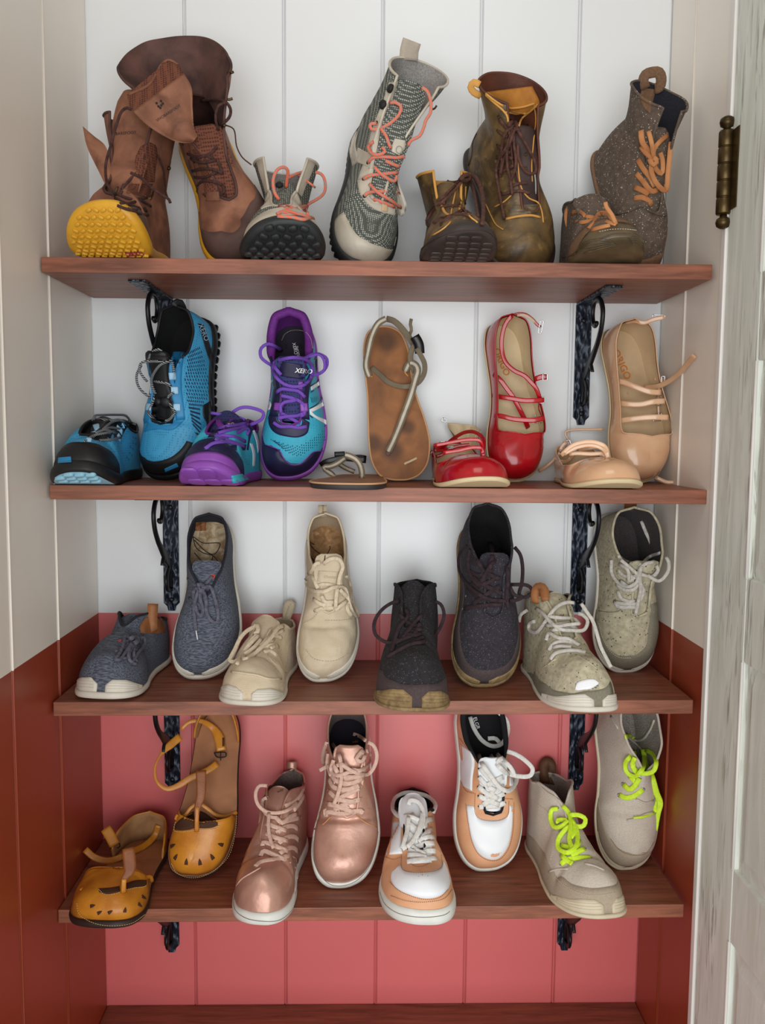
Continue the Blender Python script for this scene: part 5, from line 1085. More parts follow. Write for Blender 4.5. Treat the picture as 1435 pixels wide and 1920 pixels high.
for pts, w in (([(230, 1430), (300, 1370, .5), (380, 1310, 1), (470, 1265, 1.2), (560, 1265, 1), (640, 1330, .7), (700, 1440)], .0062), ([(180, 1390, .6), (290, 1370, .9), (420, 1345, 1.1), (520, 1335, 1), (610, 1350, .8), (700, 1440)], .006), ([(180, 1440, .6), (280, 1430, .9), (400, 1400, 1), (540, 1380, .9)], .0065), ([(260, 1460, .5), (400, 1440, .7), (540, 1410, .7), (620, 1420, .5), (690, 1460)], .006),
               ([(250, 1400, .8), (190, 1430, .8), (110, 1480, .7), (40, 1510, .6), (0, 1535, .5), (-60, 1560, .4), (-105, 1590, .3), (-110, 1610, .25), (-130, 1690, .2), (-160, 1745, .1)], .0062), ([(170, 1390, .9), (220, 1385, 1), (290, 1420, 1), (340, 1430, .9)], .006), ([(150, 1500, .6), (220, 1490, .8), (300, 1440, .9)], .006)):
    s.cord('strap', ZB4(*pts), w, .0016, rd)
s.cord('strap_lining', ZB4((10, 1510, .55), (-60, 1545, .4), (-110, 1570, .3), (-135, 1640, .22), (-160, 1720, .15)), .004, .0012, crl)
buckle(s, ZB4, 255, 1372, 60, 32, 1.2, -8); buckle(s, ZB4, 330, 1420, 55, 32, 1.1, -5); buckle(s, ZB4, 270, 1150, 40, 30, 0.2, 25)

s = Shoe('strappy_flat', 'red patent strappy flat with three buckles leaning upright on its toe', 'shoe', 'shoes on the second shelf', m=1, L=.275, B=.104, T=MJ, hs=(.006, .007), bend=.15, bt=.3, kap=(.25, .38, .9), gb=.75, spine=[(0, .06), (.35, .04), (.7, -.04), (1, -.10)], wid=[(0, 1.06), (.3, 1), (.55, .95), (1, .98)])
s.place(1, (906, 588, 1023, 903), 'up', lean=15, tilt=-2, yaw=13, ydist=-.004, fit='LB')
s.upper(rd, crl, insole=crl, cr=.0011, cmat=rd); s.sole(crs, crs, prof=SP); s.bake()
s.text('ORIGO', 780+812/5.054, 560+600/5.054, 12, 66, ort, .0006, bold=.015)
for pts, w in (([(915, 160), (860, 220, .1), (820, 340, .3), (815, 480, .5), (850, 600, .8), (930, 680, 1), (1030, 730, 1.1), (1090, 790, 1.1), (1140, 850, .9), (1180, 960, .3)], .0078), ([(735, 715), (800, 770, .7), (860, 850, 1), (920, 930, 1.2), (980, 1040, 1.1), (1030, 1140, .8), (1065, 1225)], .0085), ([(725, 915), (800, 930, .7), (900, 945, 1.1), (1020, 965, 1.1), (1120, 965, .9), (1215, 960, .3)], .0085),
               ([(745, 1105), (820, 1115, .7), (920, 1140, 1), (1030, 1150, 1), (1130, 1150, .8), (1215, 1130, .3)], .0085), ([(1145, 745), (1190, 742, .2), (1245, 742, .2)], .0095), ([(900, 175), (960, 145, .1), (1040, 150, .3), (1110, 200, .3), (1150, 245, .3), (1185, 270, .3)], .0055), ([(1180, 960), (1165, 1020), (1170, 1060), (1195, 1110)], .003)):
    s.cord('strap', ZB4(*pts), w, .0018, rd)
s.cord('counter_lining', ZB4((960, 160), (1030, 155, .1), (1090, 190, .2), (1130, 225, .25)), .004, .001, crl)
buckle(s, ZB4, 1185, 960, 55, 60, .9, 0); buckle(s, ZB4, 1150, 1145, 70, 68, 1.0, 2); buckle(s, ZB4, 1225, 742, 40, 60, .5, 0); buckle(s, ZB4, 1185, 268, 30, 120, .5, 12)
for x, y in ((1120, 962), (1080, 1155), (1005, 1092), (1042, 740), (1055, 770)): s.disc('strap_hole', blk, 780+x/5.054, 560+y/5.054, .0009, .0003, .0002, 8)

be = mat('beige_patent_leather', (226, 184, 146), .2, (214, 166, 128), 'smooth', bump=.04, coat=.4); bel = mat('beige_lining', (206, 180, 144), .65, (188, 160, 124), 'smooth', bump=.2)
s = Shoe('strappy_flat', 'beige patent strappy flat standing low, straps piled over the instep', 'shoe', 'shoes on the second shelf', m=-1, L=.275, B=.105, T=MJ, hs=(.006, .007), bend=.3, bt=.3, kap=(.25, .38, .9), gb=.75)
s.place(1, (1037, 838, 1208, 911), 'flat', yaw=0, ydist=-.012, fit='BH')
s.upper(be, bel, insole=bel, cr=.0011, cmat=be); s.sole(crs, crs, prof=SP); s.bake()
sheet_px(s, 'heel_counter', bel, ZB5((160, 1200), (150, 1150), (180, 1100), (240, 1085)), ZB5((390, 1130), (370, 1100), (360, 1075), (330, 1062)), -.03, -.03, .004, th=.002)
s.cord('counter_binding', ZB5((130, 1280), (150, 1180), (180, 1110), (240, 1080), (340, 1058), (440, 1058, .3), (530, 1055, .3)), .004, .002, be)
for pts, w in (([(210, 1250, .5), (290, 1180, .9), (390, 1150, 1.1), (470, 1155, 1), (540, 1190, .7), (590, 1245)], .007), ([(230, 1240, .6), (330, 1190, .9), (440, 1175, 1), (530, 1210, .6), (590, 1245)], .0065), ([(270, 1240, .6), (330, 1235, .8), (430, 1240, .8), (520, 1240, .6), (580, 1245)], .0065), ([(330, 1215, .8), (420, 1200, .9), (510, 1190, .8)], .006),
               ([(300, 1210, 1), (250, 1200, 1), (200, 1230, .9), (150, 1290, .7), (90, 1340, .5), (40, 1368, .3)], .0068), ([(300, 1240, 1), (260, 1290, .8), (200, 1300, .7)], .007), ([(250, 1150, 1), (220, 1180, 1), (200, 1220, .9)], .0075)):
    s.cord('strap', ZB5(*pts), w, .0018, be)
buckle(s, ZB5, 255, 1162, 50, 40, 1.3, -20); buckle(s, ZB5, 305, 1218, 50, 30, 1.2, -15); buckle(s, ZB5, 225, 1215, 45, 30, 1.2, -50)
s = Shoe('strappy_flat', 'beige patent strappy flat leaning upright, one long strap sticking out to the right', 'shoe', 'shoes on the second shelf', m=1, L=.275, B=.108, T=MJ, hs=(.006, .007), bend=.15, bt=.3, kap=(.25, .38, .9), gb=.75, spine=[(0, .05), (.35, .04), (.7, -.04), (1, -.12)])
s.place(1, (1124, 597, 1261, 905), 'up', lean=15, tilt=-3, yaw=14, ydist=-.004, fit='LB')
s.upper(be, bel, insole=bel, cr=.0011, cmat=be); s.sole(crs, crs, prof=SP); s.bake()
s.text('ORIGO', 1000+662/3.986, 540+572/3.986, 13, 66, ort, .0006, bold=.015); s.text('10', 1000+705/3.986, 540+785/3.986, 4, 70, ort, .0006)
for pts, w in (([(590, 690), (680, 705, .6), (780, 745, 1), (870, 775, 1), (955, 780, .4)], .0095), ([(590, 850), (680, 865, .7), (800, 870, 1), (900, 850, .9), (985, 845, .3)], .0095), ([(600, 1000), (700, 985, .7), (820, 970, 1), (920, 965, .9), (1010, 968, .3)], .0095), ([(830, 745, 1), (930, 735, 1.4), (1010, 700, 3), (1090, 640, 6), (1150, 570, 9), (1205, 505, 11.5)], .0088), ([(905, 670), (940, 680, .2), (980, 695, .2)], .009), ([(690, 260), (760, 250), (830, 260, .1), (900, 235, .3), (985, 218, .3)], .0075), ([(940, 740, .3), (935, 850, .3), (940, 960, .3)], .004)):
    s.cord('strap', ZB5(*pts), w, .0018, be)
buckle(s, ZB5, 940, 212, 90, 22, .4, 3); buckle(s, ZB5, 940, 845, 30, 70, 1, 0); buckle(s, ZB5, 930, 965, 60, 55, 1, -3); buckle(s, ZB5, 972, 685, 24, 50, .5, 0)
s.cord('strap', ZB5((920, 1440, .0), (1000, 1452, .2), (1090, 1450, .2), (1175, 1462, .2)), .007, .0018, be)
# ================================================================ shelf 3
ZC1 = zf(100, 920, 3.776); ZC2 = zf(390, 920, 4.365); ZC3 = zf(680, 920, 4.348); ZC4 = zf(950, 920, 3.776)
def bumper(s, m, split=.02, a=(.34, .26), h=.22, off=.0016, rib=None):
    """sole rubber climbing over the toe in two lobes with a notch between them"""
    g = s.band('toe_guard', m, split, a[0], 0, [(split, h*.55), (split+.04, h), (.12, h*.92), (.2, h*.6), (a[0], .03)], off)
    g2 = s.band('toe_guard', m, -a[1], -split, 0, [(-split, h*.5), (-split-.03, h*.86), (-.12, h*.8), (-.2, h*.4), (-a[1], .03)], off)
    for k in (.3, .5, .7):
        for q0, q1, sc in ((split+.012, a[0]*.8, 1), (-a[1]*.8, -split-.012, .86)):
            q = np.linspace(q0, q1, 30); aq = np.abs(q); v = k*h*sc*np.clip(1.05-(aq/(a[0] if q0 > 0 else a[1]))**2, .1, 1); P = s.S(q, v, off+.0003); s.add('guard_rib', *sweep(P, .0009, .0008, (0, 0, 1), False, 5), m, g if q0 > 0 else g2)
# ---- grey knit lace-ups
kn = mat('grey_blue_knit', (106, 112, 126), .95, (62, 68, 82), 'knit', sc=1.0, bump=.6, bdist=.0012); gls = mat('grey_lace', (106, 106, 120), .85, (78, 78, 92), 'leather', sc=6); wsl = mat('off_white_rubber', (226, 222, 210), .55, (206, 200, 186), 'smooth', bump=.1)
nvl = mat('charcoal_lining', (46, 46, 58), .95, (30, 30, 40), 'felt'); cork = mat('cork_insole', (206, 186, 154), .85, (150, 124, 92), 'mottled', sc=3); tantab = mat('tan_leather_tab', (166, 108, 62), .6, (130, 80, 44), 'leather'); rede = mat('red_eyelet', (226, 74, 50), .4); drk = mat('dark_print', (52, 42, 40), .8)
KNT = [(0, 0, .13, .046), (.2, 0, .2, .054), (.36, 0, .34, .062), (.48, 0, .46, .070), (.50, .10, .48, .072), (.57, .42, .56, .080), (.62, .66, .63, .080), (.70, .80, .74, .068), (.80, .84, .84, .062), (.91, .78, .955, .058), (1, 0, .985, .060)]
def scribble(s, z_, lst):
    for p in lst: s.cord('insole_print', z_(*p), .0016, .0005, drk, lift=.0006)
s = Shoe('lace_up_shoe', 'dark grey knit lace-up standing flat with white rubber toe and tan heel tab', 'shoe', 'shoes on the third shelf', m=-1, L=.272, B=.112, T=KNT, hs=(.010, .010), bend=.2, bt=.3, wob=(.001, 50))
s.place(2, (140, 1148, 322, 1312), 'flat', yaw=-6, ydist=None, fit='BH')
s.upper(kn, nvl, insole=cork, cmat=nvl); s.sole(wsl); bumper(s, wsl)
s.tongue(kn, [(.46, .060), (.54, .070), (.62, .078)], [.034, .044, .046], arch=.006); s.bake()
s.cords('lace', [ZC1((440, 1140), (490, 1120), (540, 1110), (600, 1130)), ZC1((430, 1170), (480, 1185), (540, 1180)), ZC1((480, 1080), (530, 1060), (580, 1050))], .0045, .003, gls)
for p in ([(560, 1060, .3), (510, 1030, .8), (500, 1080, .9), (470, 1150, .7), (440, 1195, .5), (470, 1195, .5), (520, 1130, .7), (560, 1070, .7)], [(580, 1060, .5), (640, 1040, .9), (650, 1080, .9), (600, 1150, .7), (560, 1210, .5), (540, 1200, .5), (540, 1150, .6), (580, 1080, .6)], [(570, 1070, .6), (540, 1120, .7), (530, 1170, .6), (550, 1210, .4), (590, 1230, .3)], [(590, 1070, .6), (570, 1140, .6), (580, 1200, .4), (600, 1210, .2)]): s.cord('lace', ZC1(*p), .005, .003, gls)
s.cord('lace_knot', ZC1((545, 1050, .8), (580, 1035, 1), (605, 1055, 1), (575, 1080, .9)), .008, .006, gls)
s.cord('pull_tab', ZC1((700, 1000, 0), (700, 930, .1), (702, 860, .1), (706, 800, .1)), .019, .003, tantab, n=6)
s.panel('heel_lining', tantab, ZC1((650, 900), (615, 960), (620, 1010)), ZC1((760, 890), (790, 950), (790, 1010)), .001)
s.disc('eyelet', rede, 100+472/3.776, 920+1064/3.776, .0028, .0012, hole=.0014)
s.text('TRAVA', 100+703/3.776, 920+840/3.776, 4, 82, drk, .0035)

s = Shoe('lace_up_shoe', 'grey-blue knit lace-up leaning upright, white sole rim, cork insole showing, one red eyelet', 'shoe', 'shoes on the third shelf', m=1, L=.28, B=.108, T=KNT, hs=(.011, .011), bend=.3, bt=.3, wob=(.0008, 50))
s.place(2, (322, 963, 455, 1275), 'up', lean=18, tilt=-1, yaw=3, ydist=-.004, fit='LB')
s.upper(kn, nvl, insole=cork, cmat=nvl); s.sole(wsl); bumper(s, wsl, h=.2)
s.tongue(kn, [(.46, .060), (.54, .072), (.62, .084), (.66, .088)], [.034, .044, .050, .046], arch=.006); s.bake()
scribble(s, ZC1, ([(990, 325), (1060, 370), (1180, 375), (1140, 450), (1080, 430), (1000, 350)], [(990, 330), (1010, 400), (1060, 440), (1130, 460), (1180, 520)], [(1000, 440), (1050, 500)], [(1130, 460), (1120, 510)]))
s.panel('heel_tab', tantab, ZC1((1010, 225), (1005, 285)), ZC1((1082, 220), (1080, 285)), .0025)
s.text('TRAVA', 100+1043/3.776, 920+255/3.776, 4, 82, drk, .0035)
s.cords('lace', [ZC1((950, 620), (990, 660), (1040, 690)), ZC1((1125, 605), (1090, 650), (1040, 690)), ZC1((960, 760), (1000, 790), (1100, 830), (1140, 820))], .0055, .003, gls)
for p in ([(1040, 690, .5), (1000, 700, .6), (1000, 780, .6), (1020, 860, .5), (1045, 890, .4), (1060, 840, .4), (1040, 760, .5), (1045, 700, .6)], [(1050, 690, .5), (1110, 680, .6), (1140, 750, .6), (1165, 860, .5), (1160, 930, .3), (1120, 930, .3)], [(1050, 690, .5), (1080, 760, .6), (1085, 860, .5), (1110, 910, .4), (1150, 940, .3)], [(1030, 700, .5), (1000, 800, .5), (1000, 900, .4), (1010, 990, .3)]): s.cord('lace', ZC1(*p), .0058, .003, gls)
s.cord('lace_tip', ZC1((1010, 985, .3), (1022, 1055, .2)), .002, .002, mat('white_tip', (220, 220, 224), .4))
s.cord('lace_knot', ZC1((1020, 670, .5), (1050, 665, .7), (1065, 695, .7), (1035, 710, .7)), .008, .006, gls)
s.disc('eyelet', rede, 100+1128/3.776, 920+607/3.776, .0042, .0014, hole=.0022)

# ---- cream canvas lace-ups
cc = mat('cream_canvas', (232, 216, 188), .9, (214, 196, 166), 'weave', sc=1.0, bump=.4); ccl = mat('cream_lining', (206, 186, 158), .9, (182, 160, 132), 'felt', bump=.2); clc = mat('cream_lace', (228, 212, 186), .85, (206, 190, 164), 'leather', sc=8)
cork2 = mat('speckled_cork', (178, 140, 98), .85, (140, 104, 66), 'mottled', sc=3)
LC = [(0, 0, .13, .046), (.2, 0, .2, .056), (.40, 0, .37, .064), (.42, .20, .385, .066), (.54, .34, .55, .082), (.60, .62, .62, .082), (.70, .84, .73, .072), (.80, .86, .84, .066), (.91, .78, .955, .070), (1, 0, .985, .074)]
s = Shoe('lace_up_shoe', 'cream canvas lace-up standing low on the third shelf with long loose laces over its side', 'shoe', 'shoes on the third shelf', m=-1, L=.28, B=.112, T=LC, hs=(.008, .008), bend=.18, bt=.3, wob=(.0022, 55), crease=((.27, .004, .02, .1),))
s.place(2, (410, 1158, 560, 1325), 'flat', yaw=-7, ydist=None, fit='BH')
s.upper(cc, ccl, insole=cork2, cmat=cc); s.sole(wsl); bumper(s, wsl, h=.24)
s.tongue(cc, [(.38, .062), (.48, .074), (.58, .088), (.64, .096)], [.036, .044, .050, .046], arch=.008); s.bake()
s.cords('lace', [ZC2((620, 1140), (580, 1160), (500, 1200)), ZC2((430, 1270), (500, 1200), (570, 1190), (605, 1210)), ZC2((400, 1300), (480, 1270), (540, 1260), (580, 1280)), ZC2((460, 1320), (510, 1310), (565, 1350)), ZC2((540, 1215), (480, 1250), (420, 1300)), ZC2((550, 1270), (510, 1290))], .0060, .003, clc)
for p in ([(620, 1110, .3), (580, 1120, .6), (520, 1200, .8), (440, 1280, .8), (360, 1350, .7), (300, 1380, .6), (290, 1340, .6), (360, 1220, .7), (410, 1170, .6)], [(400, 1110, .4), (330, 1140, .6), (270, 1200, .6), (220, 1300, .5), (180, 1390, .4), (220, 1400, .4), (300, 1340, .5), (380, 1280, .6), (440, 1210, .6)], [(420, 1180, .5), (350, 1250, .6), (280, 1340, .5), (240, 1420, .4)]): s.cord('lace', ZC2(*p), .0068, .003, clc)
s.cord('lace_knot', ZC2((370, 1120, .5), (400, 1100, .8), (410, 1150, .8), (380, 1180, .7)), .008, .006, clc)
s.cord('throat_seam', ZC2((490, 1340), (530, 1400), (580, 1440), (640, 1490)), .0016, .0014, cc)
s.cord('vamp_fold', ZC2((190, 1480), (300, 1495), (400, 1510), (500, 1540), (600, 1540)), .003, .003, cc)
s.stitch(ZC2((660, 1290), (650, 1380), (630, 1450)), ccl, .0008)
s.cord('pull_tab', ZC2((645, 1040, 0), (640, 980, .1), (655, 925, .1), (690, 925, .1), (690, 990, 0)), .013, .003, cc, n=6)
s = Shoe('lace_up_shoe', 'cream canvas lace-up leaning upright on the third shelf with cork insole and heel loop', 'shoe', 'shoes on the third shelf', m=1, L=.28, B=.108, T=LC, hs=(.008, .008), bend=.3, bt=.3, wob=(.0018, 55), crease=((.30, .006, .025, .2),))
s.place(2, (555, 962, 675, 1280), 'up', lean=18, tilt=-2.5, yaw=3, ydist=-.004, fit='LB')
s.upper(cc, ccl, insole=cork2, cmat=cc); s.sole(wsl); bumper(s, wsl, h=.2)
s.tongue(cc, [(.38, .062), (.48, .078), (.58, .092), (.68, .108)], [.034, .042, .048, .046], arch=.006); s.bake()
scribble(s, ZC2, ([(810, 400), (870, 440), (1000, 455), (960, 530), (880, 490), (815, 410)], [(815, 480), (850, 550), (880, 585)], [(960, 530), (950, 600)]))
s.panel('tongue_label', cc, ZC2((905, 655), (895, 745)), ZC2((1075, 665), (1060, 755)), .0014); s.text('Vivobarefoot'[:7], 390+1000/4.365, 920+708/4.365, 6, 2, ccl, .0022, shear=.4)
s.cord('pull_tab', ZC2((940, 210, 0), (938, 170, .15), (938, 118, .2)), .016, .0035, cc, n=6); s.cords('size_mark', [ZC2((935, 125+i*12, .5), (950, 125+i*12, .5)) for i in range(6)], .001, .0006, drk)
s.cords('lace', [ZC2((875, 985), (930, 965), (1040, 960), (1080, 960)), ZC2((865, 890), (930, 930), (1020, 935)), ZC2((940, 950), (990, 930), (1060, 900)), ZC2((930, 860), (960, 910), (1030, 910)), ZC2((905, 775), (960, 765), (1040, 780), (1080, 790))], .0062, .003, clc)
for p in ([(810, 720, .1), (810, 770, .4), (860, 815, .6), (950, 825, .7), (1040, 790, .7), (1120, 800, .7), (1150, 900, .6), (1190, 1000, .4), (1225, 1030, .3), (1210, 960, .4), (1150, 880, .5), (1080, 810, .6)], [(920, 590, .2), (880, 600, .5), (850, 660, .6), (820, 680, .4)], [(945, 600, .2), (1000, 560, .6), (1070, 560, .7), (1105, 620, .7), (1080, 700, .6), (1070, 770, .6)], [(1130, 700, .2), (1160, 760, .5), (1170, 860, .5), (1140, 960, .5), (1180, 1030, .4)], [(1060, 800, .6), (1050, 880, .6), (1045, 960, .4)], [(1140, 900, .5), (1090, 940, .5), (1040, 980, .4)], [(800, 730, .2), (850, 700, .4), (900, 800, .3)]): s.cord('lace', ZC2(*p), .0066, .003, clc)
for x, y in ((868, 882), (875, 985), (815, 715)): s.disc('eyelet', drk, 390+x/4.365, 920+y/4.365, .002, .0006, .0004, hole=.0012)
s.stitch(ZC2((800, 1300), (860, 1370), (960, 1395), (1060, 1385), (1150, 1330)), ccl, .0008)
s.stitch(ZC2((770, 1085), (850, 1050), (900, 1000)), ccl, .0008); s.stitch(ZC2((960, 1060), (1080, 1060), (1180, 1050)), ccl, .0008)

# ---- black wool high lace-ups
bwo = mat('black_wool', (44, 42, 46), 1, (112, 110, 118), 'speckle', sc=1.3, bump=.8, bdist=.002); bwp = mat('purple_black_wool', (54, 50, 58), 1, (124, 118, 130), 'speckle', sc=1.3, bump=.8, bdist=.002); ebr = mat('dark_plum_suede', (82, 68, 68), .9, (64, 52, 54), 'felt', bump=.2); dlc = mat('dark_plum_lace', (52, 34, 40), .85, (38, 24, 30), 'leather', sc=6); bfl = mat('black_felt', (34, 30, 30), 1, (18, 16, 18), 'felt', bump=.8, bdist=.003); crep = mat('brown_crepe_rubber', (156, 132, 92), .7, (120, 98, 64), 'leather', sc=3, bump=.6)
HI = [(0, 0, .13, .048), (.2, 0, .2, .058), (.38, 0, .34, .068), (.41, .24, .36, .070), (.54, .36, .54, .098), (.60, .62, .61, .108), (.70, .86, .74, .104), (.80, .88, .84, .100), (.91, .80, .965, .098), (1, 0, .995, .100)]
HI2 = [list(r) for r in HI]; HI2[6][1] = 1.0; HI2[7][1] = 1.06; HI2[8][1] = .96
def suede_rand(s, m, hi=.42, q=.95):
    s.band('rand', m, -q, q, 0, [(-q, .16), (-.6, .2), (-.4, .28), (-.25, hi*.9), (0, hi), (.25, hi*.9), (.4, .28), (.6, .2), (q, .16)], .0007, 120, 8)
s = Shoe('high_lace_up_shoe', 'black wool ankle-high lace-up standing with a brown ribbed toe guard hanging over the third shelf', 'shoe', 'shoes on the third shelf', m=-1, L=.28, B=.112, T=HI, hs=(.006, .006), bend=.15, bt=.3, wob=(.0018, 45), crease=((.27, .004, .025, .1),))
s.place(2, (700, 1086, 845, 1336), 'flat', yaw=-5, ydist=None, fit='BH', lim=(.5, 1.6))
s.upper(bwo, bfl, insole=bfl, cmat=bwo); s.sole(crep); bumper(s, crep, h=.20, off=.0022)
s.tongue(bwo, [(.32, .060), (.48, .085), (.58, .102), (.63, .112)], [.036, .044, .050, .050], arch=.008); s.bake()
s.bandpx('rand', ebr, ZC3((120, 1420), (160, 1470), (240, 1545), (330, 1575), (450, 1588), (580, 1572), (660, 1540), (690, 1490)))
s.cords('lace', [ZC3((300, 1000), (340, 1050), (420, 1100), (480, 1090)), ZC3((250, 1250), (330, 1210), (420, 1170), (470, 1080)), ZC3((280, 1300), (360, 1260), (460, 1210), (500, 1190)), ZC3((490, 1010), (420, 1080), (330, 1200)), ZC3((370, 1130), (440, 1130), (490, 1130)), ZC3((360, 1170), (430, 1180), (480, 1160))], .0062, .0035, dlc)
for p in ([(300, 900, .2), (240, 915, .5), (150, 980, .6), (95, 1080, .6), (105, 1170, .5), (170, 1225, .4), (230, 1240, .3), (300, 1215, .2)], [(590, 900, .2), (640, 930, .4), (665, 1010, .5), (640, 1100, .5), (590, 1180, .5), (500, 1230, .5), (400, 1250, .5), (280, 1310, .4), (200, 1360, .3)], [(350, 960, .2), (370, 1020, .4), (300, 1110, .5), (260, 1230, .5), (240, 1310, .4)]): s.cord('lace', ZC3(*p), .0058, .0035, dlc)
s = Shoe('high_lace_up_shoe', 'dark plum and black wool ankle-high lace-up leaning upright with laces looping out to the right', 'shoe', 'shoes on the third shelf', m=1, L=.296, B=.110, T=HI, hs=(.008, .008), bend=.3, bt=.3, wob=(.0015, 45))
s.place(2, (845, 935, 978, 1290), 'up', lean=20, tilt=0, yaw=2, ydist=-.004, fit='B')
s.upper(bwp, bfl, insole=bfl, cmat=bwp); s.sole(crep); suede_rand(s, ebr, .40); bumper(s, crep, h=.17, off=.002)
s.tongue(bwp, [(.32, .060), (.48, .085), (.58, .104), (.66, .116)], [.036, .044, .050, .050], arch=.008); s.bake()
s.cords('lace', [ZC3((830, 960), (920, 945), (1050, 930), (1140, 930)), ZC3((900, 930), (960, 880), (1050, 820), (1120, 780)), ZC3((860, 790), (920, 850), (1000, 880), (1120, 900)), ZC3((880, 760), (960, 770), (1080, 720)), ZC3((870, 650), (950, 690), (1060, 640)), ZC3((930, 560), (1000, 660), (1120, 720)), ZC3((1040, 420), (1060, 520), (1020, 640)), ZC3((900, 700), (960, 760), (1060, 800), (1140, 840)), ZC3((1130, 480), (1080, 560), (980, 720), (950, 800))], .0070, .0035, dlc)
for p in ([(850, 450, .2), (800, 500, .4), (785, 600, .5), (810, 700, .5), (880, 790, .5), (960, 850, .5), (1050, 890, .4), (1180, 900, .3)], [(1160, 490, .2), (1180, 620, .4), (1185, 760, .4), (1175, 880, .3), (1190, 960, .2)], [(1240, 460, .2), (1285, 520, .4), (1305, 620, .4), (1300, 750, .4), (1280, 850, .3), (1330, 870, .4), (1385, 820, .4), (1350, 775, .4), (1210, 765, .3)], [(1200, 780, .3), (1240, 850, .4), (1300, 870, .4), (1260, 890, .3), (1200, 900, .2)], [(880, 480, .3), (860, 600, .5), (900, 720, .5), (980, 800, .5)]): s.cord('lace', ZC3(*p), .0064, .0035, dlc)
for x, y in ((845, 860), (820, 965), (865, 648)): s.disc('eyelet', MATS['lace_tip'], 680+x/4.348, 920+y/4.348, .002, .0006, .0005, hole=.0014)

# ---- speckled beige-grey high lace-ups
sp = mat('beige_speckled_wool', (202, 194, 166), 1, (74, 66, 52), 'speckle', sc=.55, bump=.5, bdist=.0015); rnd = mat('grey_green_rand', (140, 136, 118), .85, (118, 114, 98), 'felt', bump=.2); gfl = mat('grey_brown_felt', (92, 84, 84), 1, (62, 56, 58), 'felt', bump=.8, bdist=.003); wlc = mat('pale_grey_round_lace', (208, 204, 196), .8, (182, 178, 170), 'leather', sc=8)
s = Shoe('high_lace_up_shoe', 'speckled beige wool lace-up standing flat with white worn hole at the toe', 'shoe', 'shoes on the third shelf', m=-1, L=.28, B=.115, T=HI, hs=(.008, .008), bend=.15, bt=.3, wob=(.0018, 50))
s.place(2, (976, 1105, 1160, 1337), 'flat', yaw=6, ydist=None, fit='BH', lim=(.5, 1.6))
s.upper(sp, gfl, insole=gfl, cmat=sp); s.sole(wsl); bumper(s, wsl, h=.15, off=.0022)
s.tongue(sp, [(.32, .060), (.48, .085), (.58, .104), (.64, .112)], [.036, .046, .054, .050], arch=.008); s.bake()
s.bandpx('rand', rnd, ZC4((150, 1290), (215, 1310), (290, 1380), (370, 1422), (480, 1440), (600, 1420), (690, 1395), (735, 1350)))
s.text('wild', 950+375/3.776, 920+888/3.776, 6, -5, drk, .0016, shear=.4)
s.panel('worn_hole', wh, ZC4((485, 1410), (500, 1360), (550, 1340), (620, 1335), (655, 1360)), ZC4((500, 1415), (545, 1410), (590, 1405), (630, 1385), (655, 1365)), .0016)
s.cords('hole_threads', [ZC4((570+70*math.cos(a)*.35, 1375+30*math.sin(a)*.35), (570+84*math.cos(a), 1375+36*math.sin(a))) for a in [k*PI/8+.2 for k in range(16)]], .0007, .0008, drk)
s.cord('pull_loop', ZC4((215, 800, 0), (205, 740, .1), (220, 685, .2), (260, 690, .2), (275, 780, 0)), .016, .003, tantab, n=6)
s.cords('lace', [ZC4((280, 955), (340, 950), (420, 945), (510, 960)), ZC4((280, 1060), (300, 1010), (360, 1040), (440, 1050), (515, 1095)), ZC4((300, 1130), (340, 1080), (420, 1070), (500, 1080)), ZC4((310, 1195), (340, 1155), (400, 1135), (480, 1130), (560, 1145)), ZC4((320, 990), (380, 980), (470, 975)), ZC4((330, 1110), (380, 1100), (460, 1110))], .0062, .0045, wlc)
for p in ([(90, 930, .1), (100, 880, .4), (150, 845, .4)], [(200, 925, .1), (165, 940, .3), (160, 985, .4), (210, 1005, .5), (260, 950, .6), (300, 890, .7), (360, 820, .7), (430, 790, .6), (480, 795, .3)], [(210, 835, .2), (260, 870, .5), (310, 930, .7), (380, 980, .7), (470, 990, .7), (550, 985, .5), (575, 920, .5), (540, 880, .3), (510, 870, .1)], [(530, 800, .1), (570, 860, .4), (610, 920, .4), (640, 1010, .4), (670, 1110, .4), (715, 1200, .3), (740, 1250, .2)], [(290, 890, .7), (380, 900, .7), (480, 910, .5), (520, 950, .3)], [(300, 910, .6), (350, 960, .6), (430, 950, .6), (520, 940, .3)]): s.cord('lace', ZC4(*p), .0060, .0045, wlc)
s.cord('throat_edge', ZC4((200, 1290), (280, 1240), (350, 1190)), .003, .002, sp); s.cord('throat_edge', ZC4((490, 1160), (560, 1200), (640, 1260)), .0028, .002, sp)
s = Shoe('high_lace_up_shoe', 'speckled beige wool lace-up with grey rand leaning upright near the right wall, pale laces inside', 'shoe', 'shoes on the third shelf', m=1, L=.28, B=.116, T=HI2, hs=(.008, .008), bend=.3, bt=.3, wob=(.0015, 50), spine=[(0, .04), (.4, 0), (1, -.03)])
s.place(2, (1103, 935, 1250, 1262), 'up', lean=18, tilt=-2, yaw=5, ydist=-.004, fit='')
s.upper(sp, gfl, insole=gfl, cmat=sp); s.sole(wsl); bumper(s, wsl, h=.12)
s.tongue(sp, [(.32, .060), (.48, .085), (.58, .104), (.66, .118)], [.036, .046, .054, .056], arch=.008); s.bake()
s.bandpx('rand', rnd, ZC4((600, 830), (640, 900), (670, 1010), (720, 1110), (790, 1165), (870, 1170), (950, 1140), (1000, 1070), (1005, 980), (1020, 900), (1015, 800)))
s.stitch(ZC4((655, 940), (680, 1040), (730, 1130), (800, 1180), (880, 1185)), MATS['cream_thread'], .001, 4, .002)
s.cord('toe_seam', ZC4((650, 850), (740, 860), (800, 850), (830, 820)), .0012, .0012, rnd)
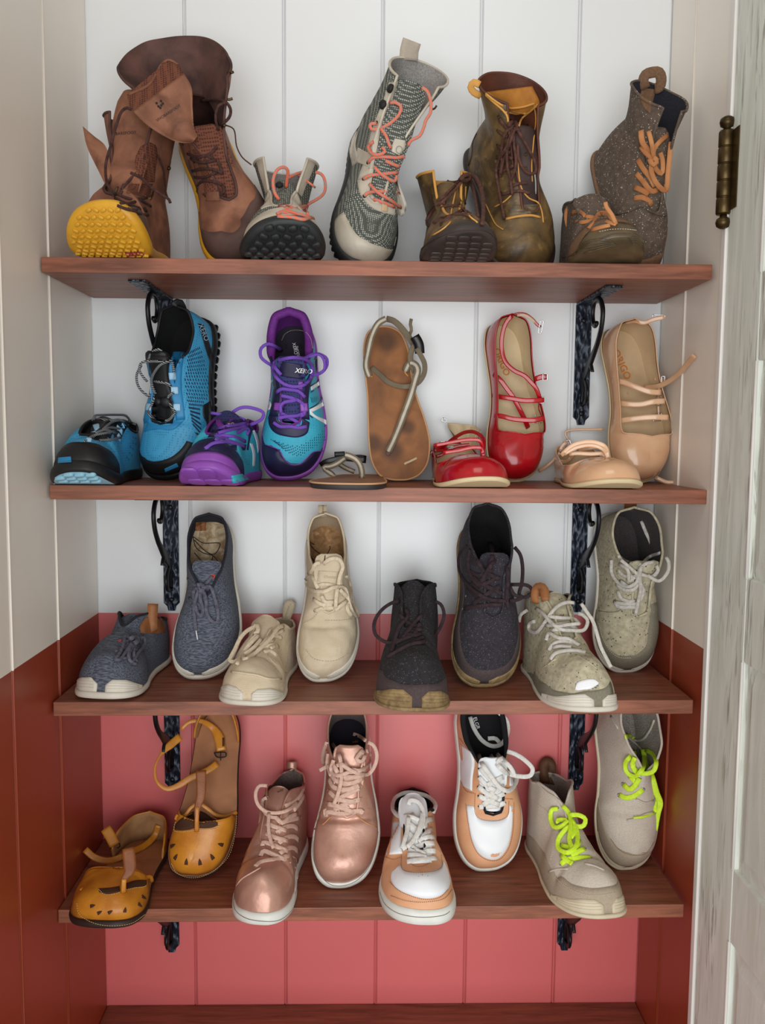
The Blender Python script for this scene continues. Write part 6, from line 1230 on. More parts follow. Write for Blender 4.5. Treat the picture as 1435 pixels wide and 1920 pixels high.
s.cord('heel_tab', ZC4((875, 140, 0), (880, 85, .1)), .022, .003, tantab, n=6)
s.cords('lace', [ZC4((775, 790), (820, 800), (880, 800), (930, 800)), ZC4((770, 790), (790, 820), (900, 825), (940, 820)), ZC4((790, 710), (810, 760), (870, 785), (910, 780)), ZC4((780, 660), (830, 700), (900, 700), (940, 640)), ZC4((790, 560), (830, 600), (900, 610), (940, 580)), ZC4((810, 640), (870, 680), (920, 650))], .0066, .0048, wlc)
for p in ([(745, 490, .1), (745, 580, .3), (790, 650, .4), (860, 680, .5), (920, 650, .5), (930, 600, .5), (880, 550, .5), (810, 490, .2)], [(795, 465, .1), (850, 500, .3), (950, 525, .4)], [(955, 215, 0), (985, 290, .1), (1025, 380, .1), (1030, 440, .1)], [(1095, 440, .2), (1010, 470, .5), (960, 530, .7), (945, 600, .7), (950, 700, .6), (930, 800, .5), (915, 880, .3)], [(1045, 505, .3), (980, 520, .6), (940, 570, .7), (940, 640, .6), (970, 700, .5), (950, 780, .4)], [(1000, 600, .5), (1080, 640, .6), (1140, 580, .6), (1150, 510, .5), (1130, 470, .3)], [(950, 590, .6), (1030, 610, .6), (1075, 560, .5), (1060, 530, .4)], [(910, 610, .6), (870, 640, .6), (860, 560, .5), (800, 520, .3)]): s.cord('lace', ZC4(*p), .0060, .0046, wlc)
s.disc('eyelet', drk, 950+768/3.776, 920+786/3.776, .0032, .001, .0004, hole=.002)
# ================================================================ shelf 4
ZD1 = zf(100, 1320, 3.776); ZD2 = zf(410, 1320, 4.175); ZD3 = zf(690, 1320, 4.173); ZD4 = zf(960, 1320, 3.986)
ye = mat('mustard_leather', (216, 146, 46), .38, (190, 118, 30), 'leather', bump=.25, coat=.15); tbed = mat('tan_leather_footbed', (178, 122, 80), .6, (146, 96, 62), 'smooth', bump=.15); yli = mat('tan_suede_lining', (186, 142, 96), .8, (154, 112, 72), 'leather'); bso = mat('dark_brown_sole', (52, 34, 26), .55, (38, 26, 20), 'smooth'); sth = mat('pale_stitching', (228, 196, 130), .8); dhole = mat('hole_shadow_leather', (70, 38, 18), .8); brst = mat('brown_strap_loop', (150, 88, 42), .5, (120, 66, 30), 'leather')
TS = [(0, 0, .12, .042), (.15, 0, .17, .046), (.27, 0, .25, .050), (.30, 0, .29, .052), (.40, .7, .36, .05), (.5, .96, .48, .044), (.70, 1.0, .70, .044), (.80, .97, .80, .046), (.92, .9, .955, .052), (1, 0, .995, .056)]
TSO = [(-.10, .0), (.10, .006), (.32, .05), (.45, .14), (.5, .27), (.47, .42), (.42, .55), (.38, .70), (.355, .84), (.27, .95), (.11, .995), (0, 1.0), (-.11, .995), (-.27, .95), (-.345, .84), (-.35, .70), (-.36, .55), (-.40, .42), (-.47, .28), (-.49, .15), (-.41, .05), (-.27, .008)]
def tsandal(s, hc=.72):
    s.sole(bso, bso, prof=[(-.002, 0), (.001, .1), (.002, .5), (.001, .95), (-.003, 1.0)]); s.cap('footbed', tbed, .0004, .0)
    s.shell('vamp', ye, yli, -.40, .40, .02, [(-.40, .30), (-.36, .70), (-.31, 1), (.31, 1), (.36, .70), (.40, .30)], nq=90)
    s.shell('heel_counter', ye, yli, hc, 2-hc, .02, [(hc, .35), (hc+.08, .85), (.9, 1), (1.1, 1), (2-hc-.08, .85), (2-hc, .35)], nq=50, lname='counter_lining')
    s.bake()
s = Shoe('t_strap_sandal', 'mustard leather t-strap sandal standing flat, toe hanging over the edge of the lowest shelf', 'sandal', 'shoes on the lowest shelf', m=-1, L=.275, B=.119, H=1.15, T=TS, hs=(.011, .012), bend=.2, bt=.3, kap=(.33, .46, .9), out=TSO, wob=(.0014, 50))
s.place(3, (137, 1503, 300, 1746), 'flat', yaw=-3, ydist=None, fit='')
tsandal(s)
lug8 = [(s.c(t)+sd*(s.hw(t)-.05), t, .012, .007, 0) for t in np.arange(.06, .5, .04) for sd in (-1, 1)]
s.panel('vamp_cutout', dhole, ZD1((318, 1305), (400, 1300), (470, 1288)), ZD1((325, 1332), (380, 1346), (474, 1328)), .0014)
s.panel('vamp_cutout', dhole, ZD1((515, 1268), (590, 1247), (662, 1245)), ZD1((515, 1318), (590, 1298), (662, 1286)), .0014)
s.cord('bridge_strap', ZD1((190, 1320), (250, 1290, .1), (320, 1285, .3), (400, 1285, .6), (470, 1250, .9), (500, 1225, 1), (560, 1215, 1), (620, 1230, .7), (690, 1225, .2), (700, 1260, 0)), .0058, .0022, ye)
s.cord('t_strap', ZD1((498, 1330), (498, 1290, .5), (500, 1240, .9), (540, 1180, 1.1), (540, 1110, 1.2), (530, 1020, 1.2)), [.009, .008, .010, .019, .020, .018], .0024, brst)
s.cord('t_strap_center', ZD1((498, 1335), (498, 1290, .5), (502, 1240, .95)), .0075, .0028, ye)
s.cord('ankle_strap', ZD1((225, 1030, .8), (290, 1085, .9), (380, 1110, 1.2), (480, 1085, 1.4), (560, 1045, 1.4), (650, 1000, 1.1), (720, 930, .6), (745, 860, .2)), .011, .0022, ye)
s.cord('buckle_strap', ZD1((370, 880, .1), (400, 930, .3), (435, 1000, .5)), .018, .0026, ye)
s.cord('buckle', ZD1((400, 1000, .7), (465, 985, .7), (470, 1010, .7), (405, 1025, .7), (400, 1000, .7)), .002, .002, blk, step=2)
for x, y, a in ((275, 1430, 75), (640, 1368, 120), (612, 1422, 130), (508, 1462, 10), (400, 1475, 60), (325, 1478, 60)):
    r = math.radians(a); P = ZD1((x-14*math.sin(r), y+14*math.cos(r)), (x+22*math.sin(r), y-22*math.cos(r))); s.cord('teardrop_hole', P, [.0052, .0046, .0008], .0012, dhole, lift=.0006, step=2)
s.stitch(ZD1((320, 1310), (360, 1345), (430, 1345), (500, 1320), (580, 1300), (650, 1290), (680, 1250)), sth, .001, 4, .002)
s.stitch(ZD1((165, 1410), (180, 1480), (240, 1530), (330, 1562), (440, 1570), (560, 1550), (650, 1490)), sth, .0009, 4, .0018)
s.stitch(ZD1((240, 1020, .9), (300, 1075, 1), (380, 1098, 1.3), (480, 1073, 1.5), (560, 1033, 1.5), (650, 988, 1.2)), sth, .0009, 4, .0016)

s = Shoe('t_strap_sandal', 'mustard leather t-strap sandal leaning upright, brown leather footbed and dark buckle showing', 'sandal', 'shoes on the lowest shelf', m=1, L=.28, B=.112, T=TS, hs=(.009, .009), bend=.15, bt=.3, kap=(.33, .46, .9), out=TSO, spine=[(0, -.04), (.4, 0), (1, .04)])
s.place(3, (313, 1322, 453, 1648), 'up', lean=18, tilt=3.5, yaw=-2, ydist=-.004, fit='LB')
tsandal(s, .78)
s.cord('bridge_strap', ZD1((825, 830), (870, 815, .2), (930, 790, .6), (980, 730, 1), (1030, 705, 1.2), (1090, 740, 1), (1150, 785, .7), (1220, 795, .4), (1320, 775)), .0062, .0022, ye)
s.panel('vamp_edge', ye, ZD1((825, 830), (850, 870)), ZD1((850, 830), (865, 870)), .0012)
s.cord('t_strap', ZD1((1015, 900), (1015, 820, .8), (1020, 740, 1.2), (1045, 650, 1.4), (1048, 560, 1.5), (1045, 470, 1.5)), [.008, .007, .012, .016, .018, .018], .0024, brst)
s.cord('t_strap_center', ZD1((1015, 905), (1016, 820, .8), (1020, 730, 1.25)), .0072, .0028, ye)
s.cord('ankle_strap', ZD1((900, 230), (830, 290, .4), (760, 360, .8), (720, 450, 1.1), (735, 550, 1.3), (800, 600, 1.4), (880, 580, 1.5), (960, 530, 1.6), (1040, 495, 1.6), (1110, 460, 1.4), (1160, 420, 1)), [.014, .014, .004, .004, .006, .009, .012, .012, .012, .012], .0022, ye)
s.cord('heel_strap', ZD1((905, 180), (960, 130, .3), (1040, 120, .5), (1120, 160, .6), (1170, 230, .6), (1190, 330, .6)), [.006, .007, .008, .012, .018, .016], .0024, ye)
s.cord('strap_slot', ZD1((1205, 240, .8), (1205, 300, .8)), .004, .001, dhole, step=2)
s.cord('buckle', ZD1((1140, 345, .8), (1220, 345, .8), (1222, 370, .8), (1160, 375, .8), (1140, 345, .8)), .0024, .0024, blk, step=2); s.cord('buckle_pin', ZD1((1185, 340, .9), (1185, 400, .9)), .002, .002, blk, step=2)
for x, y, a in ((845, 1003, 65), (867, 1083, 35), (942, 1118, 5), (1038, 1120, -10), (1125, 1082, -35), (1187, 995, -75)):
    r = math.radians(a); P = ZD1((x-16*math.sin(r), y+20*math.cos(r)), (x+22*math.sin(r), y-24*math.cos(r))); s.cord('teardrop_hole', P, [.0062, .0054, .0008], .0012, dhole, lift=.0006, step=2)
s.cord('vamp_cutout', ZD1((870, 860), (900, 820), (990, 770)), .0008, .0008, sth)
s.panel('vamp_cutout', dhole, ZD1((858, 855), (900, 815), (960, 780), (1000, 755)), ZD1((860, 890), (900, 895), (960, 890), (998, 880)), .0018)
s.panel('vamp_cutout', dhole, ZD1((1035, 755), (1080, 775), (1130, 815), (1165, 840)), ZD1((1035, 880), (1080, 880), (1130, 875), (1165, 860)), .0018)
s.stitch(ZD1((850, 850), (855, 895), (900, 905), (990, 895), (1080, 890), (1160, 880), (1175, 840), (1120, 790), (1060, 730)), sth, .001, 4, .0026)
s.stitch(ZD1((835, 1130), (870, 1190), (940, 1225), (1040, 1225), (1150, 1170), (1240, 1080), (1300, 940), (1318, 800)), sth, .0009, 4, .0014)
s.cords('strap_stitching', [ZD1((1025, 605, 1.7), (1070, 605, 1.7)), ZD1((1025, 560, 1.7), (1075, 560, 1.7)), ZD1((1022, 470, 1.7), (1028, 600, 1.7)), ZD1((1070, 470, 1.7), (1072, 600, 1.7))], .0009, .0008, sth)

# ---- rose gold high lace-ups
rg = mat('rose_gold_leather', (216, 172, 154), .40, (184, 138, 120), 'smooth', bump=.5, metal=.45, coat=.3, bdist=.002); pkl = mat('pink_flat_lace', (222, 188, 172), .75, (204, 168, 150), 'leather', sc=8); rgi = mat('grey_suede_lining', (150, 134, 128), .9, (112, 98, 94), 'felt'); wrs = mat('white_rubber', (232, 236, 230), .45, (214, 216, 208), 'smooth', bump=.05); gst = mat('gold_stitching', (196, 138, 90), .7)
HR = [(0, 0, .13, .050), (.2, 0, .2, .060), (.38, 0, .35, .068), (.41, .26, .37, .070), (.54, .40, .55, .102), (.60, .60, .62, .114), (.70, .84, .75, .106), (.80, .86, .85, .100), (.91, .78, .965, .104), (1, 0, .995, .110)]
CUP = [(-.002, 0), (.0015, .1), (.0025, .5), (.002, 1.0), (0, 1.35), (-.002, 1.36)]
s = Shoe('high_top_sneaker', 'rose gold leather high-top standing with pink laces, white toe hanging over the lowest shelf', 'shoe', 'shoes on the lowest shelf', m=-1, L=.285, B=.112, T=HR, hs=(.013, .013), bend=.15, bt=.3, wob=(.0012, 50), crease=((.28, .005, .02, .1),), gb=.72)
s.place(3, (432, 1440, 578, 1741), 'flat', yaw=-8, ydist=None, fit='BH', lim=(.5, 1.6))
s.upper(rg, rgi, insole=rgi, cmat=rg); s.sole(wrs, prof=CUP)
s.tongue(rg, [(.32, .062), (.46, .085), (.56, .105), (.64, .118)], [.036, .046, .052, .048], arch=.008); s.bake()
s.cord('foxing_line', ZD2((100, 1500), (125, 1600), (200, 1670), (330, 1700), (480, 1690), (600, 1640), (675, 1550)), .0009, .0008, mat('grey_scuff', (120, 116, 110), .8))
s.cord('throat_seam', ZD2((125, 1440), (180, 1370), (260, 1320), (330, 1280)), .002, .0016, pkl); s.cord('throat_seam', ZD2((560, 1240), (610, 1290), (650, 1350), (670, 1440)), .002, .0016, pkl)
s.cords('lace', [ZD2((290, 1270), (320, 1240), (400, 1220), (480, 1210), (540, 1190), (620, 1230)), ZD2((330, 1190), (350, 1150), (430, 1180), (520, 1215), (600, 1225)), ZD2((480, 1170), (540, 1130), (590, 1125), (625, 1160)), ZD2((345, 1110), (350, 1080), (430, 1105), (540, 1150)), ZD2((470, 1090), (540, 1040), (600, 1040), (630, 1070)), ZD2((370, 1010), (430, 1040), (540, 1070)), ZD2((450, 1010), (530, 960), (590, 955), (625, 985)), ZD2((370, 935), (440, 960), (530, 990)), ZD2((470, 930), (550, 910), (640, 890)), ZD2((440, 880), (500, 930), (560, 880), (620, 860)), ZD2((520, 800), (600, 760), (650, 700), (665, 630)), ZD2((590, 830), (640, 770), (675, 700))], .0076, .0026, pkl)
for p in ([(380, 640, .1), (320, 640, .5), (290, 700, .7), (310, 790, .7), (380, 845, .7), (480, 850, .7), (560, 820, .5), (620, 760, .3)], [(375, 735, .1), (345, 750, .4), (350, 830, .5), (400, 880, .5), (460, 890, .4)], [(395, 850, .7), (390, 950, .7), (400, 1040, .6), (430, 1130, .4)]): s.cord('lace', ZD2(*p), .0060, .0026, pkl)
for x, y in ((300, 1258), (622, 1235), (328, 1180), (617, 1155), (345, 1095), (625, 1068), (625, 980), (640, 893), (378, 640), (378, 735), (660, 618)): s.disc('eyelet', rg, 410+x/4.175, 1320+y/4.175, .0034, .0012, .0002, hole=.0018)
s.cord('pull_tab', ZD2((575, 500, 0), (575, 475, .1), (575, 450, .1)), .019, .004, rg, n=6); s.panel('heel_strip', rgi, ZD2((405, 545), (480, 525), (560, 505)), ZD2((410, 560), (480, 545), (560, 525)), .001)
s.text('wild', 410+480/4.175, 1320+680/4.175, 5, -20, drk, .001, shear=.3)

s = Shoe('high_top_sneaker', 'rose gold leather high-top leaning upright with wide white sole and pink laces', 'shoe', 'shoes on the lowest shelf', m=1, L=.285, B=.110, T=HR, hs=(.013, .013), bend=.15, bt=.3, wob=(.001, 50), crease=((.34, .008, .022, .2),), gb=.72)
s.place(3, (583, 1330, 714, 1672), 'up', lean=18, tilt=.5, yaw=0, ydist=-.004, fit='B')
s.upper(rg, rgi, insole=MATS['dark_insole'], cmat=rg); s.sole(wrs, prof=CUP)
s.tongue(rg, [(.32, .062), (.46, .085), (.56, .105), (.70, .130)], [.036, .046, .054, .054], arch=.008); s.bake()
s.cord('foxing_line', ZD2((730, 1050), (740, 1200), (790, 1330), (870, 1410), (960, 1425), (1070, 1390), (1170, 1290), (1230, 1130), (1250, 1000)), .0009, .0008, MATS['grey_scuff'])
s.cord('throat_seam', ZD2((750, 980), (820, 940), (880, 880)), .002, .0016, gst); s.cord('throat_seam', ZD2((1080, 870), (1140, 920), (1240, 965)), .002, .0016, gst); s.stitch(ZD2((840, 560), (830, 680), (810, 800), (770, 900), (785, 960)), gst, .0008, 4); s.stitch(ZD2((1140, 580), (1150, 700), (1170, 790), (1180, 900)), gst, .0008, 4); s.stitch(ZD2((1170, 815), (1235, 835)), gst, .0008, 4)
s.cords('lace', [ZD2((830, 860), (860, 845), (960, 860), (1060, 840), (1125, 835)), ZD2((850, 780), (930, 800), (1060, 850)), ZD2((900, 830), (1000, 780), (1110, 745)), ZD2((860, 680), (930, 740), (1070, 770)), ZD2((900, 760), (1000, 710), (1100, 660)), ZD2((860, 580), (900, 650), (1000, 670), (1100, 640)), ZD2((860, 520), (920, 600), (1040, 620), (1130, 580)), ZD2((890, 470), (960, 560), (1080, 570), (1140, 550)), ZD2((830, 820), (840, 880)), ZD2((1130, 830), (1110, 860)), ZD2((950, 790), (1020, 820))], .0080, .0026, pkl)
for p in ([(850, 300, .1), (825, 360, .4), (815, 450, .5), (830, 470, .4)], [(890, 310, .1), (940, 390, .5), (960, 480, .7), (960, 600, .6), (930, 720, .5), (900, 790, .3)], [(895, 400, .3), (940, 450, .6), (1020, 510, .8), (1100, 545, .8), (1170, 550, .7), (1220, 490, .6), (1240, 400, .5), (1210, 320, .4), (1170, 300, .2)], [(790, 520, .4), (850, 490, .6), (940, 480, .7)], [(1160, 365, .1), (1190, 400, .4), (1170, 470, .5), (1110, 520, .6), (1040, 510, .5)], [(1055, 235, .1), (1100, 250, .2), (1150, 285, .1)], [(1150, 400, .2), (1120, 450, .4), (1080, 430, .4), (1130, 360, .2)], [(900, 440, .4), (880, 520, .5), (930, 560, .6), (1050, 520, .6)], [(860, 390, .2), (850, 470, .4), (880, 560, .4)]): s.cord('lace', ZD2(*p), .0066, .0026, pkl)
for x, y in ((850, 295), (848, 375), (862, 680), (852, 778), (832, 860), (1125, 835), (1110, 745), (1108, 648), (1165, 365), (1145, 435)): s.disc('eyelet', rg, 410+x/4.175, 1320+y/4.175, .0036, .0012, .0002, hole=.0019)
s.text('wild', 410+1068/4.175, 1320+295/4.175, 4.5, -5, gst, .001, shear=.3)

# ---- tan and white court sneakers
tn = mat('tan_leather', (226, 172, 132), .5, (216, 160, 120), 'leather', bump=.1); ww = mat('white_leather', (240, 244, 248), .42, (232, 238, 242), 'smooth', bump=.05); bll = mat('black_lining_cloth', (20, 20, 26), .9, (12, 12, 16), 'felt'); wlf = mat('white_flat_lace', (232, 232, 228), .75, (214, 212, 206), 'leather', sc=8); tst = mat('tan_stitching', (150, 96, 60), .8)
LT = [(0, 0, .13, .050), (.2, 0, .2, .060), (.34, 0, .31, .066), (.36, .24, .325, .068), (.54, .36, .56, .088), (.60, .60, .63, .088), (.70, .82, .73, .076), (.80, .86, .84, .070), (.91, .80, .955, .076), (1, 0, .985, .082)]
s = Shoe('court_sneaker', 'tan and white leather sneaker standing with white laces, thick white sole over the shelf edge', 'shoe', 'shoes on the lowest shelf', m=-1, L=.285, B=.112, T=LT, hs=(.017, .019), bend=.1, bt=.3, wob=(.0005, 50), gb=.72)
s.place(3, (710, 1480, 858, 1741), 'flat', yaw=-1, ydist=None, fit='BH', lim=(.5, 1.6))
s.upper(tn, bll, insole=bll, cmat=bll, collar=.005); s.sole(wrs, prof=CUP)
s.tongue(ww, [(.33, .064), (.45, .085), (.56, .10), (.64, .112)], [.036, .044, .050, .046], arch=.008); s.bake()
s.panel('toe_box', ww, ZD3((185, 1310), (180, 1370), (220, 1440), (320, 1490), (430, 1520), (540, 1510), (620, 1460), (650, 1360), (600, 1240)), ZD3((215, 1290), (250, 1260), (290, 1305), (350, 1312), (430, 1315), (520, 1300), (570, 1275), (590, 1230), (595, 1225)), .0008, 40)
s.panel('side_panel', ww, ZD3((175, 920), (165, 1040), (145, 1180)), ZD3((265, 915), (260, 1040), (270, 1170)), .0008)
s.panel('side_panel', ww, ZD3((550, 910), (545, 1040), (575, 1160)), ZD3((585, 910), (605, 1040), (615, 1180)), .0008)
s.panel('lace_stay_inner', ww, ZD3((300, 880), (290, 1000), (340, 1250)), ZD3((480, 900), (500, 1050), (500, 1240)), .0004)
for P in (ZD3((170, 1390), (230, 1450), (330, 1500), (450, 1530), (560, 1515), (630, 1450)), ZD3((262, 1180), (270, 1290), (340, 1315), (430, 1318), (540, 1300), (580, 1270), (575, 1180)), ZD3((340, 1250), (370, 1268), (430, 1268), (490, 1240)), ZD3((135, 1195), (200, 1215), (262, 1195)), ZD3((180, 1500), (300, 1540), (450, 1550), (600, 1520), (660, 1450))): s.stitch(P, tst, .0009, 3.5, .0019)
b = [];
for (x, y) in ((330, 1345), (400, 1350), (470, 1345), (280, 1350), (520, 1340), (300, 1390), (370, 1400), (440, 1405), (510, 1395), (340, 1440), (420, 1450), (490, 1440), (455, 1490)): b.append(ZD3((x, y))[0])
mesh_holes(s, b, .0007, 1, 0, MATS['grey_scuff'])
s.cords('lace', [ZD3((305, 1235), (380, 1220), (470, 1210), (535, 1205)), ZD3((310, 1180), (380, 1180), (460, 1200)), ZD3((400, 1190), (460, 1150), (530, 1150)), ZD3((330, 1110), (380, 1140), (450, 1180)), ZD3((380, 1120), (450, 1090), (520, 1090)), ZD3((400, 1080), (460, 1040), (520, 1040)), ZD3((310, 1000), (350, 1040), (400, 1060)), ZD3((420, 1060), (470, 1000), (510, 985)), ZD3((320, 930), (370, 970), (400, 990)), ZD3((430, 970), (460, 910), (510, 900)), ZD3((340, 860), (380, 910), (410, 940))], .0086, .003, wlf)
for p in ([(510, 850, .2), (530, 790, .6), (480, 730, .9), (390, 700, 1.1), (290, 695, 1.1), (210, 740, 1), (195, 820, .8), (240, 875, .6), (330, 880, .5), (400, 910, .4)], [(320, 790, .6), (330, 755, .9), (390, 765, .9), (430, 830, .8), (430, 930, .6), (390, 1020, .5), (320, 1100, .5), (270, 1135, .3)], [(270, 1130, .3), (290, 1060, .3), (310, 980, .3), (320, 880, .5)], [(430, 840, .7), (410, 950, .6), (360, 1060, .5), (310, 1120, .3)]): s.cord('lace', ZD3(*p), .0074, .003, wlf)
s.cord('foxing_line', ZD3((95, 1470), (130, 1560), (220, 1630), (360, 1665), (520, 1665), (620, 1640), (690, 1560)), .0008, .0008, MATS['grey_scuff'])

s = Shoe('court_sneaker', 'tan and white leather sneaker leaning upright with perforated white toe and loose white lace loop', 'shoe', 'shoes on the lowest shelf', m=1, L=.285, B=.110, T=LT, hs=(.016, .018), bend=.1, bt=.3, wob=(.0004, 50), gb=.72, spine=[(0, .04), (.4, 0), (1, -.05)])
s.place(3, (848, 1302, 979, 1635), 'up', lean=18, tilt=-2, yaw=3, ydist=-.004, fit='LB')
s.upper(tn, bll, insole=bll, cmat=bll, collar=.005); s.sole(wrs, prof=CUP)
s.tongue(ww, [(.33, .064), (.45, .085), (.56, .10), (.62, .108)], [.036, .044, .050, .046], arch=.008); s.bake()
s.panel('toe_box', ww, ZD3((770, 790), (790, 950), (820, 1080), (870, 1170), (950, 1215), (1020, 1210), (1090, 1130), (1125, 1000), (1135, 800)), ZD3((830, 800), (840, 830), (850, 870), (880, 895), (960, 910), (1040, 905), (1090, 880), (1105, 850), (1110, 790)), .0008, 40)
s.panel('side_panel', ww, ZD3((722, 310), (722, 450), (725, 590), (740, 640)), ZD3((810, 380), (835, 450), (820, 570), (815, 680)), .0008)
s.panel('side_panel', ww, ZD3((1105, 420), (1110, 640)), ZD3((1140, 420), (1160, 640)), .0006)
for P in (ZD3((765, 780), (790, 960), (820, 1090), (870, 1180), (950, 1225), (1030, 1218), (1100, 1135), (1135, 1000), (1145, 770)), ZD3((840, 700), (840, 850), (870, 895), (960, 915), (1050, 905), (1095, 870), (1105, 760)), ZD3((905, 830), (960, 848), (1010, 840), (1045, 810)), ZD3((720, 270), (780, 350), (815, 380)), ZD3((725, 600), (770, 680), (830, 700)), ZD3((1060, 740), (1135, 745))): s.stitch(P, tst, .0009, 3.5, .0019)
b = [ZD3((x, y))[0] for (x, y) in ((855, 942), (915, 952), (975, 955), (1030, 940), (850, 985), (912, 1000), (980, 1010), (1045, 1025), (835, 1025), (910, 1045), (980, 1045), (1060, 965), (850, 1070), (902, 1085), (980, 1080), (1055, 1060), (895, 1120), (980, 1128), (890, 1165), (980, 1175), (808, 890), (1080, 900))]
mesh_holes(s, b, .0009, 1, 0, MATS['grey_scuff'])
s.text('ELGR', 690+850/4.173, 1320+150/4.173, 7, 72, wh, .001)
s.cords('lace', [ZD3((870, 805), (960, 800), (1020, 795), (1075, 770)), ZD3((870, 720), (930, 750), (1030, 790)), ZD3((900, 790), (980, 740), (1070, 700)), ZD3((865, 645), (930, 700), (1020, 740)), ZD3((920, 730), (1000, 680), (1065, 640)), ZD3((870, 570), (930, 640), (1000, 680)), ZD3((880, 500), (940, 570), (1020, 640)), ZD3((930, 640), (1000, 600), (1060, 570))], .0088, .003, wlf)
for p in ([(865, 395, .1), (890, 460, .5), (960, 560, .7), (1030, 650, .7), (1100, 680, .6), (1150, 630, .5), (1165, 570, .4), (1110, 480, .3)], [(1090, 370, .2), (1150, 390, .4), (1230, 440, .4), (1290, 510, .4), (1270, 560, .4), (1180, 565, .4), (1100, 540, .5), (1020, 450, .5), (1060, 420, .3)], [(800, 100, .2), (830, 190, .5), (900, 290, .6), (980, 330, .6), (1050, 310, .6), (1095, 220, .5), (1085, 130, .4), (1020, 60, .2)], [(940, 270, .3), (1000, 270, .4), (1030, 300, .4)], [(960, 400, .3), (1010, 470, .5), (1060, 520, .5), (1100, 560, .4)], [(1010, 390, .3), (1060, 440, .5), (1120, 500, .5), (1150, 570, .4)]): s.cord('lace', ZD3(*p), .0078, .003, wlf)
for x, y in ((868, 505), (868, 572), (862, 648), (865, 718), (868, 800), (1075, 700), (1075, 772)): s.disc('eyelet', blk, 690+x/4.173, 1320+y/4.173, .0016, .0006, .0002)

# ---- pale suede high lace-ups with neon laces
nm_ = mat('pale_grey_suede', (216, 208, 194), .95, (196, 186, 172), 'felt', bump=.4, bdist=.0015); nrd = mat('taupe_rand', (186, 172, 152), .9, (168, 154, 134), 'felt'); fur = mat('pale_fleece', (206, 198, 190), 1, (150, 138, 130), 'felt', bump=1, bdist=.004); neo = mat('neon_yellow_lace', (222, 255, 66), .6, (200, 240, 36), 'leather', sc=8); csl = mat('cream_rubber', (222, 212, 186), .6, (202, 190, 162), 'smooth'); btb = mat('brown_leather_tab', (110, 72, 46), .6, (86, 54, 34), 'leather'); sei = mat('silver_eyelet', (190, 196, 196), .3, metal=.9)
HN = [(0, 0, .13, .048), (.2, 0, .2, .060), (.38, 0, .36, .070), (.52, 0, .54, .100), (.545, .12, .565, .104), (.60, .42, .62, .116), (.68, .78, .72, .118), (.80, .88, .84, .110), (.91, .80, .965, .106), (1, 0, .995, .108)]
s = Shoe('high_lace_up_shoe', 'pale grey suede lace-up with neon yellow laces standing, cream toe rubber hanging over the shelf', 'shoe', 'shoes on the lowest shelf', m=-1, L=.28, B=.115, T=HN, hs=(.007, .007), bend=.2, bt=.3, wob=(.002, 45), crease=((.25, .006, .025, .1),))
s.place(3, (986, 1446, 1180, 1728), 'flat', yaw=9, ydist=None, fit='BH', lim=(.5, 1.6))
s.upper(nm_, fur, insole=fur, cmat=nm_); s.sole(csl); suede_rand(s, nrd, .40); bumper(s, csl, h=.22); s.bake()
s.cord('pull_loop', ZD4((285, 600, 0), (290, 540, .1), (300, 470, .2), (275, 430, .2), (240, 450, .1), (238, 520, 0), (250, 590, 0)), .019, .003, btb, n=6); s.text('Wild', 960+305/3.986, 1320+515/3.986, 5, 70, drk, .008, shear=.4)
s.cord('throat_edge', ZD4((275, 1255), (340, 1235), (420, 1232)), .003, .002, nm_); s.cord('throat_edge', ZD4((545, 1190), (620, 1210), (690, 1240)), .003, .002, nm_)
s.cord('throat_edge', ZD4((180, 580), (260, 660), (340, 710), (390, 780), (410, 860)), .004, .003, nm_)
s.stitch(ZD4((145, 720), (210, 760), (270, 810), (300, 940), (305, 1080), (290, 1160)), MATS['cream_thread'], .0009, 4); s.stitch(ZD4((480, 790), (530, 900), (560, 1000), (610, 1080), (640, 1150)), MATS['cream_thread'], .0009, 4); s.stitch(ZD4((320, 1290), (400, 1360), (500, 1410), (620, 1430), (780, 1410)), MATS['cream_thread'], .0009, 4)
s.cords('lace', [ZD4((365, 1195), (410, 1165), (480, 1150), (590, 1150)), ZD4((370, 1130), (430, 1180), (450, 1190)), ZD4((450, 1140), (500, 1100), (545, 1080)), ZD4((370, 1055), (430, 1070), (480, 1070), (505, 1020))], .0082, .0026, neo)
for p in ([(345, 785, .1), (300, 790, .4), (290, 860, .5), (320, 920, .6), (380, 910, .6), (410, 870, .5), (340, 870, .4), (350, 890, .3)], [(380, 760, .2), (430, 820, .6), (440, 920, .7), (430, 1020, .6), (450, 1080, .5), (420, 1110, .4)], [(430, 830, .6), (500, 830, .6), (550, 860, .5), (535, 910, .5), (470, 910, .6), (440, 860, .6)], [(430, 910, .6), (380, 960, .6), (345, 1020, .5), (350, 1080, .5), (420, 1110, .5), (480, 1060, .5), (490, 960, .6), (450, 870, .6)], [(440, 1000, .5), (470, 950, .6), (450, 860, .6)]): s.cord('lace', ZD4(*p), .0078, .0026, neo)
for x, y in ((343, 780), (362, 955), (365, 1055), (367, 1130), (367, 1195), (503, 1015), (545, 1080), (588, 1150), (380, 872)): s.disc('eyelet', sei, 960+x/3.986, 1320+y/3.986, .003, .001, .0002, hole=.0015)
s = Shoe('high_lace_up_shoe', 'pale grey suede lace-up with neon yellow laces leaning upright by the red side wall', 'shoe', 'shoes on the lowest shelf', m=1, L=.285, B=.112, T=HN, hs=(.007, .007), bend=.3, bt=.3, wob=(.0022, 45), crease=((.33, .006, .025, .1),))
s.place(3, (1113, 1300, 1241, 1632), 'up', lean=18, tilt=-2, yaw=8, ydist=-.004, fit='LB')
s.upper(nm_, fur, insole=fur, cmat=nm_); s.sole(csl); bumper(s, csl, h=.10); s.bake()
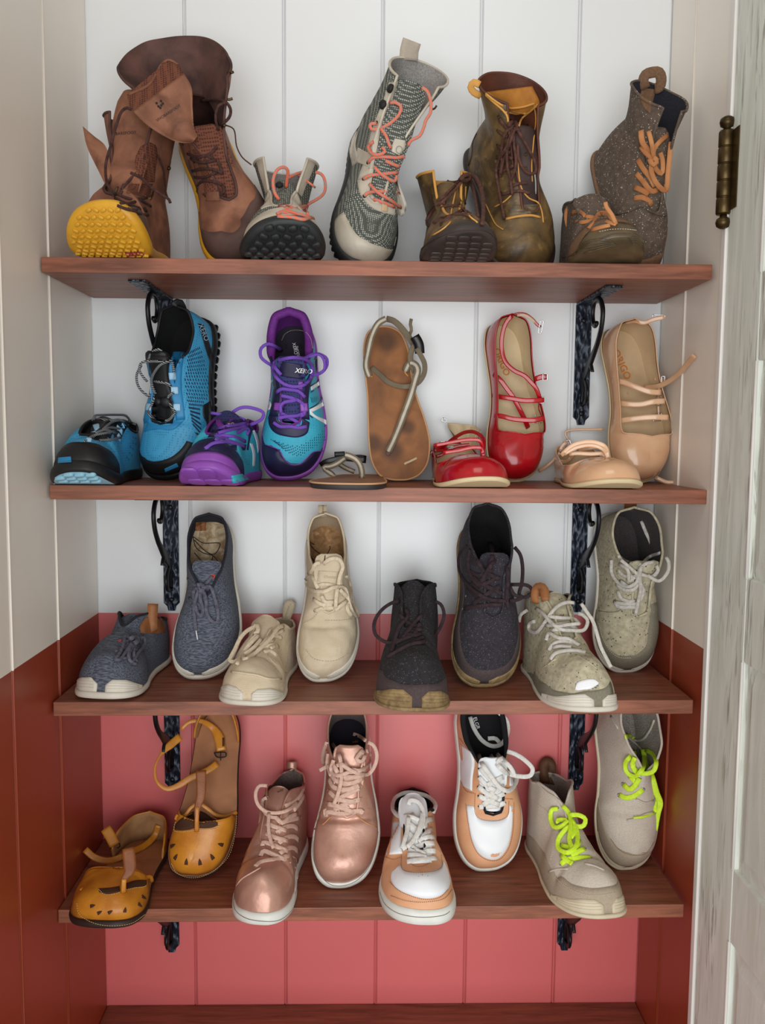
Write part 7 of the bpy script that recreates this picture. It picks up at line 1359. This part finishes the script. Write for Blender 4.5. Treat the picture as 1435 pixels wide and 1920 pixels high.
s.bandpx('rand', nrd, ZD4((650, 700), (680, 850), (730, 1000), (800, 1080), (880, 1112), (980, 1110), (1060, 1070), (1090, 960), (1095, 850)))
s.stitch(ZD4((740, 1010), (800, 1085), (880, 1125), (1000, 1118), (1080, 1060)), MATS['tan_stitching'], .0009, 3.5, .002)
s.cord('throat_edge', ZD4((740, 90), (800, 190), (870, 250), (940, 310), (980, 360), (975, 440)), .004, .003, nm_); s.cord('throat_edge', ZD4((1065, 120), (1030, 200), (970, 270), (900, 270)), .004, .003, nm_)
s.cord('fold_seam', ZD4((930, 710), (1000, 740), (1060, 720)), .003, .003, nm_); s.cord('fold_seam', ZD4((860, 870), (920, 860), (1010, 820), (1060, 810)), .003, .003, nm_)
s.cords('lace', [ZD4((805, 680), (850, 700), (910, 690), (980, 640)), ZD4((835, 600), (880, 640), (920, 610), (955, 555)), ZD4((880, 540), (920, 580), (930, 620))], .0086, .0026, neo)
for p in ([(935, 360, .1), (890, 390, .5), (850, 440, .6), (860, 510, .6), (920, 540, .6), (980, 480, .6), (990, 390, .6), (985, 340, .4)], [(1000, 345, .3), (1050, 370, .5), (1080, 430, .5), (1060, 500, .5), (1000, 520, .5), (920, 500, .6), (905, 440, .6)], [(920, 400, .4), (900, 460, .6), (940, 500, .6), (980, 450, .6)], [(850, 245, .1), (880, 240, .2), (910, 260, .1)]): s.cord('lace', ZD4(*p), .0078, .0026, neo)
s.cord('lace', ZD4((985, 340, .4), (1010, 450, .6), (1050, 560, .5), (1080, 660, .4), (1110, 740, .3), (1095, 820, .3), (1085, 945, .2)), [.010, .012, .012, .011, .010, .008, .003], .0026, neo)
s.cord('lace', ZD4((1070, 810, .2), (1000, 840, .2), (910, 852, .1)), .004, .002, neo); s.cord('lace', ZD4((1060, 600, .4), (1080, 720, .3), (1070, 810, .2)), .007, .002, neo)
for x, y in ((832, 598), (803, 682), (957, 553), (982, 638), (900, 465), (920, 408)): s.disc('eyelet', sei, 960+x/3.986, 1320+y/3.986, .0034, .001, .0002, hole=.0016)
